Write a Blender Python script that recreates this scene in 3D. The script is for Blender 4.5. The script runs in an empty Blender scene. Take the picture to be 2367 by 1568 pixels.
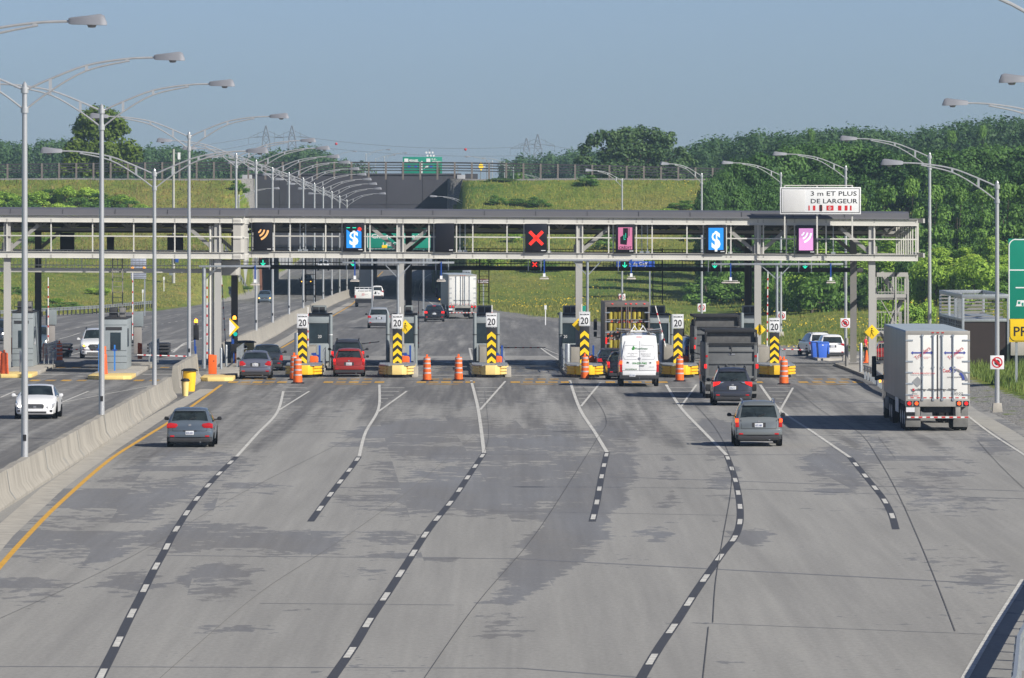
import bpy, bmesh, math, random
import numpy as np
from mathutils import Vector, Matrix, noise as mnoise
random.seed(7)
rng = np.random.default_rng(11)
C = bpy.context.scene.collection
SC = bpy.context.scene
PI = math.pi
# ------------------------------------------------------------------ camera model (units of measurement read off the photograph)
F, CX, YH, HC = 15500.0, 1183.5, 477.0, 9.1
TH = 0.0125                                   # heading of the lanes at the plaza (radians, to the left)

def W(x, y, d): return Vector(((x - CX) * d / F, d, HC - (y - YH) * d / F))
def interp(t, pts):
    if t <= pts[0][0]: return pts[0][1]
    for (a, va), (b, vb) in zip(pts, pts[1:]):
        if t <= b: return va + (vb - va) * (t - a) / (b - a)
    return pts[-1][1]
def sstep(t): t = max(0.0, min(1.0, t)); return t * t * (3 - 2 * t)
PROF = [(390, 0), (435, -.4), (516, -.85), (564, -.98), (667, -1.5), (766, -2.1), (824, -2.5), (890, -3.0), (960, -2.4), (1004, -1.9), (1100, -1.4), (1200, -.7), (1400, .6), (1700, 1.5)]
def prof(Y): return interp(Y, PROF)
def gz(X, Y): return prof(Y) - 1.15 * sstep((X - 11) / 9) * sstep((Y - 385) / 60) * sstep((900 - Y) / 300)
def G(x, y):
    lo, hi = 60.0, 60.0
    def f(d):
        p = W(x, y, d); return p.z - gz(p.x, d)
    while f(hi) > 0 and hi < 1700: lo = hi; hi += 6
    for _ in range(30):
        m = (lo + hi) / 2
        if f(m) > 0: lo = m
        else: hi = m
    p = W(x, y, hi); p.z = gz(p.x, p.y); return p
def S(d): return F / d

# ------------------------------------------------------------------ materials
def lin(v):
    v = v / 255.0
    return v / 12.92 if v <= 0.04045 else ((v + 0.055) / 1.055) ** 2.4
def rgb(r, g, b): return (lin(r), lin(g), lin(b), 1)
MATS = {}
def mat(name, col, rough=.6, metal=0.0, var=.12, scale=1.5, emit=None, es=1.0, coat=0.0, spec=.5, bump=0.0, stretch=(1, 1, 1), thr=False):
    if name in MATS: return MATS[name]
    m = bpy.data.materials.new(name); m.use_nodes = True; MATS[name] = m
    n = m.node_tree.nodes; l = m.node_tree.links; b = n['Principled BSDF']
    b.inputs['Roughness'].default_value = rough; b.inputs['Metallic'].default_value = metal
    b.inputs['Specular IOR Level'].default_value = spec
    b.inputs['Coat Weight'].default_value = coat; b.inputs['Coat Roughness'].default_value = .05
    col = tuple(col[:3]) + (1,)
    if var > 0:
        tc = n.new('ShaderNodeTexCoord'); mp = n.new('ShaderNodeMapping'); mp.inputs['Scale'].default_value = stretch
        nz = n.new('ShaderNodeTexNoise'); nz.inputs['Scale'].default_value = scale; nz.inputs['Detail'].default_value = 5; nz.inputs['Roughness'].default_value = .6
        mr = n.new('ShaderNodeMapRange'); mr.inputs['From Min'].default_value = .3; mr.inputs['From Max'].default_value = .7
        mr.inputs['To Min'].default_value = 1 - var; mr.inputs['To Max'].default_value = 1 + var * .6
        mx = n.new('ShaderNodeVectorMath'); mx.operation = 'SCALE'; mx.inputs[0].default_value = col[:3]
        l.new(tc.outputs['Object'], mp.inputs[0]); l.new(mp.outputs[0], nz.inputs['Vector']); l.new(nz.outputs['Fac'], mr.inputs['Value'])
        l.new(mr.outputs[0], mx.inputs['Scale']); l.new(mx.outputs[0], b.inputs['Base Color'])
        if bump:
            bp = n.new('ShaderNodeBump'); bp.inputs['Strength'].default_value = bump; bp.inputs['Distance'].default_value = .02
            l.new(nz.outputs['Fac'], bp.inputs['Height']); l.new(bp.outputs[0], b.inputs['Normal'])
    else:
        b.inputs['Base Color'].default_value = col
    if emit:
        b.inputs['Emission Color'].default_value = tuple(emit[:3]) + (1,); b.inputs['Emission Strength'].default_value = es
    return m

M_GALV = mat('galvanised', (.42, .45, .47), .42, .6, .15, 6)
M_ALU = mat('brushed_aluminium', (.52, .53, .54), .32, .5, .12, 3, stretch=(1, 1, .1))
M_LUM = mat('luminaire_grey', (.22, .23, .26), .5, .1, .1, 3)
M_STEEL = mat('beige_painted_steel', (.56, .55, .51), .5, 0, .10, .8)
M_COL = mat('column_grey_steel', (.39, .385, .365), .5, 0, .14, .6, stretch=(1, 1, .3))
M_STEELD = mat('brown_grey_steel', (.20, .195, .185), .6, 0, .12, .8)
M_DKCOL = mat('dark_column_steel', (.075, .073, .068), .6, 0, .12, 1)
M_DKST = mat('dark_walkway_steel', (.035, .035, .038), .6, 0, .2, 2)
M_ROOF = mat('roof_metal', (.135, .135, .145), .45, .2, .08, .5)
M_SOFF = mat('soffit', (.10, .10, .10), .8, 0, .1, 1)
M_CONC = mat('barrier_concrete', (.31, .29, .25), .85, 0, .28, 1.3, bump=.2, stretch=(1, .8, .3))
M_CONCD = mat('kerb_concrete', (.36, .34, .30), .9, 0, .25, 1.5, bump=.3)
M_YEL = mat('safety_yellow', (.85, .52, .02), .5, 0, .12, 2)
M_YELP = mat('pale_yellow', (.80, .60, .22), .55, 0, .12, 2)
M_YELB = mat('sign_yellow', (.86, .58, .01), .45, 0, .04, 2)
M_BLK = mat('black_plastic', (.012, .012, .014), .5, 0, .15, 3)
M_RUB = mat('tyre_rubber', (.012, .012, .012), .85, 0, .3, 6)
M_RIM = mat('wheel_rim', (.40, .41, .43), .35, .7, .1, 5)
M_GLASS = mat('car_glass', (.022, .030, .032), .05, 0, .75, 2.2, spec=.6)
M_BGLASS = mat('booth_glass', (.025, .04, .05), .1, 0, .4, 1.2, spec=.6)
M_WHITE = mat('sign_white', (.72, .73, .74), .5, 0, .04, 2)
M_SBLK = mat('sign_black', (.015, .015, .018), .5, 0, 0)
M_RED = mat('sign_red', (.55, .015, .02), .5, 0, .05)
M_GREEN = mat('sign_green', (.0, .23, .15), .5, 0, .06, 2)
M_BLUE = mat('sign_blue', (.01, .07, .42), .5, 0, .06, 2)
M_BROWN = mat('sign_brown', (.10, .035, .025), .5, 0, .06, 2)
M_ORG = mat('safety_orange', (.80, .13, .012), .55, 0, .10, 3)
M_ORGR = mat('worn_orange_red', (.62, .10, .025), .55, 0, .15, 3)
M_REFL = mat('reflective_band', (.42, .40, .41), .45, 0, .15, 5)
M_BLUEP = mat('blue_paint', (.01, .06, .30), .45, 0, .1, 3)
M_BIN = mat('blue_bin_plastic', (.03, .12, .55), .5, 0, .08, 2)
M_BOOTH = mat('booth_panel', (.27, .305, .32), .5, 0, .10, 1.5)
M_CAB = mat('cabinet_grey', (.20, .23, .24), .5, 0, .10, 1.5)
M_TAILR = mat('tail_red', (.45, .006, .008), .25, 0, 0, coat=.5)
M_TAILON = mat('tail_lit', (.6, .01, .01), .3, 0, 0, emit=(1, .02, .012), es=.75)
M_TAILO = mat('tail_lit_orange', (.6, .05, .01), .3, 0, 0, emit=(1, .10, .015), es=1.3)
M_HEADON = mat('headlight_lit', (.8, .8, .8), .2, 0, 0, emit=(1, .95, .85), es=5)
M_HEADO = mat('turn_signal_lit', (.8, .4, .05), .2, 0, 0, emit=(1, .42, .03), es=3.2)
M_HEAD = mat('headlight', (.55, .56, .58), .12, .3, 0, coat=.5)
M_CHR = mat('chrome', (.7, .7, .72), .15, .95, 0)
M_PLATE = mat('licence_plate', (.62, .64, .67), .5, 0, .08, 20)
M_TRIM = mat('dark_trim', (.03, .03, .033), .6, 0, .15, 5)
M_LEDBK = mat('display_black', (.008, .008, .012), .35, 0, .15, 3)
M_BRN = mat('dark_brown_metal', (.028, .018, .016), .6, 0, .15, 2)
M_SKIN = mat('skin', (.42, .24, .16), .6, 0, .05)
def led(name, c, s): return mat('led_' + name, (c[0] * .2, c[1] * .2, c[2] * .2), .5, 0, 0, emit=c, es=s * .72)
L_RED, L_GRN = led('red', (1, .03, .015), 1.3), led('green', (.02, .9, .55), 1.2)
L_BLUE, L_WHT = led('blue', (.015, .32, 1), .95), led('white', (.85, .95, 1), 1.2)
L_MAG, L_ORG = led('magenta', (.95, .42, .85), .85), led('orange', (1, .5, .18), 1.1)
L_PNK = led('pink', (.85, .25, .45), .65)

# ------------------------------------------------------------------ mesh helpers
class MB:
    def __init__(s): s.v = []; s.f = []; s.mi = []; s.mats = []
    def _m(s, m):
        if m not in s.mats: s.mats.append(m)
        return s.mats.index(m)
    def poly(s, pts, m):
        b = len(s.v); s.v += [tuple(p) for p in pts]; s.f.append(tuple(range(b, b + len(pts)))); s.mi.append(s._m(m)); return s
    def faces(s, verts, faces, m):
        b = len(s.v); s.v += [tuple(p) for p in verts]; k = s._m(m)
        for f in faces: s.f.append(tuple(b + i for i in f)); s.mi.append(k)
        return s
    def box(s, x0, x1, y0, y1, z0, z1, m, rot=None, piv=None):
        vs = [Vector((x, y, z)) for x in (x0, x1) for y in (y0, y1) for z in (z0, z1)]
        if rot is not None:
            p = Vector(piv) if piv is not None else Vector(((x0 + x1) / 2, (y0 + y1) / 2, (z0 + z1) / 2))
            vs = [rot @ (v - p) + p for v in vs]
        return s.faces(vs, [(0, 1, 3, 2), (4, 6, 7, 5), (0, 4, 5, 1), (2, 3, 7, 6), (0, 2, 6, 4), (1, 5, 7, 3)], m)
    def bar(s, p, q, w, h, m, up=(0, 0, 1)):
        p, q = Vector(p), Vector(q); d = q - p
        if d.length < 1e-6: return s
        d.normalize(); u = Vector(up)
        if abs(d.dot(u)) > .98: u = Vector((0, 1, 0))
        a = d.cross(u).normalized() * (w / 2); b = a.cross(d).normalized() * (h / 2)
        vs = [p - a - b, p + a - b, p + a + b, p - a + b, q - a - b, q + a - b, q + a + b, q - a + b]
        return s.faces(vs, [(0, 3, 2, 1), (4, 5, 6, 7), (0, 1, 5, 4), (1, 2, 6, 5), (2, 3, 7, 6), (3, 0, 4, 7)], m)
    def tube(s, path, r, m, n=8, cap=True):
        path = [Vector(p) for p in path]; rs = r if isinstance(r, (list, tuple)) else [r] * len(path)
        vs = []; prev = None
        for i, p in enumerate(path):
            d = (path[min(i + 1, len(path) - 1)] - path[max(i - 1, 0)]).normalized()
            u = Vector((0, 0, 1)) if abs(d.z) < .95 else Vector((0, 1, 0))
            if prev is not None: u = prev
            a = d.cross(u).normalized(); u2 = a.cross(d).normalized(); prev = u2
            vs += [p + (a * math.cos(t) + u2 * math.sin(t)) * rs[i] for t in [2 * PI * k / n for k in range(n)]]
        fs = []
        for i in range(len(path) - 1):
            for k in range(n):
                k2 = (k + 1) % n; fs.append((i * n + k, i * n + k2, (i + 1) * n + k2, (i + 1) * n + k))
        if cap:
            fs.append(tuple(range(n - 1, -1, -1))); e = (len(path) - 1) * n; fs.append(tuple(e + k for k in range(n)))
        return s.faces(vs, fs, m)
    def lathe(s, prof_, c, m, n=20, axis='z'):
        vs = []; c = Vector(c)
        for r, h in prof_:
            for k in range(n):
                t = 2 * PI * k / n; a, b = r * math.cos(t), r * math.sin(t)
                vs.append(c + (Vector((a, b, h)) if axis == 'z' else Vector((h, a, b)) if axis == 'x' else Vector((a, h, b))))
        fs = []
        for i in range(len(prof_) - 1):
            for k in range(n):
                k2 = (k + 1) % n; fs.append((i * n + k, i * n + k2, (i + 1) * n + k2, (i + 1) * n + k))
        if prof_[0][0] > 1e-4: fs.append(tuple(range(n - 1, -1, -1)))
        if prof_[-1][0] > 1e-4: fs.append(tuple((len(prof_) - 1) * n + k for k in range(n)))
        return s.faces(vs, fs, m)
    def prism(s, poly, a, b, m, plane='xz'):
        def P3(u, v, w): return (u, w, v) if plane == 'xz' else (w, u, v) if plane == 'yz' else (u, v, w)
        n = len(poly); vs = [P3(u, v, a) for u, v in poly] + [P3(u, v, b) for u, v in poly]
        fs = [tuple(range(n - 1, -1, -1)), tuple(range(n, 2 * n))] + [(i, (i + 1) % n, n + (i + 1) % n, n + i) for i in range(n)]
        return s.faces(vs, fs, m)
    def build(s, name, parent=None, bevel=0, smooth=None, loc=None, rot=None, label=None):
        me = bpy.data.meshes.new(name); me.from_pydata(s.v, [], s.f)
        for m in s.mats: me.materials.append(m)
        if len(s.mats) > 1: me.polygons.foreach_set('material_index', s.mi)
        bm = bmesh.new(); bm.from_mesh(me); bmesh.ops.recalc_face_normals(bm, faces=bm.faces)
        if bevel:
            ed = [e for e in bm.edges if len(e.link_faces) == 2 and e.calc_face_angle(0) > .5]
            try: bmesh.ops.bevel(bm, geom=ed, offset=bevel, segments=2, profile=.6, affect='EDGES', clamp_overlap=True)
            except Exception: pass
        bm.to_mesh(me); bm.free()
        if smooth is not None or bevel:
            me.polygons.foreach_set('use_smooth', [True] * len(me.polygons)); me.set_sharp_from_angle(angle=smooth if smooth else .6)
        o = bpy.data.objects.new(name, me); C.objects.link(o)
        if parent: o.parent = parent
        if loc is not None: o.location = loc
        if rot is not None: o.rotation_euler = rot
        if label: o['label'] = label
        return o

def thing(name, label, cat, loc=(0, 0, 0), rz=0.0, group=None):
    o = bpy.data.objects.new(name, None); C.objects.link(o); o.empty_display_size = .2
    o.location = loc; o.rotation_euler = (0, 0, rz); o['label'] = label; o['category'] = cat
    if group: o['group'] = group
    return o
def tag(o, label, cat=None, group=None, kind=None):
    o['label'] = label
    if cat: o['category'] = cat
    if group: o['group'] = group
    if kind: o['kind'] = kind
    return o
def dup(root, loc, rz=None, label=None, group=None, sc=None):
    r = root.copy(); C.objects.link(r); r.location = loc
    if rz is not None: r.rotation_euler = (0, 0, rz)
    if label: r['label'] = label
    if group: r['group'] = group
    if sc: r.scale = sc if isinstance(sc, (tuple, list)) else (sc,) * 3
    for ch in list(root.children):
        c = ch.copy(); C.objects.link(c); c.parent = r
        for g in list(ch.children):
            d = g.copy(); C.objects.link(d); d.parent = c
    return r
def text(s, x, y, z, h, m, parent, name='lettering', width=None, depth=.006, rot=0.0, bold=.0, flip=False):
    """letters standing in the XZ plane facing -Y, centred on x,z; h = capital height"""
    cu = bpy.data.curves.new('t', 'FONT'); cu.body = s; cu.size = 1; cu.extrude = 0; cu.offset = bold; cu.align_x = 'CENTER'; cu.resolution_u = 2
    ob = bpy.data.objects.new('t', cu); C.objects.link(ob)
    bpy.context.view_layer.update()
    me = bpy.data.meshes.new_from_object(ob.evaluated_get(bpy.context.evaluated_depsgraph_get()))
    bpy.data.objects.remove(ob)
    co = [v.co.copy() for v in me.vertices]
    if not co: return None
    x0, x1 = min(c.x for c in co), max(c.x for c in co); y0 = min(c.y for c in co); 
    k = h / .72; kx = width / (x1 - x0) if width else k
    cr, sr = math.cos(rot), math.sin(rot)
    for v, c in zip(me.vertices, co):
        u, w = (c.x - (x0 + x1) / 2) * kx, (c.y - .36) * k
        v.co = (x + u * cr - w * sr, y, z + u * sr + w * cr)
    me.materials.clear(); me.materials.append(m)
    o = bpy.data.objects.new(name, me); C.objects.link(o); o.parent = parent
    return o
def rotz(a): return Matrix.Rotation(a, 3, 'Z')
def rotY(a): return Matrix.Rotation(a, 3, 'Y')
# ================================================================== SETTING
XLE = [(60, -60), (600, -52), (625, -48), (675, -36.5), (851, -34), (900, -33.8), (1004, -35.2), (1100, -36.5), (1700, -46)]
XRE = [(60, 7.5), (100, 9), (129, 11.2), (162, 14.9), (200, 18.3), (240, 20.3), (275, 21), (311, 21.2), (378, 21.4), (456, 23.2), (492, 20.5), (510, 13.7), (591, 4.6), (638, -.8), (700, -4.5), (800, -7.5), (890, -9), (1004, -10.4), (1100, -12), (1300, -16), (1700, -26)]
def XL(Y): return interp(Y, XLE)
def XR(Y): return interp(Y, XRE)
def bankh(Y): return interp(Y, [(740, 0), (790, 1.2), (830, 4.2), (885, 12.75), (985, 12.8), (1060, 5), (1200, 1)])
def tz(X, Y):
    base = gz(X, Y)
    ql, qr = XL(Y) - X, X - XR(Y); q = max(ql, qr)
    if q <= 0: return base - .06
    z = base - .06 + .18 * sstep(q / 4) if Y < 740 else base - .06
    if qr > 0 and X > 20: z += .05 * (X - 20) * sstep((Y - 420) / 200)
    if qr > 0 and 420 < Y: z += 1.2 * sstep((q - 2) / 25) * sstep((Y - 560) / 120)
    if ql > 0: z += 1.3 * sstep((q - 2) / 25) * sstep((Y - 560) / 120)
    B = bankh(Y)
    if B > 0:
        zz = base + (B - base) * 1.0
        k = sstep(q / 2.0) if Y < 884 or Y > 1006 else 1.0
        w = sstep((Y - 740) / 60)
        z = z + (max(z, zz) - z) * k * w
    z += .25 * (mnoise.noise(Vector((X * .07, Y * .03, 1.7)))) * sstep(q / 6)
    return z
def G2(X, Y): return Vector((X, Y, tz(X, Y)))

def grid_mesh(name, rows, m, attr=None):
    nx = len(rows[0]); vs = [tuple(p) for r in rows for p in r]; fs = []
    for i in range(len(rows) - 1):
        for j in range(nx - 1): fs.append((i * nx + j, i * nx + j + 1, (i + 1) * nx + j + 1, (i + 1) * nx + j))
    me = bpy.data.meshes.new(name); me.from_pydata(vs, [], fs); me.materials.append(m)
    me.polygons.foreach_set('use_smooth', [True] * len(me.polygons))
    if attr:
        for an, vals in attr.items():
            a = me.attributes.new(an, 'FLOAT', 'POINT'); a.data.foreach_set('value', vals)
    o = bpy.data.objects.new(name, me); C.objects.link(o); return o

# ---- grass / ground material
mg = bpy.data.materials.new('ground_grass'); mg.use_nodes = True
n = mg.node_tree.nodes; l = mg.node_tree.links; b = n['Principled BSDF']; b.inputs['Roughness'].default_value = .95; b.inputs['Specular IOR Level'].default_value = .1
tc = n.new('ShaderNodeTexCoord')
def nnoise(scale, det=6, rough=.6, st=(1, 1, 1), nodes=None, links=None, src=None):
    nn = nodes or n; ll = links or l
    mp = nn.new('ShaderNodeMapping'); mp.inputs['Scale'].default_value = st
    z = nn.new('ShaderNodeTexNoise'); z.inputs['Scale'].default_value = scale; z.inputs['Detail'].default_value = det; z.inputs['Roughness'].default_value = rough
    ll.new((src or tc).outputs['Object'], mp.inputs[0]); ll.new(mp.outputs[0], z.inputs['Vector']); return z
def ramp(src, stops, nn=None, ll=None):
    nn = nn or n; ll = ll or l
    r = nn.new('ShaderNodeValToRGB'); e = r.color_ramp.elements
    e[0].position, e[0].color = stops[0][0], stops[0][1]; e[1].position, e[1].color = stops[-1][0], stops[-1][1]
    for p, c in stops[1:-1]:
        k = e.new(p); k.color = c
    ll.new(src, r.inputs[0]); return r
def mixc(a, bb, fac, nn=None, ll=None, mode='MIX'):
    nn = nn or n; ll = ll or l
    m = nn.new('ShaderNodeMix'); m.data_type = 'RGBA'; m.blend_type = mode
    if isinstance(fac, float): m.inputs[0].default_value = fac
    else: ll.new(fac, m.inputs[0])
    for s_, v in ((6, a), (7, bb)):
        if isinstance(v, tuple): m.inputs[s_].default_value = v
        else: ll.new(v, m.inputs[s_])
    return m.outputs[2]
z1 = nnoise(.035, 5, .6, (1, .45, 1)); z2 = nnoise(.5, 6, .7, (1, .35, 1.5)); z3 = nnoise(3, 4, .7, (1, .5, 1))
r1 = ramp(z1.outputs['Fac'], [(.34, (.06, .15, .025, 1)), (.44, (.14, .20, .04, 1)), (.53, (.23, .265, .05, 1)), (.68, (.37, .28, .11, 1))])
r2 = ramp(z2.outputs['Fac'], [(.35, (.05, .10, .03, 1)), (.52, (.14, .20, .04, 1)), (.66, (.27, .225, .07, 1))])
c1 = mixc(r1.outputs[0], r2.outputs[0], .6)
r3 = ramp(z3.outputs['Fac'], [(.32, (.45, .50, .48, 1)), (.68, (1.35, 1.3, 1.25, 1))])
c2 = mixc(c1, r3.outputs[0], 1.0, mode='MULTIPLY')
# gravel where the attribute says so
at = n.new('ShaderNodeAttribute'); at.attribute_name = 'gravel'
z4 = nnoise(7, 5, .7); r4 = ramp(z4.outputs['Fac'], [(.3, (.12, .12, .12, 1)), (.7, (.34, .33, .31, 1))])
ad = n.new('ShaderNodeMath'); ad.operation = 'ADD'; l.new(at.outputs['Fac'], ad.inputs[0])
z5 = nnoise(.8, 5, .7, (1, .4, 1)); sb = n.new('ShaderNodeMath'); sb.operation = 'SUBTRACT'; sb.inputs[1].default_value = .5; l.new(z5.outputs['Fac'], sb.inputs[0]); l.new(sb.outputs[0], ad.inputs[1])
rg = ramp(ad.outputs[0], [(.45, (0, 0, 0, 1)), (.58, (1, 1, 1, 1))])
c3 = mixc(c2, r4.outputs[0], rg.outputs[0]); l.new(c3, b.inputs['Base Color'])
bp = n.new('ShaderNodeBump'); bp.inputs['Strength'].default_value = .8; bp.inputs['Distance'].default_value = .25; l.new(z3.outputs['Fac'], bp.inputs['Height']); l.new(bp.outputs[0], b.inputs['Normal'])

Ys = [-150, 0, 60, 120] + list(range(160, 440, 10)) + list(range(440, 740, 6)) + list(np.arange(740, 900.1, 2.5)) + list(range(905, 1003, 12)) + list(range(1005, 1340, 12)) + [1400, 1500, 1700, 2000, 2600, 3500, 5000, 9000]
rows = []; grav = []
for Y in Ys:
    Y = float(Y); xl, xr = XL(Y), XR(Y)
    Xs = [-6000, -2500, -900, -400, -250, -160, -120] + [xl - t for t in (52, 40, 31, 24, 18, 13, 9, 6, 4, 2.4, 1.2, .5)] + [xl + .02] + [xl + (xr - xl) * k / 6 for k in range(1, 6)] + [xr - .02] + [xr + t for t in (.5, 1.2, 2.4, 4, 6, 9, 13, 18, 24, 31, 39, 48, 58, 70, 85, 105, 130, 170)] + [400, 900, 2500, 6000]
    r = []
    for X in Xs:
        z = tz(X, Y) if Y < 1700 else max(tz(X, 1699) if abs(X) < 300 else 0, 0) - 2
        if abs(X) > 250: z = min(z, 8)
        if 902 < Y < 1004 and xl - .3 < X < xr + .3: z = gz(X, Y) - .3
        r.append((X, Y, z))
        g = 0.0
        qr, ql = X - xr, xl - X
        if 0 <= qr < 3 and Y < 720: g = .9 - .3 * qr * .5
        if 0 <= ql < 1.6 and Y < 690: g = .8
        if 455 < Y < 530 and 9 < X < 26: g = .75
        if 284 < Y < 345 and 0 < qr < 3.4: g = .62
        if 160 < Y < 284 and 0 < qr < 12: g = .75
        if 884.5 < Y < 893: g = 1.0
        if qr < 0 and ql < 0: g = 1.0
        grav.append(g)
    rows.append(r)
o = grid_mesh('ground', rows, mg, {'gravel': grav}); tag(o, 'grassy verge, fields and embankment around the highway', kind='structure')

# ---- road
mr_ = bpy.data.materials.new('road_surface'); mr_.use_nodes = True
n = mr_.node_tree.nodes; l = mr_.node_tree.links; b = n['Principled BSDF']
tc = n.new('ShaderNodeTexCoord')
aw = n.new('ShaderNodeAttribute'); aw.attribute_name = 'wet'
ak = n.new('ShaderNodeAttribute'); ak.attribute_name = 'dark'
ag = n.new('ShaderNodeAttribute'); ag.attribute_name = 'pool'
z1 = nnoise(1.5, 8, .66, (1, .5, 1)); z2 = nnoise(.25, 4, .6, (1, .12, 1)); z3 = nnoise(9, 5, .75, (1, .35, 1)); z6 = nnoise(1.3, 3, .5, (3.0, .05, 1))
def math_(op, a, bb):
    m = n.new('ShaderNodeMath'); m.operation = op
    for i, v in enumerate((a, bb)):
        if isinstance(v, (int, float)): m.inputs[i].default_value = v
        else: l.new(v, m.inputs[i])
    return m.outputs[0]
light = ramp(z2.outputs['Fac'], [(.3, (.25, .245, .23, 1)), (.7, (.295, .289, .272, 1))]).outputs[0]
stain = ramp(z2.outputs['Fac'], [(.3, (.18, .174, .165, 1)), (.5, (.172, .172, .174, 1)), (.7, (.185, .19, .20, 1))]).outputs[0]
w = math_('ADD', aw.outputs['Fac'], math_('ADD', math_('MULTIPLY', math_('SUBTRACT', z1.outputs['Fac'], .5), 1.25), math_('MULTIPLY', math_('SUBTRACT', z2.outputs['Fac'], .5), .7)))
sxy = n.new('ShaderNodeSeparateXYZ'); l.new(tc.outputs['Object'], sxy.inputs[0]); cxy = n.new('ShaderNodeCombineXYZ')
l.new(math_('FLOOR', math_('DIVIDE', sxy.outputs['Y'], 4.7), 0), cxy.inputs[1]); l.new(math_('FLOOR', math_('DIVIDE', math_('ADD', sxy.outputs['X'], math_('MULTIPLY', sxy.outputs['Y'], .03)), 2.9), 0), cxy.inputs[0])
wn = n.new('ShaderNodeTexWhiteNoise'); l.new(cxy.outputs[0], wn.inputs['Vector']); w = math_('ADD', w, math_('MULTIPLY', math_('SUBTRACT', wn.outputs['Value'], .5), .30))
wf = ramp(w, [(.49, (0, 0, 0, 1)), (.53, (1, 1, 1, 1))]).outputs[0]
col = mixc(light, stain, wf)
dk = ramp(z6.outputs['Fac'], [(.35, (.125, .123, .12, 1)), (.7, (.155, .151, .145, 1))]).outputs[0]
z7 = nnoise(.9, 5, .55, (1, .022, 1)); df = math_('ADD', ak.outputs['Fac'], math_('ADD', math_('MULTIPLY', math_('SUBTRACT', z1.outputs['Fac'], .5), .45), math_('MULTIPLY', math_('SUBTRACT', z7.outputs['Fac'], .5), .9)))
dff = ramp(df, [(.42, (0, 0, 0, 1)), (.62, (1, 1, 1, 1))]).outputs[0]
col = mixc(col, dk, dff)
sx_ = n.new('ShaderNodeSeparateXYZ'); l.new(tc.outputs['Object'], sx_.inputs[0])
pp = math_('PINGPONG', sx_.outputs['Y'], 2.35); gl_ = ramp(pp, [(.0, (1, 1, 1, 1)), (.035, (0, 0, 0, 1))]).outputs[0]
col = mixc(col, light, math_('MULTIPLY', math_('MULTIPLY', gl_, wf), .75))
g3 = ramp(z3.outputs['Fac'], [(.25, (.82, .82, .82, 1)), (.75, (1.15, 1.15, 1.15, 1))]).outputs[0]
g6 = ramp(z6.outputs['Fac'], [(.3, (.93, .93, .93, 1)), (.7, (1.05, 1.05, 1.05, 1))]).outputs[0]
z8 = nnoise(.55, 4, .5, (2.2, .03, 1)); g8 = ramp(z8.outputs['Fac'], [(.3, (.90, .90, .905, 1)), (.7, (1.07, 1.07, 1.065, 1))]).outputs[0]; col = mixc(col, g8, 1.0, mode='MULTIPLY'); col = mixc(col, g3, 1.0, mode='MULTIPLY'); col = mixc(col, g6, 1.0, mode='MULTIPLY')
pw = math_('ADD', ag.outputs['Fac'], math_('MULTIPLY', math_('SUBTRACT', z1.outputs['Fac'], .5), 1.6))
pf = ramp(pw, [(.45, (0, 0, 0, 1)), (.6, (1, 1, 1, 1))]).outputs[0]
col = mixc(col, (.065, .067, .075, 1), pf); l.new(col, b.inputs['Base Color'])
mrr = n.new('ShaderNodeMapRange'); l.new(pf, mrr.inputs[0]); mrr.inputs[3].default_value = .82; mrr.inputs[4].default_value = .34; l.new(mrr.outputs[0], b.inputs['Roughness'])
b.inputs['Specular IOR Level'].default_value = .35
bp = n.new('ShaderNodeBump'); bp.inputs['Strength'].default_value = .25; bp.inputs['Distance'].default_value = .01; l.new(z3.outputs['Fac'], bp.inputs['Height']); l.new(bp.outputs[0], b.inputs['Normal'])

def proj(p): s = F / p[1]; return CX + p[0] * s, YH + (HC - p[2]) * s
# stains of the pavement: position on the pavement (X, Y), half sizes, strength -- read off the photograph with G()
def ell(x, y, rx, ry, st):
    c = G(x, y); a = G(x + rx, y); u = G(x, y - ry); v = G(x, y + ry); return (c.x, c.y, abs(a.x - c.x), abs(u.y - v.y) / 2, st, (u.x - v.x) / max(1e-3, (u.y - v.y)))
STAINS = [ell(*e) for e in [
    (470, 1240, 150, 34, .42), (650, 1255, 110, 28, .5), (510, 1345, 85, 40, .5), (300, 1350, 55, 32, .45), (215, 1262, 60, 36, .5), (330, 1130, 130, 34, .4), (450, 1080, 150, 34, .35), (560, 1150, 90, 40, .3),
    (120, 1240, 140, 60, .4), (60, 1370, 110, 34, .4), (240, 1170, 120, 40, .4), (150, 1190, 60, 60, .3), (380, 1000, 60, 60, .4),
    (1110, 1150, 240, 46, .5), (1010, 1125, 160, 40, .4), (1180, 1090, 160, 40, .4), (980, 1080, 150, 24, .3), (1000, 1010, 180, 50, .4), (1240, 1020, 150, 50, .42),
    (1400, 1090, 60, 60, .55), (1360, 1150, 66, 50, .6), (1320, 1210, 66, 45, .6), (1270, 1270, 66, 42, .6), (1215, 1330, 60, 40, .55), (1165, 1380, 45, 26, .45), (1420, 1020, 60, 50, .5),
    (1545, 1060, 30, 60, .4), (1545, 1150, 22, 60, .36), (1665, 1100, 40, 50, .35), (1665, 1190, 22, 50, .3), (1510, 1235, 30, 20, .4), (1740, 1240, 45, 24, .4), (1650, 1020, 60, 50, .4),
    (1930, 1080, 70, 50, .4), (2000, 1040, 70, 40, .4), (2150, 1090, 100, 50, .25), (2190, 1170, 140, 20, .3), (2200, 1280, 110, 30, .28), (2270, 1330, 60, 30, .25), (2310, 1010, 60, 40, .4),
    (850, 1330, 80, 18, .3), (960, 1290, 120, 12, .3), (1130, 1180, 70, 16, .4), (1150, 1430, 50, 60, .28), (1110, 1500, 50, 20, .2), (1080, 1000, 120, 40, .3), (540, 1450, 90, 14, .25), (460, 1520, 80, 14, .3), (690, 1410, 80, 14, .2), (910, 1240, 60, 20, .28), (820, 1150, 60, 26, .4)]]
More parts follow.
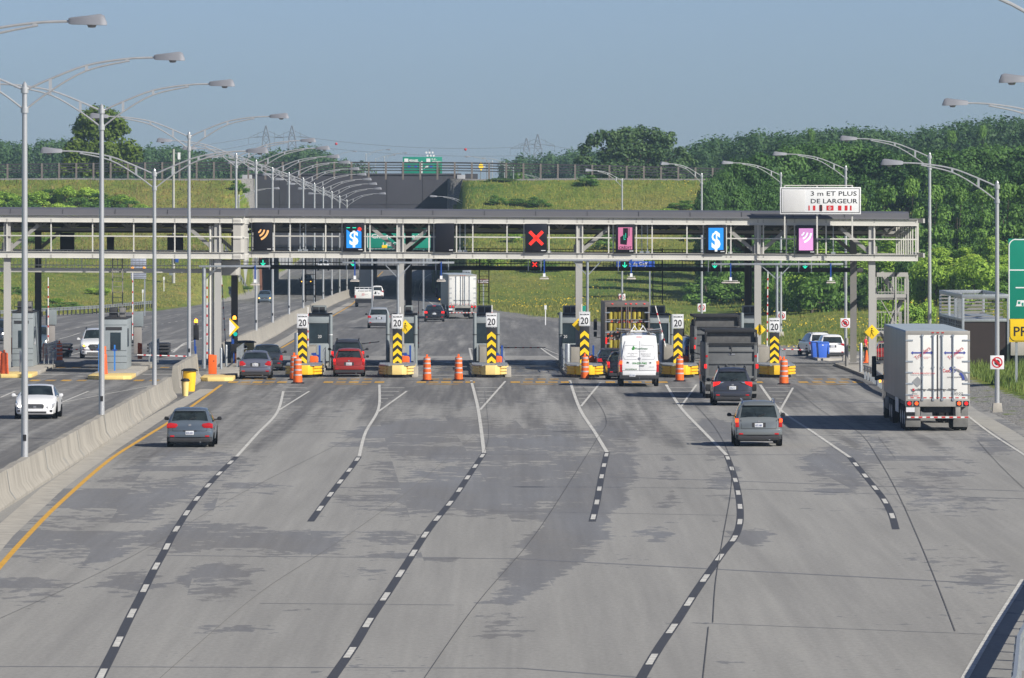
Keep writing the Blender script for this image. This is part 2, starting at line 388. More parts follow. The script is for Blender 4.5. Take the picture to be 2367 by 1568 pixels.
DARKS = [ell(*e) for e in [(700, 930, 420, 60, .5), (560, 980, 120, 60, .5), (1500, 960, 420, 70, .45), (2060, 960, 260, 70, .5), (480, 1010, 90, 50, .4), (1150, 915, 300, 30, .5), (300, 960, 260, 90, .55), (90, 1000, 200, 90, .5), (2120, 1010, 160, 50, .35), (860, 960, 160, 40, .3), (230, 1060, 100, 60, .2)]]
POOLS = [ell(*e) for e in [(1030, 850, 110, 20, .45), (1240, 850, 100, 20, .48), (430, 830, 110, 26, .45), (230, 850, 120, 24, .35), (1850, 855, 90, 18, .35), (640, 860, 60, 14, .3), (860, 850, 40, 18, .4), (1950, 985, 120, 34, .22), (1480, 880, 60, 12, .2)]]
def fld(lst, X, Y):
    v = 0.0
    for (cx, cy, rx, ry, st, sl) in lst:
        dx = (X - cx - sl * (Y - cy)) / rx; dy = (Y - cy) / ry; d2 = dx * dx + dy * dy
        if d2 < 4: v = max(v, st * (1 - sstep((math.sqrt(d2) - .75) / .75)))
    return v
RY = list(np.arange(60, 110, 5)) + list(np.arange(110, 420, 1.6)) + list(np.arange(420, 700, 4)) + list(np.arange(700, 1720, 12))
rows = []; wet = []; dark = []; pool = []
for Y in RY:
    Y = float(Y); xl = max(XL(Y), -56); xr = XR(Y); r = []; nx = 130
    for k in range(nx + 1):
        X = xl + (xr - xl) * k / nx
        r.append((X, Y, gz(X, Y)))
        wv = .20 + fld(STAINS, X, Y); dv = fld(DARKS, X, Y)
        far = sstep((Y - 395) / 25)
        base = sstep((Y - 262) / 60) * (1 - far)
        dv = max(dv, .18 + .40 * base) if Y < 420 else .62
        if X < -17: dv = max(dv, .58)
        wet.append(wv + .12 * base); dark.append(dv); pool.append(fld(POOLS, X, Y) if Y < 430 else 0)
    rows.append(r)
o = grid_mesh('road', rows, mr_, {'wet': wet, 'dark': dark, 'pool': pool}); tag(o, 'grey asphalt and concrete highway with dark damp patches', kind='structure')

# ---- painted markings, joints and painted-on cable shadows
def strip(mb, pts, w, m, dz=.006, taper=False, seg=3.0):
    """ribbon of width w along world points on the pavement"""
    P = []
    for a, c in zip(pts, pts[1:]):
        k = max(1, int((c - a).length / seg))
        for i in range(k): P.append(a.lerp(c, i / k))
    P.append(pts[-1])
    L, R = [], []
    for i, p in enumerate(P):
        d = P[min(i + 1, len(P) - 1)] - P[max(i - 1, 0)]; nrm = Vector((-d.y, d.x, 0)).normalized() * (w / 2)
        for lst, q in ((L, p + nrm), (R, p - nrm)): lst.append((q.x, q.y, gz(q.x, q.y) + dz))
    base = len(mb.v); vs = L + R; nn_ = len(P)
    mb.faces(vs, [(i, i + 1, nn_ + i + 1, nn_ + i) for i in range(nn_ - 1)], m)
def smoothpts(px):
    """pixels -> pavement points through a Catmull-Rom curve"""
    P = [G(x, y) for x, y in px]
    if len(P) < 3: return P
    out = []
    for i in range(len(P) - 1):
        p0, p1, p2, p3 = P[max(i - 1, 0)], P[i], P[i + 1], P[min(i + 2, len(P) - 1)]
        for k in range(6):
            t = k / 6; out.append(.5 * ((2 * p1) + (p2 - p0) * t + (2 * p0 - 5 * p1 + 4 * p2 - p3) * t * t + (3 * p1 - p0 - 3 * p2 + p3) * t ** 3))
    out.append(P[-1]); return out
M_PW = mat('road_paint_white', (.56, .55, .51), .7, 0, .40, 3.5)
M_PWW = mat('worn_road_paint', (.36, .355, .33), .8, 0, .35, 1.2)
M_PY = mat('road_paint_yellow', (.60, .33, .035), .7, 0, .2, 2.5)
M_PYW = mat('worn_road_paint_yellow', (.42, .25, .06), .8, 0, .3, 1.5)
M_PB = mat('road_paint_black', (.045, .047, .055), .75, 0, .12, 2)
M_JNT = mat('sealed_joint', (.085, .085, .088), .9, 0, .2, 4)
M_JNL = mat('pale_joint', (.15, .148, .145), .9, 0, .2, 4)
M_CBL = mat('cable_shadow_line', (.155, .16, .175), .9, 0, .2, 1)  # bluish tint standing for the shadows of overhead cables
def along(pts, s0, s1):
    out = []; s = 0
    for a, c in zip(pts, pts[1:]):
        L_ = (c - a).length
        if s + L_ >= s0 and s <= s1:
            t0 = max(0, (s0 - s) / L_); t1 = min(1, (s1 - s) / L_)
            if not out: out.append(a.lerp(c, t0))
            out.append(a.lerp(c, t1))
        s += L_
    return out
mk = MB()
DL = [([(547, 1056), (500, 1102), (450, 1160), (405, 1228), (380, 1275), (355, 1320), (330, 1370), (298, 1432), (265, 1500), (225, 1580), (200, 1640)], 4),
      ([(830, 1056), (813, 1080), (770, 1135), (718, 1206)], 1), ([(1119, 1048), (1085, 1098), (1045, 1157), (990, 1226), (932, 1316), (897, 1370), (857, 1430), (815, 1500), (760, 1580), (725, 1640)], 1),
      ([(1403, 1046), (1390, 1105), (1380, 1160), (1369, 1206)], 1), ([(1680, 1053), (1697, 1100), (1708, 1150), (1711, 1200), (1700, 1240), (1672, 1277), (1640, 1322), (1604, 1375), (1566, 1435), (1520, 1503), (1475, 1580), (1440, 1640)], 1),
      ([(1965, 1058), (1997, 1097), (2020, 1125), (2041, 1152), (2060, 1187), (2071, 1224)], 5)]
for px, off in DL:
    P = smoothpts(px); strip(mk, P, .21, M_PB, .005, seg=1.5)
    tot = sum((a - c).length for a, c in zip(P, P[1:])); s = off
    while s < tot - 1:
        q = along(P, s, s + 3.2)
        if len(q) > 1: strip(mk, q, .135, M_PW, .0095, seg=1)
        s += 9.8
for px, w_ in [([(655, 905), (640, 955), (595, 1003), (547, 1056)], .15), ([(715, 905), (640, 952)], .13), ([(877, 890), (875, 945), (845, 1000), (830, 1056)], .15), ([(940, 905), (875, 952)], .13),
               ([(1089, 880), (1105, 945), (1119, 1048)], .17), ([(1168, 882), (1110, 948)], .13), ([(1317, 880), (1340, 945), (1375, 1000), (1403, 1046)], .17), ([(1388, 885), (1343, 940)], .13),
               ([(1540, 890), (1573, 942), (1625, 997), (1680, 1053)], .17), ([(1610, 890), (1573, 942)], .13), ([(1757, 890), (1800, 945), (1880, 1000), (1965, 1058)], .16), ([(1833, 897), (1800, 955)], .13),
               ([(2228, 955), (2290, 1002), (2367, 1052), (2480, 1130)], .14), ([(2367, 1340), (2300, 1447), (2235, 1560), (2180, 1660)], .2),
               ([(0, 905), (150, 840), (330, 762), (500, 712)], .0), ([(440, 875), (150, 930)], .12), ([(205, 905), (60, 965)], .13), ([(420, 900), (120, 965)], .0), ([(35, 905), (0, 920)], .13),
               ([(375, 820), (445, 790), (500, 770)], .13), ([(400, 815), (425, 795), (445, 790)], .2), ([(375, 795), (470, 760)], .0), ([(135, 785), (185, 770)], .14), ([(150, 825), (200, 810)], .13),
               ([(1085, 805), (1112, 815)], .12), ([(1085, 805), (1092, 835)], .16), ([(1255, 805), (1305, 825)], .12), ([(1250, 805), (1295, 835)], .16),
               ([(983, 690), (970, 665), (985, 640), (1008, 628)], .16), ([(980, 690), (1020, 720)], .14)]:
    if w_ > 0: _z = .0095 if w_ > .135 else .0135; strip(mk, smoothpts(px), w_ * .82, M_PW, _z)
# dashed lane lines beyond the plaza and on the far carriageway
for px in [[(620, 735), (690, 722), (760, 706)], [(870, 720), (950, 690), (960, 650)], [(180, 785), (400, 745), (560, 715)], [(150, 762), (330, 738), (480, 722)], [(580, 772), (640, 758)], [(930, 640), (960, 612), (985, 595)], [(700, 640), (760, 610)]]:
    P = smoothpts(px); tot = sum((a - c).length for a, c in zip(P, P[1:])); s = 0
    while s < tot - 3: strip(mk, along(P, s, s + 3), .14, M_PW, .0095, seg=1); s += 9
for px, w_ in [([(-60, 1385), (0, 1310), (70, 1232), (140, 1162), (250, 1066), (330, 1014), (385, 980), (440, 942), (512, 890)], .16), ([(650, 805), (720, 762), (808, 708), (830, 690), (860, 655), (885, 628)], .16)]:
    strip(mk, smoothpts(px), w_, M_PY, .0095)
# yellow rumble dashes and worn white bars in front of the booths
LX = [(520, 655), (740, 880), (955, 1090), (1172, 1310), (1392, 1535), (1612, 1755), (1838, 1985)]
for a, c in LX:
    for q in range(5):
        x = a + 8 + (c - a - 22) * q / 4; strip(mk, [G(x, 884), G(x + 22, 884)], 2.4, M_PYW if q % 2 else M_PY, .0095)
        if 0 < q < 4: strip(mk, [G(x + 4, 877), G(x + 24, 877)], 1.6, M_PYW, .0095)
    strip(mk, [G(a + 2, 868), G(c - 14, 868)], 1.6, M_PWW, .0095)
    strip(mk, [G(a + 30, 888.5), G(c - 30, 889)], .8, M_PYW, .0095)
for a, c in [(70, 200), (310, 440)]:
    for q in range(4):
        x = a + (c - a) * q / 3.6; strip(mk, [G(x, 880), G(x + 22, 880)], 2.4, M_PYW if q % 2 else M_PY, .0095); strip(mk, [G(x + 25, 850), G(x + 45, 850)], 2.2, M_PYW, .0095)
    strip(mk, [G(a + 20, 866), G(c, 866)], 1.8, M_PWW, .0095)
# worn transverse bars of the gore areas
for (tx, ty, lx, rx) in [(650, 945, 650, 712), (875, 945, 877, 938), (1108, 940, 1095, 1165), (1342, 935, 1322, 1385), (1573, 938, 1545, 1608), (1805, 950, 1765, 1830)]:
    for q in range(5):
        k = q / 5; y = 897 + q * 8.5; strip(mk, [G(lx + (tx - lx) * k + 4, y), G(rx + (tx - rx) * k - 3, y)], 1.0, M_PWW, .0075)
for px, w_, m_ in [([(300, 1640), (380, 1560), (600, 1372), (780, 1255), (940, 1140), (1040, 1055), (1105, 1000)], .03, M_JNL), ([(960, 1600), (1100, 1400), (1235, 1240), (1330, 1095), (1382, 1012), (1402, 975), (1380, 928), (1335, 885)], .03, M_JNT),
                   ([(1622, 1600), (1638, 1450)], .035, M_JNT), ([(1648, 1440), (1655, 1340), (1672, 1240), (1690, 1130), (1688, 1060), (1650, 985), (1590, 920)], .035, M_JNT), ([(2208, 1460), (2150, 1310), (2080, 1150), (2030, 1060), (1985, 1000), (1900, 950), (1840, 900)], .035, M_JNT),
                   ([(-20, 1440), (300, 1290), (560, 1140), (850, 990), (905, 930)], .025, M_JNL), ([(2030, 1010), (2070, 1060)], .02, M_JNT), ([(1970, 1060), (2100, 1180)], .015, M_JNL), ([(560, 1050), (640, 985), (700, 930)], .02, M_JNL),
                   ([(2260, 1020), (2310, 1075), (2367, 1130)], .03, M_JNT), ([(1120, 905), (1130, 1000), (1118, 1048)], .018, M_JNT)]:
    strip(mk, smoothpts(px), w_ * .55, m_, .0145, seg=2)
for (xa, ya, xb, yb, w_) in [(340, 1284, 1200, 1292, .22), (1200, 1292, 2400, 1356, .25), (-20, 1541, 1200, 1545, .16), (1200, 1545, 1500, 1568, .16), (1400, 1102, 2400, 1137, .25), (1000, 1050, 2000, 1052, .2), (1480, 925, 2060, 931, .9), (-10, 1000, 120, 1002, .4), (1060, 1180, 1700, 1192, .12), (540, 1000, 1050, 1001, .25), (1600, 1440, 2360, 1470, .1), (600, 1395, 1050, 1399, .12)]:
    strip(mk, [G(xa, ya), G(xb, yb)], w_, M_CBL, .0035, seg=3)  # overhead-cable shadows painted on as flat tinted strips
o = mk.build('road_markings'); tag(o, 'white and yellow lane lines, black-backed dashes, sealed joints and painted cable shadows', kind='structure')

# concrete drainage strip along the left barrier and along the right edge
mb = MB(); strip(mb, [G(-80, 1330), G(0, 1238), G(120, 1130), G(250, 1038), G(380, 955), G(480, 900)], .75, M_CONCD, .0035)
strip(mb, [G(2175, 905), G(2240, 952), G(2310, 992), G(2400, 1050), G(2500, 1120)], .9, mat('channel_concrete', (.33, .32, .29), .9, 0, .2, 1), .0035)
strip(mb, [G(570, 835), G(700, 762), G(812, 700)], .8, M_CONCD, .0035)
o = mb.build('gutter_path'); tag(o, 'pale concrete drainage strips at the road edges', kind='structure')

# raised pavements at the right end of the plaza
mb = MB()
pv = [G(2048, 893), G(1955, 855), G(1930, 846), G(1972, 838), G(2100, 850)]
pv2 = [G(1868, 826), G(1890, 834), G(1960, 833), G(2020, 828), G(2100, 820), G(2000, 812), G(1875, 818)]
for P, hgt in ((pv, .14), (pv2, .15)):
    nn_ = len(P); lo = [(p.x, p.y, gz(p.x, p.y) - .05) for p in P]; hi = [(p.x, p.y, gz(p.x, p.y) + hgt) for p in P]
    mb.faces(lo + hi, [tuple(range(nn_, 2 * nn_))] + [(i, (i + 1) % nn_, nn_ + (i + 1) % nn_, nn_ + i) for i in range(nn_)], M_CONCD)
o = mb.build('pavement'); tag(o, 'low grey pavement with kerb at the right end of the plaza', kind='structure')
# ================================================================== UNDERPASS BELOW THE CANAL
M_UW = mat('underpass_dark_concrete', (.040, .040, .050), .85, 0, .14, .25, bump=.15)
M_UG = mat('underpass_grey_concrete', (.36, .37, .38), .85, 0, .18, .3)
M_UR = mat('underpass_rusty_wall', (.20, .09, .055), .9, 0, .3, .4)
up = thing('highway_underpass', 'wide dark concrete underpass front that carries a canal over the highway', 'underpass', (0, 900, 0), TH)
XLW, XRW = -35.4, -6.9
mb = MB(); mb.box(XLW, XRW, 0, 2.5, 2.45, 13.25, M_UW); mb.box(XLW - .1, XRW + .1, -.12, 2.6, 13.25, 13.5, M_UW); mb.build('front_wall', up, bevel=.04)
mb = MB()
for x in (-31.2, -26.4, -21.6, -16.8, -12.0): mb.box(x - .03, x + .03, -.02, 0, 2.5, 13.2, M_SBLK)
mb.box(XLW + .1, XRW - .1, -.018, 0, 9.3, 9.36, M_SBLK); mb.build('panel_joint', up)
for nm, xa, xb, mm in (('side_wall', XLW - .1, -33.6, M_UR), ('side_wall', -9.0, XRW + .1, M_UR), ('centre_wall', -20.3, -18.9, M_UR)):
    mb = MB(); mb.box(xa, xb, -.05 if nm == 'side_wall' else 2, 104, -4.5, 2.45, mm); mb.build(nm, up)
mb = MB(); mb.box(-20.5, -18.7, -2.0, 1.95, -4.5, 2.4, M_UG); mb.build('centre_pier', up, bevel=.1)
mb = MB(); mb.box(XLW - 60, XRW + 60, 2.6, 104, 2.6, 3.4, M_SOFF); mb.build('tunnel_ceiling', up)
for nm, x0, x1, sx in (('wing_wall', XLW - .7, XLW + .55, -1), ('wing_wall', XRW - .5, XRW + .6, 1)):
    mb = MB(); P = [(-34, -4), (0, -4), (0, 13.3), (-3, 13.3), (-14, 9.0), (-34, 1.2)]
    mb.prism(P, x0, x1, M_UG, plane='yz'); mb.build(nm, up, bevel=.04)
mb = MB(); mb.box(XRW + .6, XRW + 2.3, -1.4, 1.6, 10.2, 13.45, M_UW); mb.build('end_block', up, bevel=.04)
for X, nm in ((-37.2, 'retaining_wall'), (-8.6, 'retaining_wall')):
    w_ = thing(nm, 'pale low retaining wall on the %s beyond the underpass' % ('left' if X < -20 else 'right'), 'wall', (X, 1006, -2.2))
    mb = MB(); mb.prism([(0, 0), (110, 1.3), (110, 3.4), (0, 4.8)], 0, .7, M_UG, plane='yz'); mb.build('wall_face', w_)

# ---- canal fence on top of the bank
fn = thing('canal_fence', 'long wooden post and rail fence along the top of the canal bank', 'fence', (0, 889, 12.3))
FX0, FX1 = -76, 34
def fz(X): return 1.2 - .00016 * (X + 25) ** 2 - (.012 * max(0, X + 7)) 
mb = MB()
for h, t in ((1.75, .20), (1.40, .13), (1.05, .16), (.7, .13)):
    X = FX0
    while X < FX1:
        mb.bar((X, 0, fz(X) + h - .35), (X + 2.28, 0, fz(X + 2.28) + h - .35), .06, t, M_DKST); X += 2.28
mb.build('rails', fn)
M_WP = mat('weathered_post', (.16, .14, .125), .8, 0, .2, 3)
X = FX0; first = None
while X < FX1 and X < FX0 + 2.28 * 90:
    if first is None:
        mb = MB(); mb.box(-.12, .12, -.22, -.02, -.5, 1.85, M_WP); first = mb.build('post', fn); p = first
    else: p = first.copy(); C.objects.link(p); p.parent = fn
    p.location = (X, 0, fz(X) - .35); X += 2.28
# ---- grass strip / gravel crest is part of the ground; jersey barrier ------------------------------------------------------------
BC = [(85, -15.15), (216, -15.7), (260, -15.95), (304, -16.2), (352, -16.6)]
BF = [(396, -17.3), (435, -17.95), (470, -18.1), (516, -18.5), (564, -18.9), (667, -19.7), (766, -20.7), (824, -21.2), (897, -21.8)]
def jersey(name, label, Y0, Y1, tab, endcol=None, hgt=1.0, step=3.0):
    o = thing(name, label, 'barrier', (0, 0, 0), 0)
    prof_ = [(-.40, 0), (-.40, .09), (-.22, .34), (-.12, hgt), (.12, hgt), (.22, .34), (.40, .09), (.40, 0)]
    mb = MB(); vs = []; Y = Y0; ks = []
    while Y < Y1: ks.append(Y); Y += step
    ks.append(Y1)
    for Y in ks:
        X = interp(Y, tab); jz = gz(X, Y) + .02 * math.sin(Y * .9)
        vs += [(X + a + .006 * math.sin(Y * .37), Y, jz + h_ - (.08 if h_ == 0 else 0)) for a, h_ in prof_]
    k = len(prof_); fs = []
    for i in range(len(ks) - 1):
        for j in range(k): fs.append((i * k + j, i * k + (j + 1) % k, (i + 1) * k + (j + 1) % k, (i + 1) * k + j))
    fs += [tuple(range(k)), tuple(range((len(ks) - 1) * k, len(ks) * k))]
    mb.faces(vs, fs, M_CONC); mb.build('concrete_wall', o, smooth=.5)
    mj = MB()
    Y = Y0 + 4
    while Y < Y1 - 2:
        X = interp(Y, tab) + .015 * math.sin(Y * .37); z = gz(X, Y) + .02 * math.sin(Y * .9)
        mj.poly([(X + .405, Y, z + .09), (X + .405, Y + .12, z + .09), (X + .225, Y + .12, z + .345), (X + .225, Y, z + .345)], M_CAB); mj.poly([(X + .225, Y, z + .345), (X + .225, Y + .12, z + .345), (X + .126, Y + .12, z + hgt - .01), (X + .126, Y, z + hgt - .01)], M_CAB)
        Y += 9
    mj.build('joint', o)
    return o
jersey('median_barrier', 'long stained concrete median barrier running up from the lower left', 85, 319, BC)
jersey('median_barrier', 'short concrete barrier block beside the orange machine at the plaza island', 326, 351, BC, hgt=1.35)
jersey('median_barrier', 'concrete median barrier from the plaza to the underpass', 397, 897, BF, step=6)
# impact drums (yellow, black lid) at barrier ends
def yellow_bin(name, label, p, w=.55, h=1.15, col=M_YEL):
    o = thing(name, label, 'crash drum', p, 0)
    MB().lathe([(w * .40, 0), (w * .43, .1), (w * .52, h * .8), (w * .52, h)], (0, 0, 0), col, 18).build('barrel', o, smooth=.5)
    MB().lathe([(w * .66, h), (w * .66, h + .04), (w * .45, h + .12), (0, h + .14)], (0, 0, 0), M_BLK, 18).build('lid', o, smooth=.5)
yellow_bin('crash_drum', 'yellow crash drum with wide black lid at the near barrier end', G(438, 905), .62, 1.0)
yellow_bin('crash_drum', 'pale yellow crash drum half hidden beside the near barrier end', G(428, 916) , .34, .72, M_YELP)
yellow_bin('crash_drum', 'yellow crash drum with grey lid at the far barrier start', G(568, 838), .95, 1.15, M_YELP)
yellow_bin('crash_drum', 'small yellow crash drum left of the far barrier start', G(558, 842), .6, .95, M_YEL)

# ================================================================== LIGHT POLES
def lamp_arm_parts(o, side, H, L=1.0):
    """twin curved pipes and luminaire; side = +1 / -1"""
    top = H - .29
    up_ = [(0, top), (.83, top + .37), (2.0, top + .81), (3.3, top + 1.02), (4.2, top + 1.06)]
    lo_ = [(0, top - .64), (.83, top - .02), (2.0, top + .64), (3.39, top + .96)]
    def curve(P):
        out = []
        for i in range(len(P) - 1):
            p0, p1, p2, p3 = P[max(i - 1, 0)], P[i], P[i + 1], P[min(i + 2, len(P) - 1)]
            for k in range(4):
                t = k / 4; out.append(tuple(.5 * (2 * p1[j] + (p2[j] - p0[j]) * t + (2 * p0[j] - 5 * p1[j] + 4 * p2[j] - p3[j]) * t * t + (3 * p1[j] - p0[j] - 3 * p2[j] + p3[j]) * t ** 3) for j in (0, 1)))
        out.append(P[-1]); return out
    mb = MB()
    mb.tube([(side * a * L, 0, z) for a, z in curve(up_)], .036, M_ALU, 7); mb.tube([(side * a * L, 0, z) for a, z in curve(lo_)], .032, M_ALU, 7)
    for a, z0, z1 in ((.83, top - .02, top + .37), (2.0, top + .64, top + .81), (3.3, top + .94, top + 1.02)):
        mb.box(side * a * L - .05, side * a * L + .05, -.03, .03, z0, z1, M_ALU)
    arm = mb.build('arm', o, smooth=.8)
    mb = MB(); z = top + 1.06
    pr = [(4.18, .07, -.06, .08), (4.25, .12, -.08, .1), (4.7, .16, -.09, .15), (5.0, .17, -.1, .19), (5.1, .15, -.1, .15), (5.17, .10, -.1, -.04)]
    vs = []; 
    for a, hw, zb, zt in pr:
        vs += [(side * a * L, -hw, z + zb), (side * a * L, hw, z + zb), (side * a * L, hw * .9, z + zt * .7), (side * a * L, hw * .5, z + zt), (side * a * L, -hw * .5, z + zt), (side * a * L, -hw * .9, z + zt * .7)]
    k = 6; fs = [(i * k + j, i * k + (j + 1) % k, (i + 1) * k + (j + 1) % k, (i + 1) * k + j) for i in range(len(pr) - 1) for j in range(k)] + [tuple(range(k)), tuple(range(5 * k, 6 * k))]
    mb.faces(vs, fs, M_LUM); h = mb.build('lamp_head', o, smooth=.7)
    MB().lathe([(.0, -.17), (.09, -.16), (.13, -.09)], (side * 4.78 * L, 0, z - .0), mat('lamp_lens', (.25, .25, .26), .2, 0, 0), 12).build('lens', h, smooth=.8)
def light_pole(label, p, H, sides, group, base=False, rz=0.0, L=1.0, r=.105):
    o = thing('street_lamp', label, 'street lamp', p, rz, group)
    MB().tube([(0, 0, 0), (0, 0, H - .12), (0, 0, H - .1), (0, 0, H)], [r, r * .72, r * .72, .01], M_ALU, 14).build('pole', o, smooth=.6)
    for a in (.38, 1.02): MB().tube([(0, 0, H - a), (0, 0, H - a + .18)], r * 1.1, M_ALU, 12).build('clamp', o, smooth=.6)
    if H > 10: MB().box(-.05, .06, -r * 1.15, -r * .6, .55, .75, M_SBLK).build('hand_hole', o)
    for s in sides: lamp_arm_parts(o, s, H, L)
    if base:
        MB().prism([(-.24, -.5), (.24, -.5), (.19, .06), (-.19, .06)], -.2, .2, M_CONCD).build('footing', o, bevel=.02)
    return o
MG = 'double-armed lamps standing in the median barrier'
def bz(Y, tab, h=1.0): X = interp(Y, tab); return gz(X, Y) + h
MP = [(216.5, 57, 12.15, 'nearest and thickest tall double-armed lamp pole at the far left'), (260.5, 235, 12.1, 'second nearest double-armed lamp pole, standing in front of the round left tree'),
      (304, 357, 9.85, 'lower double-armed lamp pole whose arms meet below its neighbours'), (347.5, 437, 12.0, 'fourth double-armed lamp pole, just left of the canopy corner'),
      (435, 546, 12.0, 'double-armed lamp pole passing behind the canopy corner'), (470, 592, 12.0, 'double-armed lamp pole rising behind the first lane display'), (516, 630, 12.0, 'double-armed lamp pole just right of the first lane display'),
      (564, 668, 12.0, 'double-armed lamp pole third behind the canopy'), (615, 701, 12.0, 'double-armed lamp pole behind the left-most twenty sign'), (667, 727, 12.0, 'double-armed lamp pole behind the first ladder'),
      (715, 747, 12.0, 'double-armed lamp pole midway between first and second lane display'), (766, 767, 12.0, 'double-armed lamp pole left of the blue dollar display'), (824, 785, 12.0, 'double-armed lamp pole last but one before the underpass'), (888, 802, 12.0, 'farthest and smallest double-armed lamp pole, right at the underpass')]
for d, x, H, lab in MP:
    X = (x - CX) * d / F; tab = BC if d < 380 else BF
    light_pole(lab, (X, d, gz(X, d) + .98), H, (-1, 1), MG, r=.115 if d < 300 else .105)
RG = 'single-armed lamps along the right side of the road'
def rp(x, ytop, H, lab, rz=0, base=True, L=1.0, r=.11, dd=None, zt=12.0):
    d = dd or F * (zt - HC) / (YH - ytop); X = (x - CX) * d / F; z = tz(X, d)
    return light_pole(lab, (X, d, z + .35), HC + (YH - ytop) * d / F - z - .35, (-1,), RG, base, rz, L, r)
rp(1438, 412, 12, 'single-armed lamp behind the pink card display', .72)
rp(1622, 400, 12, 'single-armed lamp left of the second dollar display', .78)
rp(1805, 398, 12, 'single-armed lamp left of the white width sign', .2)
rp(1955, 382, 12, 'single-armed lamp behind the right end of the white width sign', .1, dd=470)
rp(2149, 352, 12, 'tall single-armed lamp beyond the white trailer', 0, dd=385)
rp(2305, 417, 12, 'shorter single-armed lamp in the grass by the slatted enclosure', 0, dd=298)
# lamps whose poles stand right of the frame
for x, d, zt, lab in [(2489, 258, 12.3, 'single-armed lamp whose head alone reaches in below the top right corner'), (2700, 205, 12.2, 'single-armed lamp whose head is cut by the right frame edge'), (2567, 115, 12.35, 'very near lamp whose curved twin arm crosses the top right corner')]:
    X = (x - CX) * d / F; z = tz(X, d); light_pole(lab, (X, d, z + .35), zt - z - .35, (-1,), RG, True)
# near left lamp that shows only its head (top left corner)
d = 173; X = (-216 - CX) * d / F; light_pole('near double-armed lamp whose head reaches in at the top left corner', (X, d, gz(X, d) + 1.0), 12.1, (-1, 1), MG)
# small lamps beyond the gantry
for x, y, d, sd, lab in [(1085, 468, 870, -1, 'small single-armed lamp in front of the right wing wall'), (552, 450, 850, 1, 'small single-armed lamp at the left end of the dark wall')]:
    X = (x - CX) * d / F; z = tz(X, d); zt = HC + (YH - y) * d / F; light_pole(lab, (X, d, z), zt - z, (sd,), 'small lamps near the underpass')
# lamps far beyond the canal
M_FG = 'distant lamps beyond the canal'
FL = [(1138, 372, 1250, -1, 'first distant lamp right of the green overhead sign'), (1166, 374, 1500, -1, 'second distant lamp right of the green overhead sign'), (1187, 386, 1400, -1, 'distant lamp left of the small yellow diamond'),
      (1256, 413, 1300, -1, 'distant lamp by the lattice masts right of the yellow diamond'), (846, 355, 1400, 1, 'tallest distant lamp over the median lamps'), (888, 362, 1500, 1, 'distant lamp between the median lamps and the green sign'), (775, 358, 1600, 1, 'distant lamp just right of the second left pylon'), (868, 366, 1700, 1, 'faint distant lamp left of the green overhead sign')]
for x, y, d, sd, lab in FL:
    X = (x - CX) * d / F; zt = HC + (YH - y) * d / F; light_pole(lab, (X, d, 0), zt, (sd,), M_FG, r=.1)

